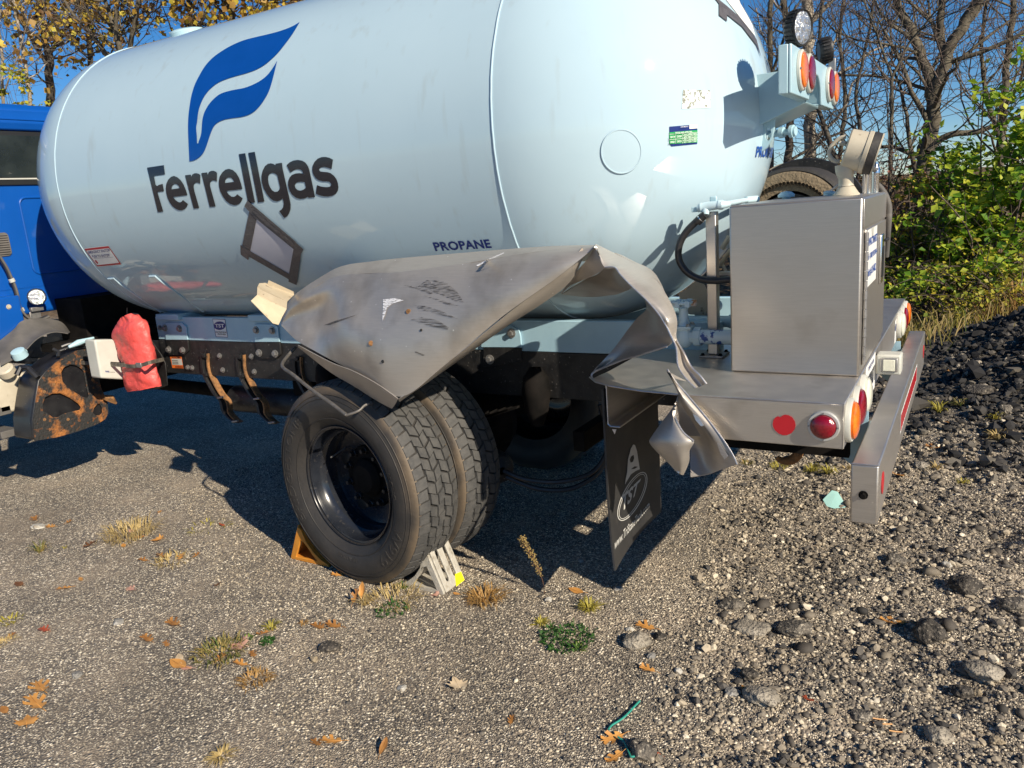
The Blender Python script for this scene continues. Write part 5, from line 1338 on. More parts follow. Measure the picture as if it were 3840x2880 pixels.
inn = [[(1552,246,.0),(1545,300,.0),(1560,400,.03),(1590,470,.05),(1630,515,.04)],[(1570,262,.01),(1585,320,.05),(1605,400,.08),(1630,450,.08),(1648,500,.05)],[(1585,285,.0),(1615,350,.02),(1640,420,.03),(1655,470,.03),(1656,500,.03)]]
sheet("skirt_pocket", patch([Z8p([(a, b, c + .0) for a, b, c in r]) for r in inn], 4, 4), M['fender'], scrap, th=.003)
bm = B(); tube(bm, smooth_path(Z8p([(1524,335,-.043),(1540,410,-.093),(1590,500,-.123),(1662,560,-.133)]), 5), .0035, 6); obj("torn_edge", bm, M['torn'], scrap)
bm = B(); tube(bm, smooth_path(Z8p([(q[0], q[1], q[2] - .002) for q in A[0]]), 5), .0026, 6); obj("torn_edge", bm, M['torn'], scrap)
for q in ([(1660,368,-.052),(1700,395,-.056),(1735,450,-.063),(1715,455,-.062),(1680,415,-.058)], [(1828,568,-.069),(1845,575,-.071),(1905,660,-.082),(1880,682,-.078),(1850,640,-.073)], [(1505,715,-.055),(1600,705,-.09),(1610,740,-.08),(1560,780,-.092)]):
    bm = B(); face(bm, [p_ - Vector((-.0, .006, .0)) for p_ in Z8p(q)]); thick(bm, .002); obj("torn_spot", bm, M['torn'], scrap)
# marks on the fender face
def scuff(name, polys, m, lift=.0035):
    out = None
    for p in polys:
        b2 = decal_bm(polys_mesh([[R3(*q) for q in p]]), on_fender, lift, 8, 0)
        out = b2 if out is None else join_bm_keep(out, b2)
    return obj(name, out, m, fender, smooth='keep')
def scuffmat(name, c, sc=(5, 90, 90), lo=.44, hi=.72):
    m, nt, p = _nt(name); N, K = nt.nodes, nt.links
    tc = N.new("ShaderNodeTexCoord"); mp = N.new("ShaderNodeMapping"); mp.inputs['Scale'].default_value = sc; mp.inputs['Rotation'].default_value = (0, math.radians(-24), 0)
    K.new(tc.outputs['Object'], mp.inputs[0])
    n_ = N.new("ShaderNodeTexNoise"); n_.inputs['Scale'].default_value = 3.0; n_.inputs['Detail'].default_value = 6; K.new(mp.outputs[0], n_.inputs['Vector'])
    r = N.new("ShaderNodeMapRange"); K.new(n_.outputs[0], r.inputs[0]); r.inputs[1].default_value, r.inputs[2].default_value = lo, hi
    p.inputs['Base Color'].default_value = (*c, 1); p.inputs['Roughness'].default_value = .6; p.inputs['Metallic'].default_value = 0
    K.new(r.outputs[0], p.inputs['Alpha'])
    return m
SC = scuffmat("rubber_scuff", (.045, .043, .045)); SG = scuffmat("fresh_scratch", (.80, .80, .82), lo=.38, hi=.5)
scuff("rubber_scuff", [[(1105,290),(1160,250),(1230,248),(1290,270),(1350,320),(1395,390),(1340,380),(1260,345),(1180,315)],
                       [(1085,405),(1150,410),(1250,440),(1355,490),(1300,480),(1200,455),(1110,430)],
                       [(1060,495),(1130,480),(1230,500),(1300,545),(1290,560),(1200,540),(1110,515)],
                       [(1010,280),(1110,290),(1200,330),(1190,340),(1100,305)], [(1140,345),(1250,372),(1370,410),(1300,405)], [(1085,690),(1150,715),(1140,722),(1090,700)]], SC)
scuff("fresh_scratch", [[(890,370),(960,362),(1018,375),(950,395),(915,420),(900,470),(885,505),(888,440)]], SG, .004)
scuff("fresh_scratch", [[(520,530),(600,500),(735,462),(640,498),(560,528)]], scuffmat("dull_graze", (.12, .11, .10), lo=.2, hi=.6), .004)
scuff("fresh_scratch", [[(1470,158),(1540,120),(1640,78),(1645,81),(1550,126),(1480,163)]], SG, .004)
for (cx, cy, r, m) in ((1048, 446, 13, 'rustedge'), (815, 643, 12, 'rustedge'), (1127, 561, 7, 'gasket'), (888, 756, 8, 'gasket')):
    p_ = on_fender(*R3(cx, cy), .002); q = on_fender(*R3(cx + r, cy), .002); n_ = Vector(CAM) - p_; n_ = (0.25, -1, .1)
    bm = B(); lathe(bm, [(-.002, (q - p_).length), (.002, (q - p_).length * .9), (.003, (q - p_).length * .5), (.001, 0)], p_, n_, 14); obj("bolt_hole", bm, M[m], fender)
# cream bracket torn off behind the fender nose, bent rod below it
bm = B()
face(bm, R3p([(68,378,-.03),(108,340,.06),(290,430,.10),(262,480,.08),(240,527,.05),(205,518,.02)]))
face(bm, R3p([(106,340,.06),(108,294,.07),(294,386,.11),(290,430,.10)]))
face(bm, R3p([(108,293,.07),(120,269,.12),(160,266,.16),(176,278,.17),(332,346,.21),(294,386,.11)]))
face(bm, R3p([(172,276,.17),(180,250,.175),(336,322,.215),(332,346,.21)]))
sheet("fender_bracket", bm, M['cream'], truck, .004, 20)
rp_ = [(345,668,.18),(290,730,.10),(263,772,.04),(275,800,.01),(330,838,-.02),(450,935,-.05),(560,1010,-.07),(655,1083,-.09),(672,1087,-.09),(740,1062,-.06),(775,1030,-.03),(815,1015,.0)]
bm = B(); tube(bm, smooth_path(R3p(rp_), 4), [.0085] * 30 + [.0065] * 15, 10); rod = part("bent_rod", bm, M['rod'])
bm = B(); lathe(bm, [(0, .012), (.008, .012), (.010, 0)], at(*R3(818, 1015), 1, -.002), (.2, -1, .1), 12); obj("rod_end", bm, M['blackmetal'], rod)
# ------------------------------------------------------------------ cab and the gear behind it
XCAB = -5.75
RC6 = Z(0, 300, .57274)
def cz(x, y, off=0.0): return at(*RC6(x, y), 0, XCAB + off)
zr = at(0, 222, 0, XCAB).z
bm = B()
zc1 = cz(60, 258).z; zc0 = cz(60, 330).z; zlow = cz(200, 1535).z
cabY0, cabY1 = .16, 2.28
bx(bm, (XCAB - 1.9, cabY0, zlow), (XCAB, cabY1, zc0)); 
cab = part("cab", bm, M['cab'], bevel=.03, segs=4)
bm = B()
sec = [(XCAB + .012, zc0 + .002), (XCAB + .03, zc0 + .06), (XCAB + .022, zc1), (XCAB + .02, zr - .04), (XCAB - .02, zr), (XCAB - 1.6, zr + .05), (XCAB - 1.9, zc0 + .002)]
prism(bm, [(x, cabY0 - .01, z) for x, z in sec], (0, cabY1 - cabY0 + .02, 0)); obj("roof_cap", bm, M['cab'], cab, bevel=.012)
bm = B(); bx(bm, (XCAB + .02, cabY0 + .02, zc1 - .006), (XCAB + .032, cabY1 - .02, zc1 + .006)); obj("roof_rib", bm, M['cab'], cab, bevel=.004)
# rear window
wy0, wy1 = .40, 2.04
wz0, wz1 = cz(60, 690).z, cz(60, 336).z
def rrect(y0, y1, z0, z1, r, n=6):
    o = []
    for cy, cz_, a in ((y1 - r, z1 - r, 0), (y0 + r, z1 - r, 90), (y0 + r, z0 + r, 180), (y1 - r, z0 + r, 270)):
        for k in range(n + 1):
            t = math.radians(a + 90 * k / n); o.append((cy + r * math.cos(t), cz_ + r * math.sin(t)))
    return o
bm = B(); prism(bm, [(XCAB + .001, y, z) for y, z in rrect(wy0, wy1, wz0, wz1, .09)], (.014, 0, 0)); win = obj("rear_window", bm, M['gasket'], cab, bevel=.004)
bm = B(); prism(bm, [(XCAB + .0155, y, z) for y, z in rrect(wy0 + .045, wy1 - .045, wz0 + .055, wz1 - .03, .07)], (.003, 0, 0)); obj("pane", bm, M['glass'], win)
bm = B(); bx(bm, (XCAB + .0155, wy0 + .1, wz0 + .040), (XCAB + .020, wy1 - .1, wz0 + .050)); obj("trim_strip", bm, M['offwhite'], win)
# pressed panels
for y0, y1 in ((.36 + .34, 1.05), (1.4, 1.75)):
    bm = B(); c0_ = cz(122, 790); c1_ = cz(235, 1270)
    o = rrect(c0_.y, c0_.y + .38, c1_.z, c0_.z + .02, .05)
    if y0 > 1: o = [(q[0] + .8, q[1]) for q in o]
    tube(bm, [(XCAB + .002, y, z) for y, z in o + o[:1]], .009, 8, cap=False); obj("pressed_panel", bm, M['cab'], cab)
bm = B(); a = cz(100, 1366); bx(bm, (XCAB + .0005, cabY0 + .05, a.z - .003), (XCAB + .004, cabY1 - .05, a.z + .003)); obj("seam", bm, M['cab'], cab)
# louvred vent
v0, v1 = cz(0, 1000), cz(80, 1150)
vy1 = v1.y; vz0, vz1 = (v1.z), (v0.z)
bm = B(); o = rrect(vy1 - .17, vy1, vz0, vz1, .03); prism(bm, [(XCAB + .001, y, z) for y, z in o], (.008, 0, 0)); vent = obj("vent", bm, M['plastic'], cab, bevel=.002)
for k in range(9):
    z = vz0 + .018 + (vz1 - vz0 - .036) * k / 8
    bm = B(); prism(bm, [(XCAB + .0095, vy1 - .16, z - .006), (XCAB + .018, vy1 - .16, z - .003), (XCAB + .0095, vy1 - .16, z + .005)], (0, .148, 0)); obj("louvre", bm, M['plastic'], vent)
# side fairing lower left, cable and work lamp
f1 = at(*R2(168, 540), 0, XCAB + .12); f0 = at(*R2(165, 668), 0, XCAB + .12)
bm = B(); bx(bm, (XCAB - .3, cabY0 - .02, f0.z), (XCAB + .12, f1.y, at(*R2(100, 385), 0, XCAB + .12).z)); fair = obj("side_fairing", bm, M['cab'], cab, bevel=.012, segs=3)
bolt(at(*R2(60, 462), 0, XCAB + .121), (1, 0, 0), .012, fair, .010, 'beige')
cb = [(-30,1120),(0,1168),(35,1225),(65,1290),(90,1350),(105,1400),(112,1450),(130,1500),(165,1545),(210,1570),(260,1565),(310,1545)]
bm = B(); tube(bm, smooth_path([cz(*q, .05 if i < 7 else .1) for i, q in enumerate(cb)], 4), .0105, 8); cbl = obj("cable", bm, M['hose'], cab)
bm = B(); tube(bm, smooth_path([cz(*q, .06 if i < 7 else .12) for i, q in enumerate([(x + 12, y + 4) for x, y in cb])], 4), .008, 8); obj("cable", bm, M['plastic'], cab)
for q in ((78,1312),(105,1452),(140,1505)):
    p_ = cz(*q, .055); bm = B(); lathe(bm, [(-.014, .016), (-.012, .02), (.012, .02), (.014, .016)], p_, (0, -.3, 1), 10); obj("cable_clip", bm, M['offwhite'], cab)
wl_c = cz(240, 1420, .14)
wlp = work_lamp(wl_c, (.80, -.58, .02), .060, cab)
bm = B(); bx(bm, (wl_c.x - .05, wl_c.y - .045, wl_c.z - .105), (wl_c.x - .02, wl_c.y + .045, wl_c.z - .075)); bx(bm, (wl_c.x - .052, wl_c.y - .05, wl_c.z - .19), (wl_c.x - .046, wl_c.y + .03, wl_c.z - .106)); obj("lamp_bracket", bm, M['galv'], wlp, bevel=.003)
# front mudguard of dark plastic, with its tyre behind
bm = B()
cyx, cyz, yy0 = -6.35, .56, .10
prof_ = [(cyx + rr_ * math.cos(t), cyz + rr_ * math.sin(t)) for rr_, seq in ((.70, np.linspace(math.radians(20), math.radians(100), 14)), (.56, np.linspace(math.radians(100), math.radians(20), 14))) for t in seq]
MG = [[(0,700,.04),(100,620,.04),(160,560,.05),(300,545,.1),(420,570,.2),(480,640,.3)], [(0,790,.02),(60,740,.02),(150,700,.03),(260,640,.08),(380,625,.18),(480,645,.3)], [(5,870,.0),(90,830,.0),(165,780,.01),(260,685,.06),(370,640,.16),(470,650,.28)]]
rows = [[at(*R2(a, b), 0, -5.62 + .14 * j) for a, b, c in r] for j, r in enumerate(MG)]
g_ = patch(rows, 5, 4); thick(g_, .006); part("front_mudguard", g_, M['plastic'])
bm = B(); lathe(bm, [(0, 0), (0, .44), (.03, .51), (.22, .51), (.25, .44), (.25, 0)], (-7.0, .30, .51), (0, 1, 0), 48); part("front_tyre", bm, M['rubber'])
bm = B(); bx(bm, (-5.74, .75, .62), (-5.4, 1.7, 1.35)); bx(bm, (-5.5, .45, 1.00), (-5.35, 2.0, 1.06)); part("cab_underframe", bm, M['dark'])
# black box tank with its rusted end plate
XS = -5.10
RS = Z(0, 1180, .5251)
def sp(x, y, off=0.0): return at(*RS(x, y), 0, XS + off)
pl_ = [(245,900),(232,760),(255,600),(278,470),(330,405),(410,330),(545,255),(660,240),(672,300),(690,400),(715,520),(760,620),(768,700),(745,745),(690,780),(560,830),(400,875)]
holes = [[(430,410),(450,375),(500,352),(545,358),(580,380),(600,400),(612,460),(622,520),(638,580),(625,600),(590,592),(540,565),(480,525),(440,480)],
         [(300,640),(315,590),(370,560),(430,556),(500,590),(560,630),(582,660),(570,685),(500,700),(450,715),(410,738),(370,735),(330,705),(300,690)],
         [(655,700),(665,665),(690,635),(715,632),(732,665),(735,700),(715,722),(680,725)]]
def yz(q): p_ = sp(*q); return (p_.y, p_.z)
out = [yz(q) for q in pl_]
# body behind the plate
def extr(poly2, x0, x1):
    bm = B(); prism(bm, [(x0, y, z) for y, z in poly2], (x1 - x0, 0, 0)); return bm
bod = [(out[0][0] + .0, out[0][1] + .004)] + [(y, z) for y, z in out[1:]]
ymin = min(y for y, z in bod)
body = [(.035, .50), (.02, .56), (.02, .80), (.05, .865), (.14, .90), (.19, .915), (.28, .985), (.40, 1.0), (.62, 1.0), (.70, .86), (.70, .60), (.62, .52), (.40, .485), (.10, .475)]
bm = extr([(y, z) for y, z in out], XS - .26, XS - .014)
sbox = part("side_box", bm, M['blackgloss'], bevel=.018, segs=3)
pm = polys_mesh([out] + [[yz(q) for q in h] for h in holes])
for v in pm.verts: v.co = Vector((XS, v.co.x, v.co.y))
thick(pm, .012)
bmesh.ops.recalc_face_normals(pm, faces=pm.faces)
ep = obj("end_plate", pm, M['rust'], sbox, smooth=30)
for h in holes:
    bm = B(); o = [sp(*q, .004) for q in h]; tube(bm, o + o[:1], .006, 6, cap=False); obj("hole_rim", bm, M['rust'], sbox)
for q in ((395,415),(575,328),(655,465),(310,550),(312,748),(480,747),(378,498)): bolt(sp(*q, .001), (1, 0, 0), .012, sbox, .012, 'rustedge')
bm = B(); s = [sp(*q, -.06) for q in ((130,425),(160,378),(235,420),(275,455))]
tube(bm, [sp(120,430,-.1), sp(150,375,-.1), sp(200,380,-.06), sp(270,450,.0)], .02, 8); obj("hold_down_strap", bm, M['blackgloss'], sbox)
bm = B(); a = sp(340, 330, -.15); tube(bm, [sp(380,245,-.05), sp(420,265,-.02), sp(415,300,.0)], .012, 8); tube(bm, [sp(400,270,-.05), sp(520,225,-.02), sp(640,235,-.02)], .010, 8); tube(bm, smooth_path([sp(440,230,-.05), sp(500,210,-.03), sp(600,200,.0), sp(660,165,.02)]), .012, 8); obj("battery_cable", bm, M['hose'], sbox)
bm = B(); tube(bm, [sp(490,232,.02), sp(560,200,.03), sp(670,165,.04)], [.010, .022, .008], 10); obj("pry_handle", bm, M['paleblue'], sbox)
bm = B(); p_ = sp(45, 400, -.25); lathe(bm, [(-.03, .055), (.02, .055), (.03, .045), (.03, 0)], p_, (.3, -.5, .8), 18); cap_ = part("filler_cap", bm, M['beige'])
bm = B(); a = sp(0, 420, -.28); b = sp(80, 700, -.28); bx(bm, (XS - .50, .02, b.z), (XS - .28, .6, a.z - .03)); part("tank_body", bm, M['beige'], bevel=.02)
bm = B(); a = sp(0, 700, -.1); bx(bm, (XS - 1.6, -.02, a.z - .06), (XS - .28, .10, a.z)); bx(bm, (XS - 1.6, .0, a.z - .22), (XS - .28, .12, a.z - .17)); part("step", bm, M['plastic'], bevel=.004)
bm = B(); tube(bm, [sp(745,590,.04), sp(790,600,.05), sp(830,635,.05)], [.02, .03, .008], 6); part("ground_stud", bm, M['rustedge'])
bm = B(); p_ = sp(150, 300, -.2); lathe(bm, [(0, .05), (.05, .045), (.06, 0)], p_, (.2, -.4, .9), 16); tube(bm, smooth_path([sp(130,300,-.2), sp(120,265,-.2), sp(160,245,-.2), sp(190,260,-.2), sp(190,300,-.2)]), .005, 6); part("filler_cap", bm, M['paleblue'])
# white control box
XBB = -4.74
def bp_(x, y, off=0): return at(*R2(x, y), 0, XBB + off)
q = [bp_(652,690), bp_(668,684), bp_(785,684), bp_(872,965), bp_(860,966), bp_(720,955), bp_(706,945)]
bm = B(); prism(bm, [(XBB, p_.y, p_.z) for p_ in (bp_(652,690), bp_(700,956), bp_(862,966), bp_(860,800), bp_(800,686))], (-.12, 0, 0)); wb = part("control_box", bm, M['offwhite'], bevel=.012, segs=3)
tb = quad_map(text_bm("BASE", .04), (728,902),(754,904),(756,916),(730,914))
for v in tb.verts: v.co = bp_(v.co.x, v.co.y, .0012)
face_camera(tb); obj("box_lettering", tb, M['navy'], wb, smooth='keep')
tb = quad_map(text_bm("ENGINEERING INC.", .0), (757,910),(795,912),(796,917),(758,915))
for v in tb.verts: v.co = bp_(v.co.x, v.co.y, .0012)
face_camera(tb); obj("box_lettering", tb, M['gasket'], wb, smooth='keep')
# mounting plate behind the red cover
YPL = .70
bm = B(); prism(bm, [at(*R2(*q), 1, YPL) for q in ((1000,640),(1040,690),(1110,790),(1140,850),(1156,1005),(1095,1028),(960,1040))], (0, .008, 0)); mp_ = part("mounting_plate", bm, M['blackmetal'], bevel=.001)
# the red extinguisher cover strapped to it
YB = .58
outl_ = [((858,528),(885,512),(925,512)), ((812,590),(880,540),(965,545)), ((785,665),(900,560),(1000,575)), ((790,700),(910,640),(1035,670)), ((820,770),(940,740),(1050,760)), ((860,850),(960,840),(1065,840)), ((872,890),(980,880),(1075,875)), ((880,960),(990,950),(1098,960)), ((905,1045),(1000,1035),(1103,1015))]
NB = 26; rings = []
for (a, c, b) in outl_:
    pa, pb_ = at(*R2(*a), 1, YB), at(*R2(*b), 1, YB); ctr = (pa + pb_) / 2; hw = (pb_ - pa) / 2
    dp = .075 if a[1] > 600 else .05
    ring = []
    for k in range(NB * 2):
        t = 2 * math.pi * k / (NB * 2)
        rr_ = 1 + .07 * math.sin(5 * t + a[1] * .03) + rnd.uniform(-.03, .03)
        ring.append(ctr + hw * math.cos(t) * (1 + rnd.uniform(-.01, .01)) + Vector((0, -dp * math.sin(t) * rr_, 0)))
    rings.append(ring)
fin = [smooth_path([r[k] for r in rings], 8) for k in range(NB * 2)]
bm = B(); vv = [[bm.verts.new(p_) for p_ in f] for f in fin]
m_ = len(vv[0])
from mathutils import noise as _ns
for k in range(len(vv)):
    for j in range(m_ - 1):
        bm.faces.new((vv[k][j], vv[(k + 1) % len(vv)][j], vv[(k + 1) % len(vv)][j + 1], vv[k][j + 1]))
bm.faces.new([v[0] for v in vv]); bm.faces.new([v[-1] for v in vv][::-1])
bmesh.ops.recalc_face_normals(bm, faces=bm.faces); bm.normal_update()
for v in bm.verts:
    v.co += v.normal * (.022 * _ns.noise(v.co * 7) - .042 * max(0, .16 - abs(_ns.noise(Vector((v.co.x * 13 + v.co.z * 5, v.co.y * 13, v.co.z * 6))))) - .030 * max(0, .14 - abs(_ns.noise(Vector((v.co.x * 9 - v.co.z * 11, v.co.y * 9, v.co.z * 14 + 7))))))
bc = obj("extinguisher_cover", bm, M['redcloth'], None, smooth=70)
setp(bc, "red vinyl extinguisher cover strapped upright beside the white control box", "fire extinguisher cover")
bm = B(); pts = [at(*R2(*q), 1, YB - .095) for q in ((862,858),(870,868),(920,873),(990,862),(1040,845))] + [at(*R2(1130,825), 1, YPL - .01)]
pp = smooth_path(pts, 4); vv = [[bm.verts.new(p_ + Vector((0, 0, h))) for h in (-.013, .013)] for p_ in pp]
for a, b in zip(vv, vv[1:]): bm.faces.new((a[0], b[0], b[1], a[1]))
thick(bm, .004); st = obj("strap", bm, M['strap'], bc)
bm = B(); p_ = at(*R2(962, 866), 1, YB - .10); bx(bm, (p_.x - .03, p_.y - .006, p_.z - .017), (p_.x + .025, p_.y + .004, p_.z + .017)); obj("buckle", bm, M['galv'], st, bevel=.003)
bm = B(); tube(bm, [at(*R2(880,515),1,YB), at(*R2(920,508),1,YB-.01), at(*R2(955,512),1,YB)], .004, 6); tube(bm, [at(*R2(878,510),1,YB), at(*R2(878,468),1,YB)], .002, 6); obj("cord_tie", bm, M['hose'], bc)
# ------------------------------------------------------------------ wheel chocks
def chock(x_toe, x_back, y0, y1, h, m, label, mark=None, flip=1):
    """wedge with a hollowed tyre face, open sides and two slots in the back plate"""
    L_ = abs(x_back - x_toe)
    t = thing("wheel_chock", ((x_toe + x_back) / 2, (y0 + y1) / 2, 0), label, "wheel chock")
    sx = 1 if x_back > x_toe else -1
    def P(u, z, y): return (x_toe + sx * u * L_, y, z)
    cur = [(.02, .012), (.20, .032), (.38, .070), (.52, .118), (.62, h - .012)]
    # side frames: triangle with a triangular opening
    for yy in (y0, y1 - .014):
        o = [(0, 0), (1.0, 0), (1.0, .012), (.70, h)] + [(u, z) for u, z in reversed(cur)]
        inn = [(.30, .022), (.86, .018), (.68, h * .62), (.60, h * .58), (.50, .085), (.40, .048)]
        pm = polys_mesh([o, inn])
        for v in pm.verts: v.co = Vector(P(v.co.x, v.co.y, yy))
        g = bmesh.ops.extrude_face_region(pm, geom=pm.faces[:]); bmesh.ops.translate(pm, verts=[e for e in g['geom'] if isinstance(e, bmesh.types.BMVert)], vec=(0, .014, 0))
        obj("side_web", pm, m, t, bevel=.002)
    # tyre face
    bm = B(); prism(bm, [P(u, z, y0 + .0145) for u, z in cur] + [P(u + .045, z - .010, y0 + .0145) for u, z in reversed(cur)], (0, y1 - y0 - .029, 0)); obj("tyre_face", bm, m, t, bevel=.001)
    # sloping back plate with two slots
    def back(v, y, off=0): # v: 0 bottom..1 top
        return (P(1.0 - .30 * v + off, .004 + (h - .004) * v, y))
    W_ = y1 - y0 - .029
    o = [(0, 0), (W_, 0), (W_, 1), (0, 1)]
    def slot(c, w): return [(c + w * math.cos(a), .55 + (.30 if math.sin(a) > 0 else -.30) + .07 * math.sin(a)) for a in np.linspace(0, 2 * math.pi, 17)[:-1]]
    pm = polys_mesh([o, slot(W_ * .28, W_ * .085), slot(W_ * .70, W_ * .085)])
    for v in pm.verts: v.co = Vector(back(v.co.y, y0 + .0145 + v.co.x))
    thick(pm, .010)
    bp__ = obj("back_plate", pm, m, t, bevel=.002)
    bm = B(); bx(bm, (min(P(0, 0, 0)[0], P(.98, 0, 0)[0]), y0 + .0145, .0), (max(P(0.02, 0, 0)[0], P(.97, 0, 0)[0]), y1 - .0145, .008)); obj("floor_plate", bm, m, t)
    if mark:
        bm = B(); face(bm, [Vector(back(v, y0 + .0145 + c, .05)) for c, v in mark]); thick(bm, .001); obj("paint_mark", bm, M['yellow'], bp__)
    return t
chock(-2.035, -1.770, .085, .262, .215, M['castalu'], "weathered aluminium wheel chock with yellow paint mark behind the tyre", [(.075, .0), (.148, .0), (.148, .20), (.10, .24)])
chock(-2.52, -2.80, .10, .28, .20, M['orange'], "orange painted wheel chock wedged under the front side of the tyre")

def gpt(dx, dy, lift=0.0):
    """pixel -> point on the uneven ground"""
    z = 0.0
    for _ in range(8):
        p_ = at(dx, dy, 2, z); z = gzf(p_.x, p_.y)
    p_.z = z + lift
    return p_
def px_m(dx, dy):      # metres per photo display pixel at that ground point
    return (gpt(dx, dy) - Vector(CAM)).length * DS / FPX
G1, G2, G3, G4, G5 = Z(0, 1900, .5907), Z(900, 2050, .5), Z(1900, 2050, .5), Z(2840, 1900, .5907), Z(3200, 1000, .9453)
G7 = Z(2700, 1350, .27125)

# ------------------------------------------------------------------ rocks
def rockmat(name, lo, hi, speck=(.34, .32, .28), sc=60):
    return mat(name, lo, hi, rough=.9, scale=9, c3=speck, s3=sc, r3=(.56, .62), bump=.8, bscale=75)
RK = {'asphalt': rockmat('asphalt_chunk', (.06, .053, .045), (.17, .148, .12), (.42, .37, .29), 95), 'pale': rockmat('pale_chunk', (.24, .21, .165), (.42, .37, .295), (.11, .095, .08), 95),
      'white': rockmat('white_stone', (.42, .40, .35), (.58, .55, .49), (.34, .30, .24), 20), 'grey': rockmat('grey_stone', (.20, .19, .175), (.30, .285, .26), (.38, .36, .33), 24),
      'dark': rockmat('dark_clod', (.025, .022, .019), (.085, .073, .06), (.22, .19, .15), 80), 'tan': rockmat('tan_stone', (.28, .22, .14), (.40, .33, .23), (.2, .16, .11), 24)}
def rock(zf, x, y, w, hh, kind, label, seed):
    from mathutils import noise
    dx, dy = zf(x, y); sc = zf(x + 1, y)[0] - dx
    c = gpt(dx, dy + hh * sc * .35); k = px_m(dx, dy) * sc
    bm = B(); bmesh.ops.create_icosphere(bm, subdivisions=4, radius=1)
    r_ = w * k / 2; ah = min(hh / w, .95)
    off = Vector((seed * 3.7, seed * 1.3, seed * .7))
    for v in bm.verts:
        d = v.co.normalized()
        s = 1 + .30 * noise.noise(d * 1.3 + off) + .16 * noise.noise(d * 3.1 + off) + .07 * noise.noise(d * 8 + off)
        # chop with a few planes for broken faces
        q = d * s
        for j in range(4):
            n_ = Vector((noise.noise(off + Vector((j, 0, 0))), noise.noise(off + Vector((0, j, 3))), noise.noise(off + Vector((5, 0, j))) + .15)).normalized()
            e = q.dot(n_) - .72
            if e > 0: q -= n_ * e * .85
        v.co = Vector((q.x * r_, q.y * r_ * .85, q.z * r_ * max(.28, ah * .95)))
    if kind in ('asphalt', 'pale', 'dark'):
        for v in bm.verts: v.co *= 1 + .035 * noise.noise(v.co.normalized() * 26 + off)
    o = obj("rock", bm, RK[kind], None, smooth=60)
    o.location = (c.x, c.y, c.z + r_ * max(.28, ah * .95) * .42); o.rotation_euler = (rnd.uniform(-.15, .15), rnd.uniform(-.15, .15), rnd.uniform(-.4, .4))
    return setp(o, label, "rock", "loose rocks on the gravel")
ROCKS = [
 (G3,1015,1500,185,190,'asphalt',"big rounded asphalt chunk in the foreground beside the teal twine"),
 (G3,975,690,190,130,'pale',"pale pebbly asphalt chunk lying just below an orange leaf, right of the clover"),
 (G3,1285,922,58,50,'white',"white egg-sized stone right of the orange leaf on the gravel edge"),
 (G3,1085,812,62,50,'grey',"triangular light grey stone below the pale asphalt chunk"),
 (G3,925,612,58,34,'white',"flat cream stone left of the orange leaf over the pale chunk"),
 (G3,838,305,70,34,'grey',"flat blue-grey stone at the edge of the truck's shadow"),
 (G3,1690,1085,95,60,'grey',"rounded grey stone with a curled leaf at its right side"),
 (G3,1830,605,240,85,'pale',"long flat slab of broken asphalt, uppermost slab on the loose gravel"),
 (G3,1915,1095,240,120,'pale',"broad flat asphalt slab with a curled leaf on its upper left corner"),
 (G3,1825,945,120,90,'dark',"dark crumbly clod above the broad flat slab"),
 (G3,1690,420,160,90,'asphalt',"dark lumpy clod on the gravel left of the long slab's upper side"),
 (G3,1150,668,95,55,'dark',"small dark clod touching the right side of the pale asphalt chunk"),
 (G3,312,392,60,40,'white',"cream stone at the foot of the dried weed stalk"),
 (G3,560,100,48,34,'grey',"small grey stone lying inside the truck's shadow near the mudflap"),
 (G4,1450,1035,195,110,'pale',"large pale asphalt chunk standing at the right side of the gravel"),
 (G4,1095,760,165,170,'dark',"tall dark clod to the right of the bridge-shaped orange leaf"),
 (G4,240,755,185,85,'asphalt',"wide dark asphalt lump left of the bridge-shaped leaf"),
 (G4,875,330,120,55,'asphalt',"grey asphalt lump below the bumper's end"),
 (G4,1320,490,150,120,'dark',"dark clod with a tan chip in its hollow"),
 (G4,1620,612,130,75,'asphalt',"brown-grey rock by the right edge above the large pale chunk"),
 (G4,1150,1440,140,80,'pale',"flat pale slab low in the gravel near the dry twigs"),
 (G4,1205,362,55,36,'white',"white oval stone on the gravel right of the bumper end"),
 (G4,655,1312,125,55,'asphalt',"flat grey slab sunk in the gravel above the dry twigs"),
 (G4,1305,1165,95,80,'dark',"dark knobbly clod below the large pale chunk"),
 (G4,1392,1172,58,40,'tan',"pinkish tan stone beside the dark knobbly clod"),
 (G4,1515,1475,75,45,'tan',"tan stone near the lower right corner of the lot"),
 (G5,268,784,62,26,'pale',"pale flat chip of concrete on the dark millings by the bumper"),
 (G5,602,562,50,40,'asphalt',"grey lump on the millings mound, farthest to the right"),
 (G5,495,480,95,45,'dark',"black clod half way up the millings mound"),
 (G1,495,1062,60,42,'grey',"flat grey stone on the packed lot left of the pale leaf pile"),
 (G1,245,122,75,30,'white',"flat whitish stone near the upper left brown leaves"),
 (G1,755,726,62,32,'grey',"flat grey oval stone set in the packed lot"),
 (G2,552,836,62,50,'tan',"tan pebble below the flattened dark clump on the packed lot"),
 (G2,672,742,150,70,'dark',"flattened dark asphalt clump on the packed lot in front of the tyre"),
 (G2,1212,1055,72,36,'white',"cream oval stone left of the pale maple leaf"),
]
for i, r in enumerate(ROCKS): rock(*r, i + 1)

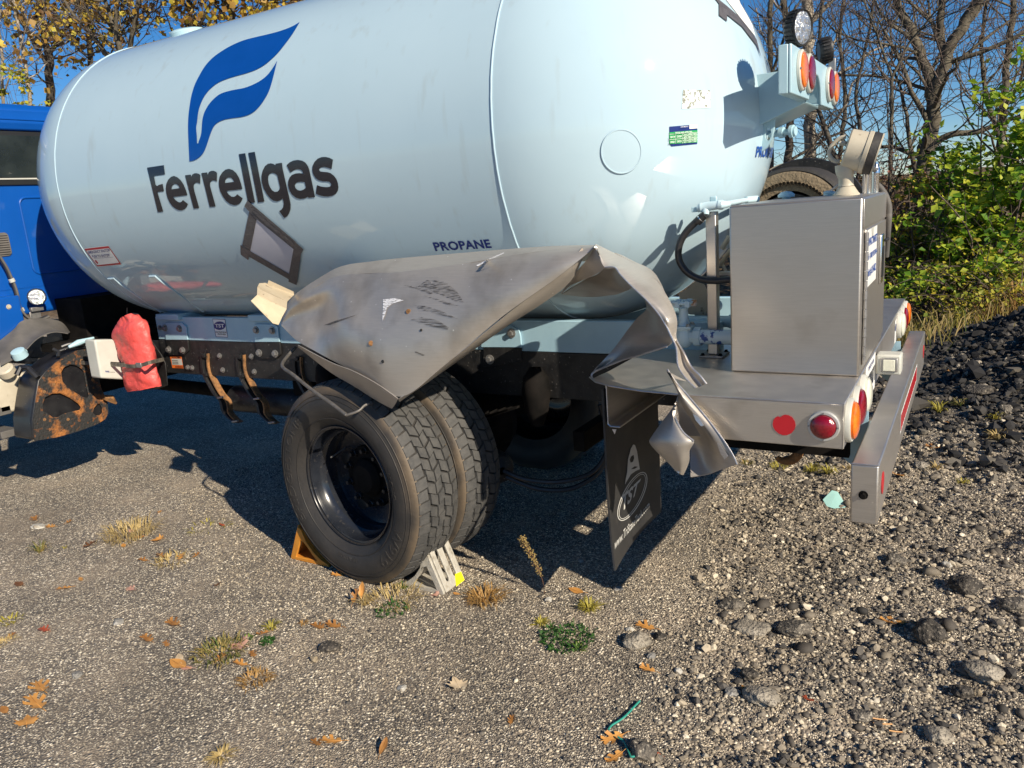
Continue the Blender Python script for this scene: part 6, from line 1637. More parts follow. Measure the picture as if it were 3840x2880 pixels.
# ------------------------------------------------------------------ fallen leaves
OAK = [(0, 0), (.06, .10), (.20, .16), (.24, .34), (.12, .36), (.14, .46), (.34, .60), (.30, .76), (.12, .62), (.10, .74), (.24, .96), (.12, 1.02), (.04, .92), (0, 1.12)]
OVAL = [(0, 0), (.10, .10), (.20, .30), (.24, .50), (.20, .74), (.10, .95), (0, 1.08)]
MAPLE = [(0, 0), (.14, .02), (.30, -.06), (.34, .08), (.52, .14), (.40, .26), (.56, .48), (.40, .46), (.30, .44), (.30, .62), (.18, .60), (.12, .80), (.0, 1.0)]
LM = {'brown': mat('oak_leaf_brown', (.28, .12, .030), (.42, .20, .055), rough=.55, scale=16), 'orange': mat('leaf_orange', (.46, .21, .05), (.60, .30, .08), rough=.55, scale=14),
      'pale': mat('leaf_pale', (.55, .42, .27), (.66, .53, .36), rough=.6, scale=14), 'pink': mat('leaf_pink', (.50, .26, .19), (.62, .36, .27), rough=.6, scale=14),
      'dark': mat('leaf_dark', (.12, .05, .02), (.22, .10, .035), rough=.6, scale=14), 'red': mat('leaf_red', (.35, .06, .025), (.46, .11, .04), rough=.55, scale=14)}
def leaf(zf, x, y, size, kind, shape, ang, curl, label, tilt=0.0):
    dx, dy = zf(x, y); sc = zf(x + 1, y)[0] - dx
    c = gpt(dx, dy); k = px_m(dx, dy) * sc * size
    half = {'oak': OAK, 'oval': OVAL, 'maple': MAPLE}[shape]
    poly = half + [(-a, b) for a, b in reversed(half[1:-1])]
    pm = polys_mesh([poly]); cut_bm(pm, .14)
    r1, r2 = rnd.uniform(-.4, .4), rnd.uniform(.5, 1.2)
    for v in pm.verts:
        u, w = v.co.x, v.co.y - .5
        z = curl * (u * u * 1.6 + .35 * w * w) + .06 * math.sin(w * 7 + r1 * 9) * abs(u) * 2 + r1 * u * w * .8 * curl * 2
        v.co = Vector((u, w, z))
    tube(pm, [(0, -.5, curl * .09), (.01, -.62, curl * .12 + .01), (.03 * r2, -.80, .06)], [.016, .013, .010], 5)
    tube(pm, [(0, -.5, curl * .09 + .006), (0, 0, .006), (0, .55, curl * .11 + .006)], [.012, .010, .004], 4)
    for v in pm.verts: v.co *= k
    o = obj("fallen_leaf", pm, LM[kind], None, smooth=180)
    o.rotation_euler = (tilt + rnd.uniform(-.12, .12), rnd.uniform(-.2, .2), math.radians(ang))
    bpy.context.view_layer.update()
    zmin = min((o.rotation_euler.to_matrix() @ v.co).z for v in o.data.vertices)
    o.location = (c.x, c.y, c.z - zmin + .002)
    return setp(o, label, "leaf", "fallen autumn leaves on the lot")
LEAVES = [
 (G1,225,80,75,'brown','oak',70,.7,"curled brown oak leaf near the left edge, uppermost on the lot"),
 (G1,435,100,48,'brown','oak',20,.7,"small curled brown leaf right of the flat whitish stone"),
 (G1,325,128,60,'orange','oak',100,.5,"orange leaf touching the flat whitish stone"),
 (G1,570,245,90,'dark','oak',30,.8,"dark spidery leaf left of the straw clump"),
 (G1,785,250,52,'orange','oval',60,.5,"orange oval leaf in front of the straw clump"),
 (G1,990,215,75,'orange','maple',110,.5,"pointed orange leaf at the right foot of the straw clump"),
 (G1,838,158,55,'pink','oval',80,.3,"pinkish flat leaf lying inside the straw clump"),
 (G1,888,195,58,'brown','oak',130,.4,"brown leaf caught in the front of the straw clump"),
 (G1,1030,318,85,'brown','oak',75,.7,"large curled brown leaf, leftmost on the dry tuft below the straw clump"),
 (G1,1150,322,70,'orange','oak',40,.6,"orange leaf in the middle of the dry tuft below the straw clump"),
 (G1,1248,312,52,'brown','oak',10,.7,"small brown leaf at the right end of the dry tuft below the straw clump"),
 (G1,910,342,62,'brown','oak',95,.7,"twisted brown leaf left of the dry tuft below the straw clump"),
 (G1,122,496,80,'dark','oval',85,.6,"dark slender leaf near the left edge, above the narrow lobed leaf"),
 (G1,410,520,78,'orange','oak',120,.4,"deeply lobed orange leaf on the open packed lot at left"),
 (G1,515,463,52,'orange','oval',70,.6,"folded orange leaf just above the deeply lobed leaf"),
 (G1,835,526,75,'pink','oak',80,.5,"thin pink-brown leaf on the open lot below the dry tuft"),
 (G1,1385,496,45,'dark','maple',40,.6,"small dark star-like leaf on the lot left of the front wheel chock"),
 (G1,285,785,82,'red','oak',85,.7,"red-brown curled leaf at the left, alone on the packed lot"),
 (G1,72,822,55,'brown','oak',30,.6,"brown leaf on the yellowed blades at the left edge"),
 (G1,1100,745,115,'brown','oak',80,.8,"large rolled brown oak leaf above the spiky leaf"),
 (G1,935,842,100,'brown','oak',80,.5,"spiky brown oak leaf left of the pale leaf pile's upper side"),
 (G1,1058,875,62,'brown','oak',70,.6,"small brown leaf between the spiky leaf and the leaf pile"),
 (G1,1140,965,90,'pale','oval',60,.3,"pale cream leaf on top of the leaf pile beside the green patch"),
 (G1,1135,1005,140,'orange','oval',85,.5,"broad orange leaf at the bottom of the leaf pile"),
 (G1,1185,1028,85,'pink','oval',100,.4,"pinkish leaf under the broad orange leaf in the pile"),
 (G1,1505,890,120,'pink','maple',95,.5,"large pinkish maple leaf on the green and brown grass patch"),
 (G1,1605,940,78,'brown','oak',60,.6,"curled brown leaf at the right end of the grass patch"),
 (G1,1530,1002,95,'orange','oak',100,.6,"orange leaf along the lower edge of the grass patch"),
 (G1,1400,965,80,'brown','oak',20,.5,"brown leaf lying in the middle of the grass patch"),
 (G1,255,1150,150,'orange','oak',75,.35,"long-stemmed orange oak leaf at the lower left, upper of three"),
 (G1,230,1252,160,'orange','oak',80,.4,"deeply cut orange oak leaf at the lower left, middle of three"),
 (G1,172,1358,105,'orange','maple',60,.4,"broad orange leaf with a pale back at the lower left, lowest of three"),
 (G1,30,1296,75,'brown','oval',80,.6,"rolled brown leaf cut by the left edge of the picture"),
 (G1,1015,36,42,'orange','oak',30,.5,"tiny orange leaf on the sunlit strip beside the truck's shadow"),
 (G1,1410,120,52,'red','oval',80,.6,"reddish leaf at the end of the straw runner"),
 (G1,1668,806,75,'brown','oak',130,.5,"brown leaf beside the small green sprig in front of the tyre"),
 (G2,735,215,90,'orange','oak',120,.5,"orange-brown leaf just in front of the leaning tyre"),
 (G2,875,430,105,'brown','oak',0,.9,"brown leaf standing on edge beside the pale grass stalk", .9),
 (G2,925,400,110,'orange','oval',15,.9,"upright orange leaf against the pale grass stalk", 1.1),
 (G2,590,603,120,'brown','oak',85,.9,"left one of two curled oak leaves lying together in front of the tyre"),
 (G2,705,596,125,'brown','oak',95,.9,"right one of two curled oak leaves lying together in front of the tyre"),
 (G2,1625,1030,150,'pale','maple',55,.25,"pale maple leaf lying flat on the open foreground"),
 (G2,690,1462,150,'orange','oak',110,.5,"two-lobed orange leaf in the foreground, large one at centre left", ),
 (G2,575,1480,110,'brown','oak',70,.6,"brown leaf touching the left side of the two-lobed orange leaf"),
 (G2,1082,1535,115,'brown','oval',10,.9,"slender brown leaf standing up at the bottom of the picture", .5),
 (G2,1455,368,68,'pink','maple',100,.5,"pink-red leaf at the foot of the aluminium chock"),
 (G2,1625,356,62,'orange','oval',85,.3,"yellow-tan leaf right of the aluminium chock"),
 (G2,1130,408,60,'pink','oval',20,.4,"pink oval leaf in the grass in front of the aluminium chock"),
 (G2,1830,412,72,'orange','oak',60,.5,"orange leaf sitting in the straw coloured patch right of the chock"),
 (G3,35,1308,85,'brown','oak',20,.9,"crumpled brown leaf on the open foreground below the maple leaf"),
 (G3,525,338,125,'orange','oval',80,.6,"long orange leaf with dark stem just outside the shadow's edge"),
 (G3,1045,605,140,'orange','oak',85,.7,"arched orange oak leaf on top of the pale asphalt chunk's gravel"),
 (G3,1060,928,115,'orange','oak',85,.7,"curled orange leaf at the border of the loose gravel"),
 (G3,335,600,55,'brown','oval',30,.7,"small rolled brown leaf between yellow tuft and clover"),
 (G3,525,632,55,'pale','oval',80,.5,"tan leaf lying in the green clover patch"),
 (G3,800,1440,165,'orange','oak',140,.6,"large orange oak leaf pierced by the teal twine"),
 (G3,815,1585,140,'orange','oak',150,.6,"orange oak leaf at the bottom edge left of the asphalt chunk"),
 (G3,1780,1068,58,'orange','oval',40,.7,"small curled orange leaf on the corner of the broad slab"),
 (G3,1130,1560,70,'red','oval',80,.6,"reddish leaf tucked at the right foot of the foreground asphalt chunk"),
 (G4,865,738,135,'orange','oak',95,.9,"bridge-shaped orange leaf standing on its lobes on the gravel"),
 (G4,328,1226,72,'red','oak',60,.6,"rusty red leaf on the gravel below the broad slab"),
 (G5,180,812,62,'orange','oak',40,.6,"bright orange leaf at the base of the bumper"),
 (G5,400,418,40,'orange','oak',80,.5,"orange leaf high on the dark millings"),
 (G5,318,728,52,'brown','oak',85,.5,"brown leaf on the dark millings right of the bumper"),
 (G5,388,622,42,'orange','oval',60,.5,"tan orange leaf half way along the millings"),
 (G5,437,336,34,'orange','oval',80,.5,"small orange leaf near the crest of the millings"),
]
for r in LEAVES: leaf(*r)

# ------------------------------------------------------------------ grass tufts
def bladem(name, a, b): return leafmat(name, [(0, a), (1, b)], .6, .25)
GM = {'green': bladem('green_blades', (.05, .12, .015), (.17, .24, .035)), 'yellow': bladem('yellow_blades', (.34, .30, .04), (.50, .42, .08)), 'straw': bladem('straw_blades', (.44, .32, .12), (.62, .48, .22)),
      'mixed': bladem('mixed_blades', (.08, .13, .02), (.48, .34, .12)), 'rust': bladem('rusty_blades', (.36, .19, .05), (.52, .33, .12)), 'clover': bladem('clover_leaf', (.025, .09, .015), (.07, .17, .035))}
def tuft(zf, x, y, w, h, n, kind, label, flatness=.5, leafy=0, name="grass_tuft", cat="grass tuft"):
    dx, dy = zf(x, y); sc = zf(x + 1, y)[0] - dx
    c = gpt(dx, dy); k = px_m(dx, dy) * sc; W_, H_ = w * k / 2, h * k
    bm = B()
    for i in range(n):
        a = rnd.uniform(0, 2 * math.pi); r0 = W_ * math.sqrt(rnd.random()) * flatness
        px_, py_ = r0 * math.cos(a), r0 * math.sin(a)
        d = Vector((math.cos(a + rnd.uniform(-.9, .9)), math.sin(a + rnd.uniform(-.9, .9)), 0))
        ln = rnd.uniform(.45, 1.1) * max(W_ * (1 - flatness * .7), H_) ; up = H_ * rnd.uniform(.3, 1.0); s = Vector((-d.y, d.x, 0)) * rnd.uniform(.0011, .0024) * (1 + k * 300)
        z0 = gzf(c.x + px_, c.y + py_) - c.z
        b0 = Vector((px_, py_, z0 - .004))
        p1 = b0 + d * ln * .35 + Vector((0, 0, up * .75)); p2 = b0 + d * ln * .75 + Vector((0, 0, up)); p3 = b0 + d * ln * 1.1 + Vector((0, 0, up * rnd.uniform(.35, .95)))
        v = [bm.verts.new(q) for q in (b0 - s, b0 + s, p1 - s, p1 + s, p2 - s * .7, p2 + s * .7, p3)]
        for f in ((0, 1, 3, 2), (2, 3, 5, 4), (4, 5, 6)): bm.faces.new([v[j] for j in f])
    for i in range(leafy):
        a = rnd.uniform(0, 2 * math.pi); r0 = W_ * math.sqrt(rnd.random())
        q = Vector((r0 * math.cos(a), r0 * math.sin(a), 0)); q.z = gzf(c.x + q.x, c.y + q.y) - c.z + rnd.uniform(.002, H_ * .5)
        e = Vector((rnd.uniform(-1, 1), rnd.uniform(-1, 1), rnd.uniform(-.2, .8))).normalized() * rnd.uniform(.005, .011); f_ = e.cross(Vector((0, 0, 1))).normalized() * e.length * .6
        v = [bm.verts.new(q - e), bm.verts.new(q + f_ + Vector((0, 0, .002))), bm.verts.new(q + e), bm.verts.new(q - f_ + Vector((0, 0, .002)))]; bm.faces.new(v)
    o = obj(name, bm, [GM[kind]], None, smooth='keep'); o.location = c
    return setp(o, label, cat, "grass and weeds on the lot" if cat == "grass tuft" else None)
TUFTS = [
 (G1,255,285,150,60,34,'mixed',"small green and yellow tuft at the left with an orange leaf below it",.2),
 (G1,830,175,330,70,240,'straw',"wide straw coloured clump holding several leaves",.8),
 (G1,1100,345,230,36,90,'straw',"flat dry tuft strewn with brown leaves below the straw clump",.8),
 (G1,1330,132,260,24,40,'yellow',"straw runner creeping towards the truck's shadow",.9),
 (G1,1400,930,320,60,150,'mixed',"broad green and brown grass patch between leaf pile and sprig",.8,90),
 (G1,1620,1100,210,40,120,'rust',"dry brown grass patch below the green and brown patch",.8),
 (G1,1410,1585,190,40,70,'straw',"dry star-shaped tuft at the bottom of the packed lot",.3),
 (G1,65,722,150,26,40,'yellow',"yellow blades lying flat at the left edge",.7),
 (G1,40,860,130,30,40,'straw',"dry blades under a brown leaf at the left edge",.6),
 (G1,410,262,46,16,14,'yellow',"tiny yellow tuft right of the small green tuft",.3),
 (G2,235,610,150,50,50,'yellow',"yellow-green tuft beside the green sprig in front of the tyre",.3),
 (G2,60,690,110,30,26,'green',"thin green blades left of the green sprig in front of the tyre",.4),
 (G2,200,715,110,30,10,'clover',"dark green sprig in front of the tyre",.5,70),
 (G2,935,440,50,120,22,'straw',"pale upright stalks beside the standing leaves",.2),
 (G2,1150,400,420,70,130,'straw',"grassy patch in front of the aluminium chock",.85),
 (G2,1240,305,120,50,24,'green',"green blades at the toe of the aluminium chock",.4),
 (G2,1140,480,260,40,20,'clover',"dark green weeds below the grassy patch by the chock",.8,90),
 (G2,1850,395,330,80,200,'rust',"straw and orange patch right of the aluminium chock",.7),
 (G2,475,580,90,36,34,'rust',"small dry tuft left of the two curled oak leaves",.3),
 (G3,620,470,210,70,90,'yellow',"yellow-green grass tuft right of the dried weed stalk",.35),
 (G3,255,580,150,50,50,'yellow',"smaller yellow tuft at the upper left of the clover patch",.3),
 (G3,450,690,400,60,40,'clover',"low dark green clover patch on the foreground gravel",.9,360),
 (G3,540,770,150,50,40,'green',"bright green grass blades at the lower edge of the clover patch",.3),
 (G7,370,1440,220,60,50,'mixed',"green and yellow tuft under the deck left of the tow hook",.5),
 (G7,820,1500,260,90,60,'yellow',"yellow tuft under the deck below the tow hook",.6),
 (G7,1270,1540,200,110,50,'yellow',"yellow tuft under the deck right of the tow hook",.4),
 (G7,1500,1560,170,130,50,'yellow',"tall yellow tuft under the deck nearest the bumper end",.4),
 (G7,1740,1520,140,60,36,'straw',"straw tuft behind the bumper's lower corner",.5),
 (G5,425,552,80,26,60,'mixed',"green tuft lying over on the dark millings",.3),
 (G5,340,575,45,40,30,'yellow',"upright yellow tuft on the millings beside the bumper strip",.3),
 (G5,575,670,70,36,50,'straw',"straw tuft at the right of the millings",.4),
 (G5,566,592,30,36,22,'yellow',"thin yellow tuft above the straw tuft on the millings",.2),
 (G5,432,856,50,22,24,'yellow',"small yellow tuft on the gravel at the foot of the millings",.4),
 (G5,330,805,36,30,20,'straw',"small straw tuft near the bright orange leaf",.3),
 (G5,280,548,30,26,20,'yellow',"yellow tuft close to the bumper's reflective strip",.3),
]
for r in TUFTS: tuft(*r)
# dried weed stalk
base = gpt(*G3(285, 350)); k = px_m(*G3(285, 350)) * .5 / DS
bm = B(); wy = base.y
W0 = [at(*G3(*q), 1, wy - .02 * i) for i, q in enumerate(((285,352),(270,260),(240,180),(200,90),(170,40),(130,-30),(118,-60)))]
tube(bm, smooth_path(W0, 4), .0022, 5, 0)
for q in smooth_path(W0, 8)[14:]:
    for j in range(9):
        d = Vector((rnd.gauss(0, 1), rnd.gauss(0, 1), rnd.gauss(.4, 1))).normalized(); e = q + d * rnd.uniform(.006, .022)
        tube(bm, [q, e], .0007, 3, 0); s = rnd.uniform(.0022, .0042)
        lathe(bm, [(-s, 0), (0, s * .8), (s, 0)], e, d, 5, 1)
w_ = obj("dried_weed", bm, [mat('weed_stem', (.10, .05, .03), rough=.7), mat('weed_seed', (.30, .20, .06), (.45, .33, .12), rough=.8, scale=40)], None)
setp(w_, "tall dried weed stalk with tan seed heads standing in the shadow's edge", "weed")
# teal twine, mint shard, twigs
def gl(zf, qs, lift): return [gpt(*zf(*q), lift) for q in qs]
bm = B(); tube(bm, smooth_path(gl(G3, [(1000,1178),(960,1220),(900,1285),(850,1325),(790,1362),(765,1395)], .012), 4), .0035, 6); o = obj("twine", bm, M['twine']); setp(o, "length of teal twine lying above the large orange leaf", "twine", "teal twine pieces in the foreground")
bm = B(); tube(bm, smooth_path(gl(G3, [(835,1455),(880,1490),(905,1540),(920,1580),(935,1605),(965,1600)], .015), 4), .0035, 6); o = obj("twine", bm, M['twine']); setp(o, "short teal twine bent between the oak leaves and the asphalt chunk", "twine", "teal twine pieces in the foreground")
Zm = Z(2500, 900, .66304)
c = gpt(*Zm(930, 1490)); u = gpt(*Zm(1010, 1500)); w_ = gpt(*Zm(880, 1478))
bm = B(); prism(bm, [w_ + Vector((0, 0, .01)), gpt(*Zm(905, 1502)) + Vector((0, 0, .006)), gpt(*Zm(945, 1512)) + Vector((0, 0, .006)), u + Vector((0, 0, .006)), gpt(*Zm(960, 1465)) + Vector((0, 0, .035)), gpt(*Zm(925, 1460)) + Vector((0, 0, .04))], (.006, .012, .006))
o = obj("plastic_shard", bm, M['mint'], None, smooth=20, bevel=.003); setp(o, "mint green plastic shard on the gravel left of the bumper end", "plastic shard")
for a, b, lab in (((730,1358),(820,1368),"upper of three straw twigs on the foreground gravel"), ((735,1390),(855,1397),"middle of three straw twigs on the foreground gravel"), ((835,1437),(920,1447),"lowest of three straw twigs on the foreground gravel")):
    bm = B(); tube(bm, gl(G4, [a, ((a[0] + b[0]) / 2, (a[1] + b[1]) / 2 + 2), b], .010), .0026, 5); o = obj("twig", bm, LM['orange']); setp(o, lab, "twig", "straw twigs on the gravel")
# ------------------------------------------------------------------ trees and bushes
BARK = mat('bark_grey', (.060, .050, .036), (.15, .128, .092), rough=.9, scale=14, stretch=(1, 1, .25), bump=.6, bscale=30)
BARKP = mat('bark_pale', (.26, .22, .17), (.40, .35, .28), rough=.9, scale=12, stretch=(1, 1, .2), bump=.5, bscale=30)
BARKD = mat('bark_dark', (.040, .032, .026), (.10, .085, .065), rough=.9, scale=14, stretch=(1, 1, .25), bump=.6, bscale=30)
TWIG = mat('twig_bark', (.07, .05, .042), (.15, .115, .095), rough=.85, scale=6)
LEAFG = leafmat('bush_leaf_green', [(0, (.06, .15, .012)), (.35, (.15, .30, .02)), (.7, (.36, .47, .035)), (1, (.64, .62, .06))], .5, .45)
LEAFY = leafmat('leaf_yellow_green', [(0, (.16, .22, .02)), (.5, (.38, .36, .03)), (1, (.55, .42, .04))])
LEAFB = leafmat('leaf_brown_gold', [(0, (.12, .06, .02)), (.3, (.30, .16, .035)), (.6, (.48, .31, .04)), (1, (.62, .52, .06))])
LEAFR = leafmat('leaf_dull_red', [(0, (.10, .03, .02)), (.5, (.22, .06, .035)), (1, (.34, .16, .05))])
class Geo:
    def __init__(s): s.v = []; s.f = []
    def seg(s, pts_, rs, n):
        prev = None; base = None
        for i, p_ in enumerate(pts_):
            d = (pts_[min(i + 1, len(pts_) - 1)] - pts_[max(i - 1, 0)]).normalized()
            u = frame_of(d)[0] if prev is None else (prev - d * prev.dot(d)).normalized()
            prev = u; v = d.cross(u); b = len(s.v)
            for k in range(n):
                a = 2 * math.pi * k / n; s.v.append(p_ + (u * math.cos(a) + v * math.sin(a)) * rs[i])
            if base is not None:
                for k in range(n): s.f.append((base + k, base + (k + 1) % n, b + (k + 1) % n, b + k))
            base = b
    def leaf(s, q, d, n_, size, w=.5):
        d = d.normalized(); u = d.cross(n_)
        if u.length < 1e-4: return
        u = u.normalized() * size * w; n2 = u.cross(d).normalized() * size * .12; b = len(s.v)
        s.v += [q, q + d * size * .5 + u + n2, q + d * size, q + d * size * .5 - u + n2]; s.f += [(b, b + 1, b + 2), (b, b + 2, b + 3)]
    def build(s, name, m, parent, loc, smooth=True):
        me = bpy.data.meshes.new(name)
        me.from_pydata([(v - loc)[:] for v in s.v], [], s.f); me.materials.append(m)
        if smooth: me.polygons.foreach_set("use_smooth", [True] * len(me.polygons))
        o = bpy.data.objects.new(name, me); COL.objects.link(o); o.parent = parent
        return o
def branch(rng, G, tips, p0, d0, ln, r0, lvl, maxl, nseg=5, up=.15, wig=.22, kids=(3, 5), spread=.8):
    pts_ = [p0]; d = d0.normalized(); rs = [r0]
    for i in range(nseg):
        d = (d + Vector((rng.gauss(0, wig), rng.gauss(0, wig), rng.gauss(up * .4, wig)))).normalized()
        pts_.append(pts_[-1] + d * ln / nseg); rs.append(r0 * (1 - .62 * (i + 1) / nseg))
    G[0 if lvl < 2 else 1].seg(pts_, [max(q, .0038) for q in rs], 6 if lvl < 2 else 3)
    if lvl >= maxl:
        tips.append((pts_[-1], d)); tips.append((pts_[nseg // 2], d)); return
    for k in range(rng.randint(*kids)):
        t = rng.uniform(.25, 1.0); i = min(int(t * nseg), nseg - 1); q = pts_[i].lerp(pts_[i + 1], t * nseg - i)
        a = frame_of(pts_[i + 1] - pts_[i]); th = rng.uniform(0, 2 * math.pi)
        nd = (a[2] * (1 - spread * .5) + (a[0] * math.cos(th) + a[1] * math.sin(th)) * spread + Vector((0, 0, up))).normalized()
        branch(rng, G, tips, q, nd, ln * rng.uniform(.45, .72), max(rs[i] * rng.uniform(.42, .66), .004), lvl + 1, maxl, max(3, nseg - 1), up, wig, kids, spread)
def tree(label, limbs, bark, seed, leafm=None, nleaf=0, lsize=.08, kids=(2, 4), maxl=3, blen=1.6, perlimb=9, up=.15, group="trees beyond the lot", cat="tree", name="bare_tree", droop=0, spread=.8):
    """limbs: list of (points, r0, r1). trunk = limbs and main branches, crown = twigs, leaves as a part"""
    rng = random.Random(seed); base = Vector(limbs[0][0][0]); base.z = gzf(base.x, base.y)
    t = thing(name, base, label, cat, group)
    g0, g1 = Geo(), Geo(); tips = []
    for li, (pp, r0, r1) in enumerate(limbs):
        pp = smooth_path(pp, 5); n = len(pp); rs = [r0 + (r1 - r0) * i / (n - 1) for i in range(n)]
        if li == 0:
            pp = [base - Vector((0, 0, .1))] + pp; rs = [r0 * 1.15] + rs; n += 1
        pp = [q + Vector((rng.gauss(0, .25), rng.gauss(0, .25), 0)) * rs[i] for i, q in enumerate(pp)]
        g0.seg(pp, rs, 9)
        for k in range(perlimb):
            f = rng.uniform(.30 if li == 0 else .1, 1.0) * (n - 1); i = min(int(f), n - 2); q = pp[i].lerp(pp[i + 1], f - i)
            ax = frame_of(pp[i + 1] - pp[i]); th = rng.uniform(0, 2 * math.pi)
            d = (ax[2] * .45 + (ax[0] * math.cos(th) + ax[1] * math.sin(th)) * .9 + Vector((0, 0, up))).normalized()
            branch(rng, (g0, g1), tips, q, d, blen * rng.uniform(.5, 1.1), max(rs[i] * rng.uniform(.25, .45), .008), 1, maxl, 5, up, .2, kids, spread)
    g0.build("trunk", bark, t, base); g1.build("crown", TWIG, t, base)
    if nleaf:
        gl_ = Geo()
        for k in range(nleaf):
            q, d = tips[rng.randrange(len(tips))]
            q = q + Vector((rng.gauss(0, .10), rng.gauss(0, .10), rng.gauss(0, .08)))
            dd = Vector((rng.gauss(0, 1), rng.gauss(0, 1), rng.gauss(-droop, .7)))
            gl_.leaf(q, dd, Vector((rng.gauss(0, 1), rng.gauss(0, 1), rng.gauss(.8, .8))), lsize * rng.uniform(.6, 1.25))
        gl_.build("foliage", leafm, t, base)
    return t
def P(qs, y): return [at(a, b, 1, y) for a, b in qs]
# --- right-hand side
y = 11.0
tree("large bare tree with a thick forked trunk behind the green bushes",
     [(P([(1980,700),(1985,560),(1992,450),(2002,340),(2018,240),(2030,170),(2052,100),(2095,30),(2140,-40),(2190,-130)], y), .125, .06), (P([(2018,230),(1998,150),(1975,80),(1940,10),(1915,-70)], y), .085, .045),
      (P([(2003,330),(2050,292),(2110,285),(2170,262),(2240,240)], y - .3), .055, .02), (P([(1990,420),(1970,330),(1955,230),(1930,150)], y + .3), .045, .015), (P([(2040,130),(2030,40),(2050,-60)], y), .06, .03),
      (P([(2003,350),(1930,318),(1870,320),(1800,300)], y + .4), .04, .012)], BARK, 3, perlimb=10, blen=2.2, kids=(2, 4))
tree("bare tree with a straight pale trunk behind the lamp housing", [(P([(1758,640),(1754,450),(1750,300),(1746,150),(1744,0),(1742,-120)], 13.0), .115, .09)], BARKP, 5, perlimb=13, blen=2.3, group="trees beyond the lot")
tree("thin bare tree between the tank head and the lamp housing", [(P([(1668,480),(1664,300),(1662,150),(1664,0),(1668,-90)], 12.0), .06, .035), (P([(1664,180),(1690,90),(1720,10)], 12.0), .03, .015)], BARK, 6, perlimb=13, blen=1.8)
tree("slender bare sapling with a high Y fork left of the big tree", [(P([(1905,660),(1915,520),(1922,400),(1926,260),(1927,165)], 9.6), .035, .022), (P([(1927,168),(1900,90),(1870,10),(1850,-60)], 9.6), .018, .010), (P([(1927,168),(1960,100),(2000,50),(2050,-10)], 9.6), .018, .010)], BARK, 7, perlimb=12, blen=1.3)
tree("leaning bare tree reaching left above the meter register", [(P([(1870,640),(1850,500),(1830,400),(1790,300),(1760,200),(1770,80),(1780,-40)], 10.5), .05, .02), (P([(1840,430),(1860,330),(1850,200),(1880,60),(1890,-60)], 10.5), .035, .015)], BARKD, 8, perlimb=13, blen=1.8)
tree("dark trunked tree with a broken limb beside the tank head", [(P([(1702,560),(1702,450),(1704,340),(1708,220),(1700,60),(1690,-60)], 12.5), .085, .05), (P([(1680,400),(1720,440),(1760,490)], 11.5), .05, .03)], BARKD, 9, perlimb=13, blen=1.8)
tree("bare tree at the far right rising out of the green bush", [(P([(2170,640),(2165,450),(2160,300),(2175,150),(2190,20),(2200,-90)], 11.8), .07, .035), (P([(2160,300),(2130,200),(2120,90),(2140,-40)], 11.8), .04, .018)], BARK, 10, perlimb=13, blen=2.0)
tree("thin twisted tree between the leaning tree and the big tree", [(P([(1800,620),(1806,460),(1815,330),(1825,200),(1815,80),(1830,-60)], 13.5), .05, .025)], BARK, 12, perlimb=14, blen=2.0)
def bush(label, cx, cy, w, h, y, seed, leafm, nleaf, lsize, stems=9, name="leafy_bush", extra=None, depth=1.0):
    """leafy bush filling w x h display pixels around (cx, cy) at depth y"""
    rng = random.Random(seed)
    c = at(cx, cy, 1, y); k = (c - Vector(CAM)).length * DS / FPX
    base = Vector((c.x, y, gzf(c.x, y))); t = thing(name, base, label, "bush", "bushes along the edge of the lot"); stems = int(stems * 1.5)
    g0, gl_ = Geo(), Geo(); W_, H_ = w * k / 2, h * k / 2; tips = []
    for i in range(stems):
        e = c + Vector((rng.uniform(-1, 1) * W_, rng.uniform(-depth, depth), rng.uniform(-.4, .95) * H_))
        b = base + Vector((rng.gauss(0, .15) + (e.x - c.x) * .35, rng.gauss(0, .15), 0))
        m_ = b.lerp(e, .5) + Vector((rng.gauss(0, .15), rng.gauss(0, .1), .15))
        pp = smooth_path([b, m_, e], 5); g0.seg(pp, [.016 * (1 - .7 * j / (len(pp) - 1)) for j in range(len(pp))], 5)
        for j in range(9):
            q = pp[rng.randrange(4, len(pp))]; d = Vector((rng.gauss(0, 1), rng.gauss(0, 1), rng.gauss(.1, .6))).normalized(); L_ = rng.uniform(.2, .6)
            p3 = smooth_path([q, q + d * L_ * .5 + Vector((0, 0, .03)), q + d * L_ + Vector((0, 0, -.06))], 3)
            g0.seg(p3, [.005 - .003 * a / (len(p3) - 1) for a in range(len(p3))], 3); tips += p3[1:]
    # clumps: dense where sprays gather, gaps between
    cl = [(tips[rng.randrange(len(tips))], rng.uniform(.06, .19)) for _ in range(max(20, nleaf // 40))]
    for i in range(nleaf):
        q, r = cl[rng.randrange(len(cl))]
        q = q + Vector((rng.gauss(0, r), rng.gauss(0, r), rng.gauss(0, r * .6)))
        if q.z < gzf(q.x, q.y): continue
        gl_.leaf(q, Vector((rng.gauss(0, 1), rng.gauss(0, 1), rng.gauss(-.5, .5))), Vector((rng.gauss(.3, .5), rng.gauss(-.3, .5), 1)), lsize * rng.uniform(.4, 1.25), .42)
    g0.build("stems", TWIG, t, base); gl_.build("foliage", leafm, t, base, smooth=False)
    return t
bush("tall green bush with yellowing leaf tips at the right edge", 2150, 430, 240, 330, 8.2, 21, LEAFG, 2808, 0.101, 14)
bush("high green spray at the upper right corner of the bushes", 2185, 280, 170, 230, 8.8, 22, LEAFG, 1944, 0.108, 9)
bush("green bush with pale sprays left of the tall bush", 2050, 500, 180, 230, 8.6, 23, LEAFG, 1620, 0.095, 12)
bush("yellow leaved shrub beside the big trunk", 1965, 420, 90, 140, 9.2, 24, LEAFY, 420, .085, 6)
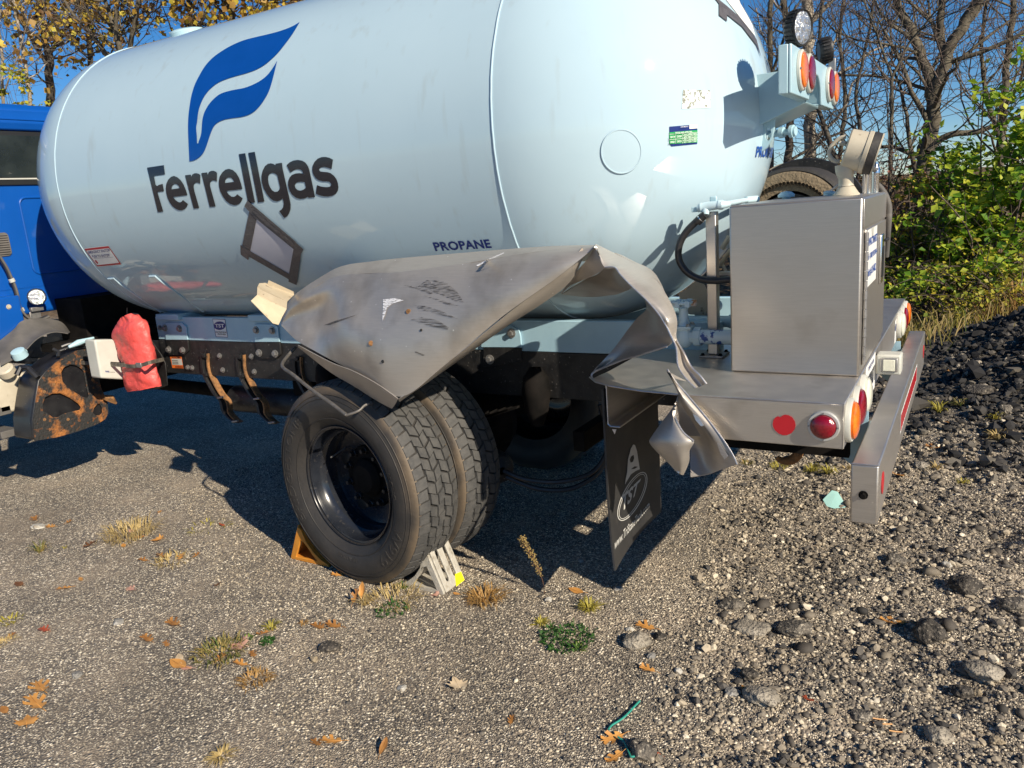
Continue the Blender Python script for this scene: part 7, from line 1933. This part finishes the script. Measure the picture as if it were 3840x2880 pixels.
bush("low dark green shrub at the ground behind the deck", 2010, 630, 190, 110, 7.6, 25, LEAFG, 1404, 0.074, 12)
bush("low yellow-green shrub behind the millings mound", 2110, 625, 230, 110, 7.4, 26, LEAFY, 2200, .055, 12)
bush("dull red brambles below the bare trees behind the meter register", 1800, 400, 270, 110, 9.8, 27, LEAFR, 1700, .05, 16)
bush("brown bramble thicket between register and green bushes", 1925, 480, 120, 200, 9.4, 28, LEAFB, 1300, .06, 14)
bush("golden shrub just right of the tank head", 1720, 425, 130, 70, 9.0, 29, LEAFB, 700, .06, 8)
bush("rusty brown undergrowth behind the cabinet's right side", 1940, 560, 110, 170, 8.9, 31, LEAFB, 1500, .055, 12)
# --- left-hand side, behind the cab and over the tank
yl_ = 15.0
def lt(label, limbs, y, seed, bark=BARKD, nleaf=1500, lsize=.21, perlimb=16, blen=2.4, m=LEAFB, name="autumn_tree"):
    return tree(label, [(P(q, y), a, b) for q, a, b in limbs], bark, seed, m, int(nleaf * .55), lsize, perlimb=perlimb, blen=blen, name=name, droop=1.0)
lt("dark trunked tree with brown hanging leaves behind the cab roof", [([(112,330),(110,215),(104,120),(90,40),(95,-60)], .17, .10), ([(108,150),(60,70),(20,0),(-20,-60)], .09, .04), ([(104,120),(150,50),(180,-30)], .08, .04)], 16.0, 41, nleaf=1300)
lt("many stemmed tree fanning out above the front of the tank", [([(262,200),(258,100),(240,40),(215,-30)], .10, .06), ([(262,180),(285,80),(300,0),(310,-60)], .09, .05), ([(258,150),(200,80),(150,20),(120,-40)], .08, .04), ([(262,160),(250,60),(262,-40)], .08, .05)], 15.0, 42, bark=BARK, nleaf=1100)
lt("tree with a straight trunk and golden leaves over the tank's middle", [([(505,200),(502,60),(500,0),(496,-90)], .12, .09)], 17.0, 43, bark=BARK, nleaf=1500, perlimb=16)
lt("golden leaved tree between the fan-shaped tree and the straight trunk", [([(400,220),(398,90),(410,20),(400,-60)], .10, .05), ([(398,100),(440,40),(470,-30)], .06, .03)], 16.0, 44, nleaf=1700)
lt("pale slim tree at the left edge above the cab", [([(70,330),(62,200),(50,110),(35,30),(30,-60)], .07, .05)], 14.0, 45, bark=BARKP, nleaf=450, perlimb=18)
lt("thin pale tree cut by the left edge of the picture", [([(10,330),(5,190),(0,80),(-20,-30)], .06, .04), ([(8,200),(40,120),(60,40)], .03, .015)], 13.5, 46, bark=BARKP, nleaf=420, perlimb=16)
lt("brown leaved tree behind the fan-shaped stems", [([(200,300),(196,150),(190,40),(180,-60)], .12, .08)], 18.0, 47, nleaf=1900, perlimb=14)
lt("leafy tree at the right end of the row over the tank", [([(560,200),(565,60),(575,-20),(580,-90)], .09, .06)], 18.0, 48, nleaf=1200, perlimb=13)
bush("yellow leaved bush just above the cab roof", 35, 190, 110, 70, 12.5, 51, LEAFY, 800, .15, 8)
bush("small yellow shrub showing under the cab", 262, 680, 60, 20, 9.5, 52, LEAFY, 300, .06, 5)
# --- grasses at the edge of the lot
def edge_grass(label, px, y0, n, h, kind, w=.8, seed=0):
    rng = random.Random(seed); c = at(px[0], px[1], 1, y0); bz = gzf(c.x, y0)
    bm = B()
    for i in range(n):
        x_ = rng.gauss(0, w * .5); yy = rng.gauss(0, .25); hh = h * rng.uniform(.4, 1.1); z0 = gzf(c.x + x_, y0 + yy) - bz
        d = Vector((rng.gauss(0, .5), rng.gauss(0, .4), 0)) * hh; s = Vector((rng.uniform(.002, .005), 0, 0))
        q = Vector((x_, yy, z0 - .02)); v = [bm.verts.new(a) for a in (q - s, q + s, q + d * .4 + Vector((0, 0, hh * .7)) + s, q + d * .4 + Vector((0, 0, hh * .7)) - s, q + d * 1.1 + Vector((0, 0, hh * rng.uniform(.7, 1))))]
        bm.faces.new(v[:4]); bm.faces.new((v[3], v[2], v[4]))
    o = obj("dry_grass", bm, [GM[kind]], None, smooth='keep'); o.location = (c.x, y0, bz)
    return setp(o, label, "grass", "tall grass along the edge of the lot")
edge_grass("tall dry grass clump behind the bumper's far end", (1960, 700), 6.2, 130, .34, 'straw', .8, 1)
edge_grass("yellow-green grass beside the millings crest", (2060, 690), 6.6, 200, .30, 'yellow', .9, 2)
edge_grass("pinkish plume grass at the right edge behind the mound", (2195, 650), 6.8, 260, .45, 'rust', .5, 3)
edge_grass("mixed green grass in the gap under the far deck lamps", (1925, 745), 5.6, 200, .30, 'mixed', .6, 4)
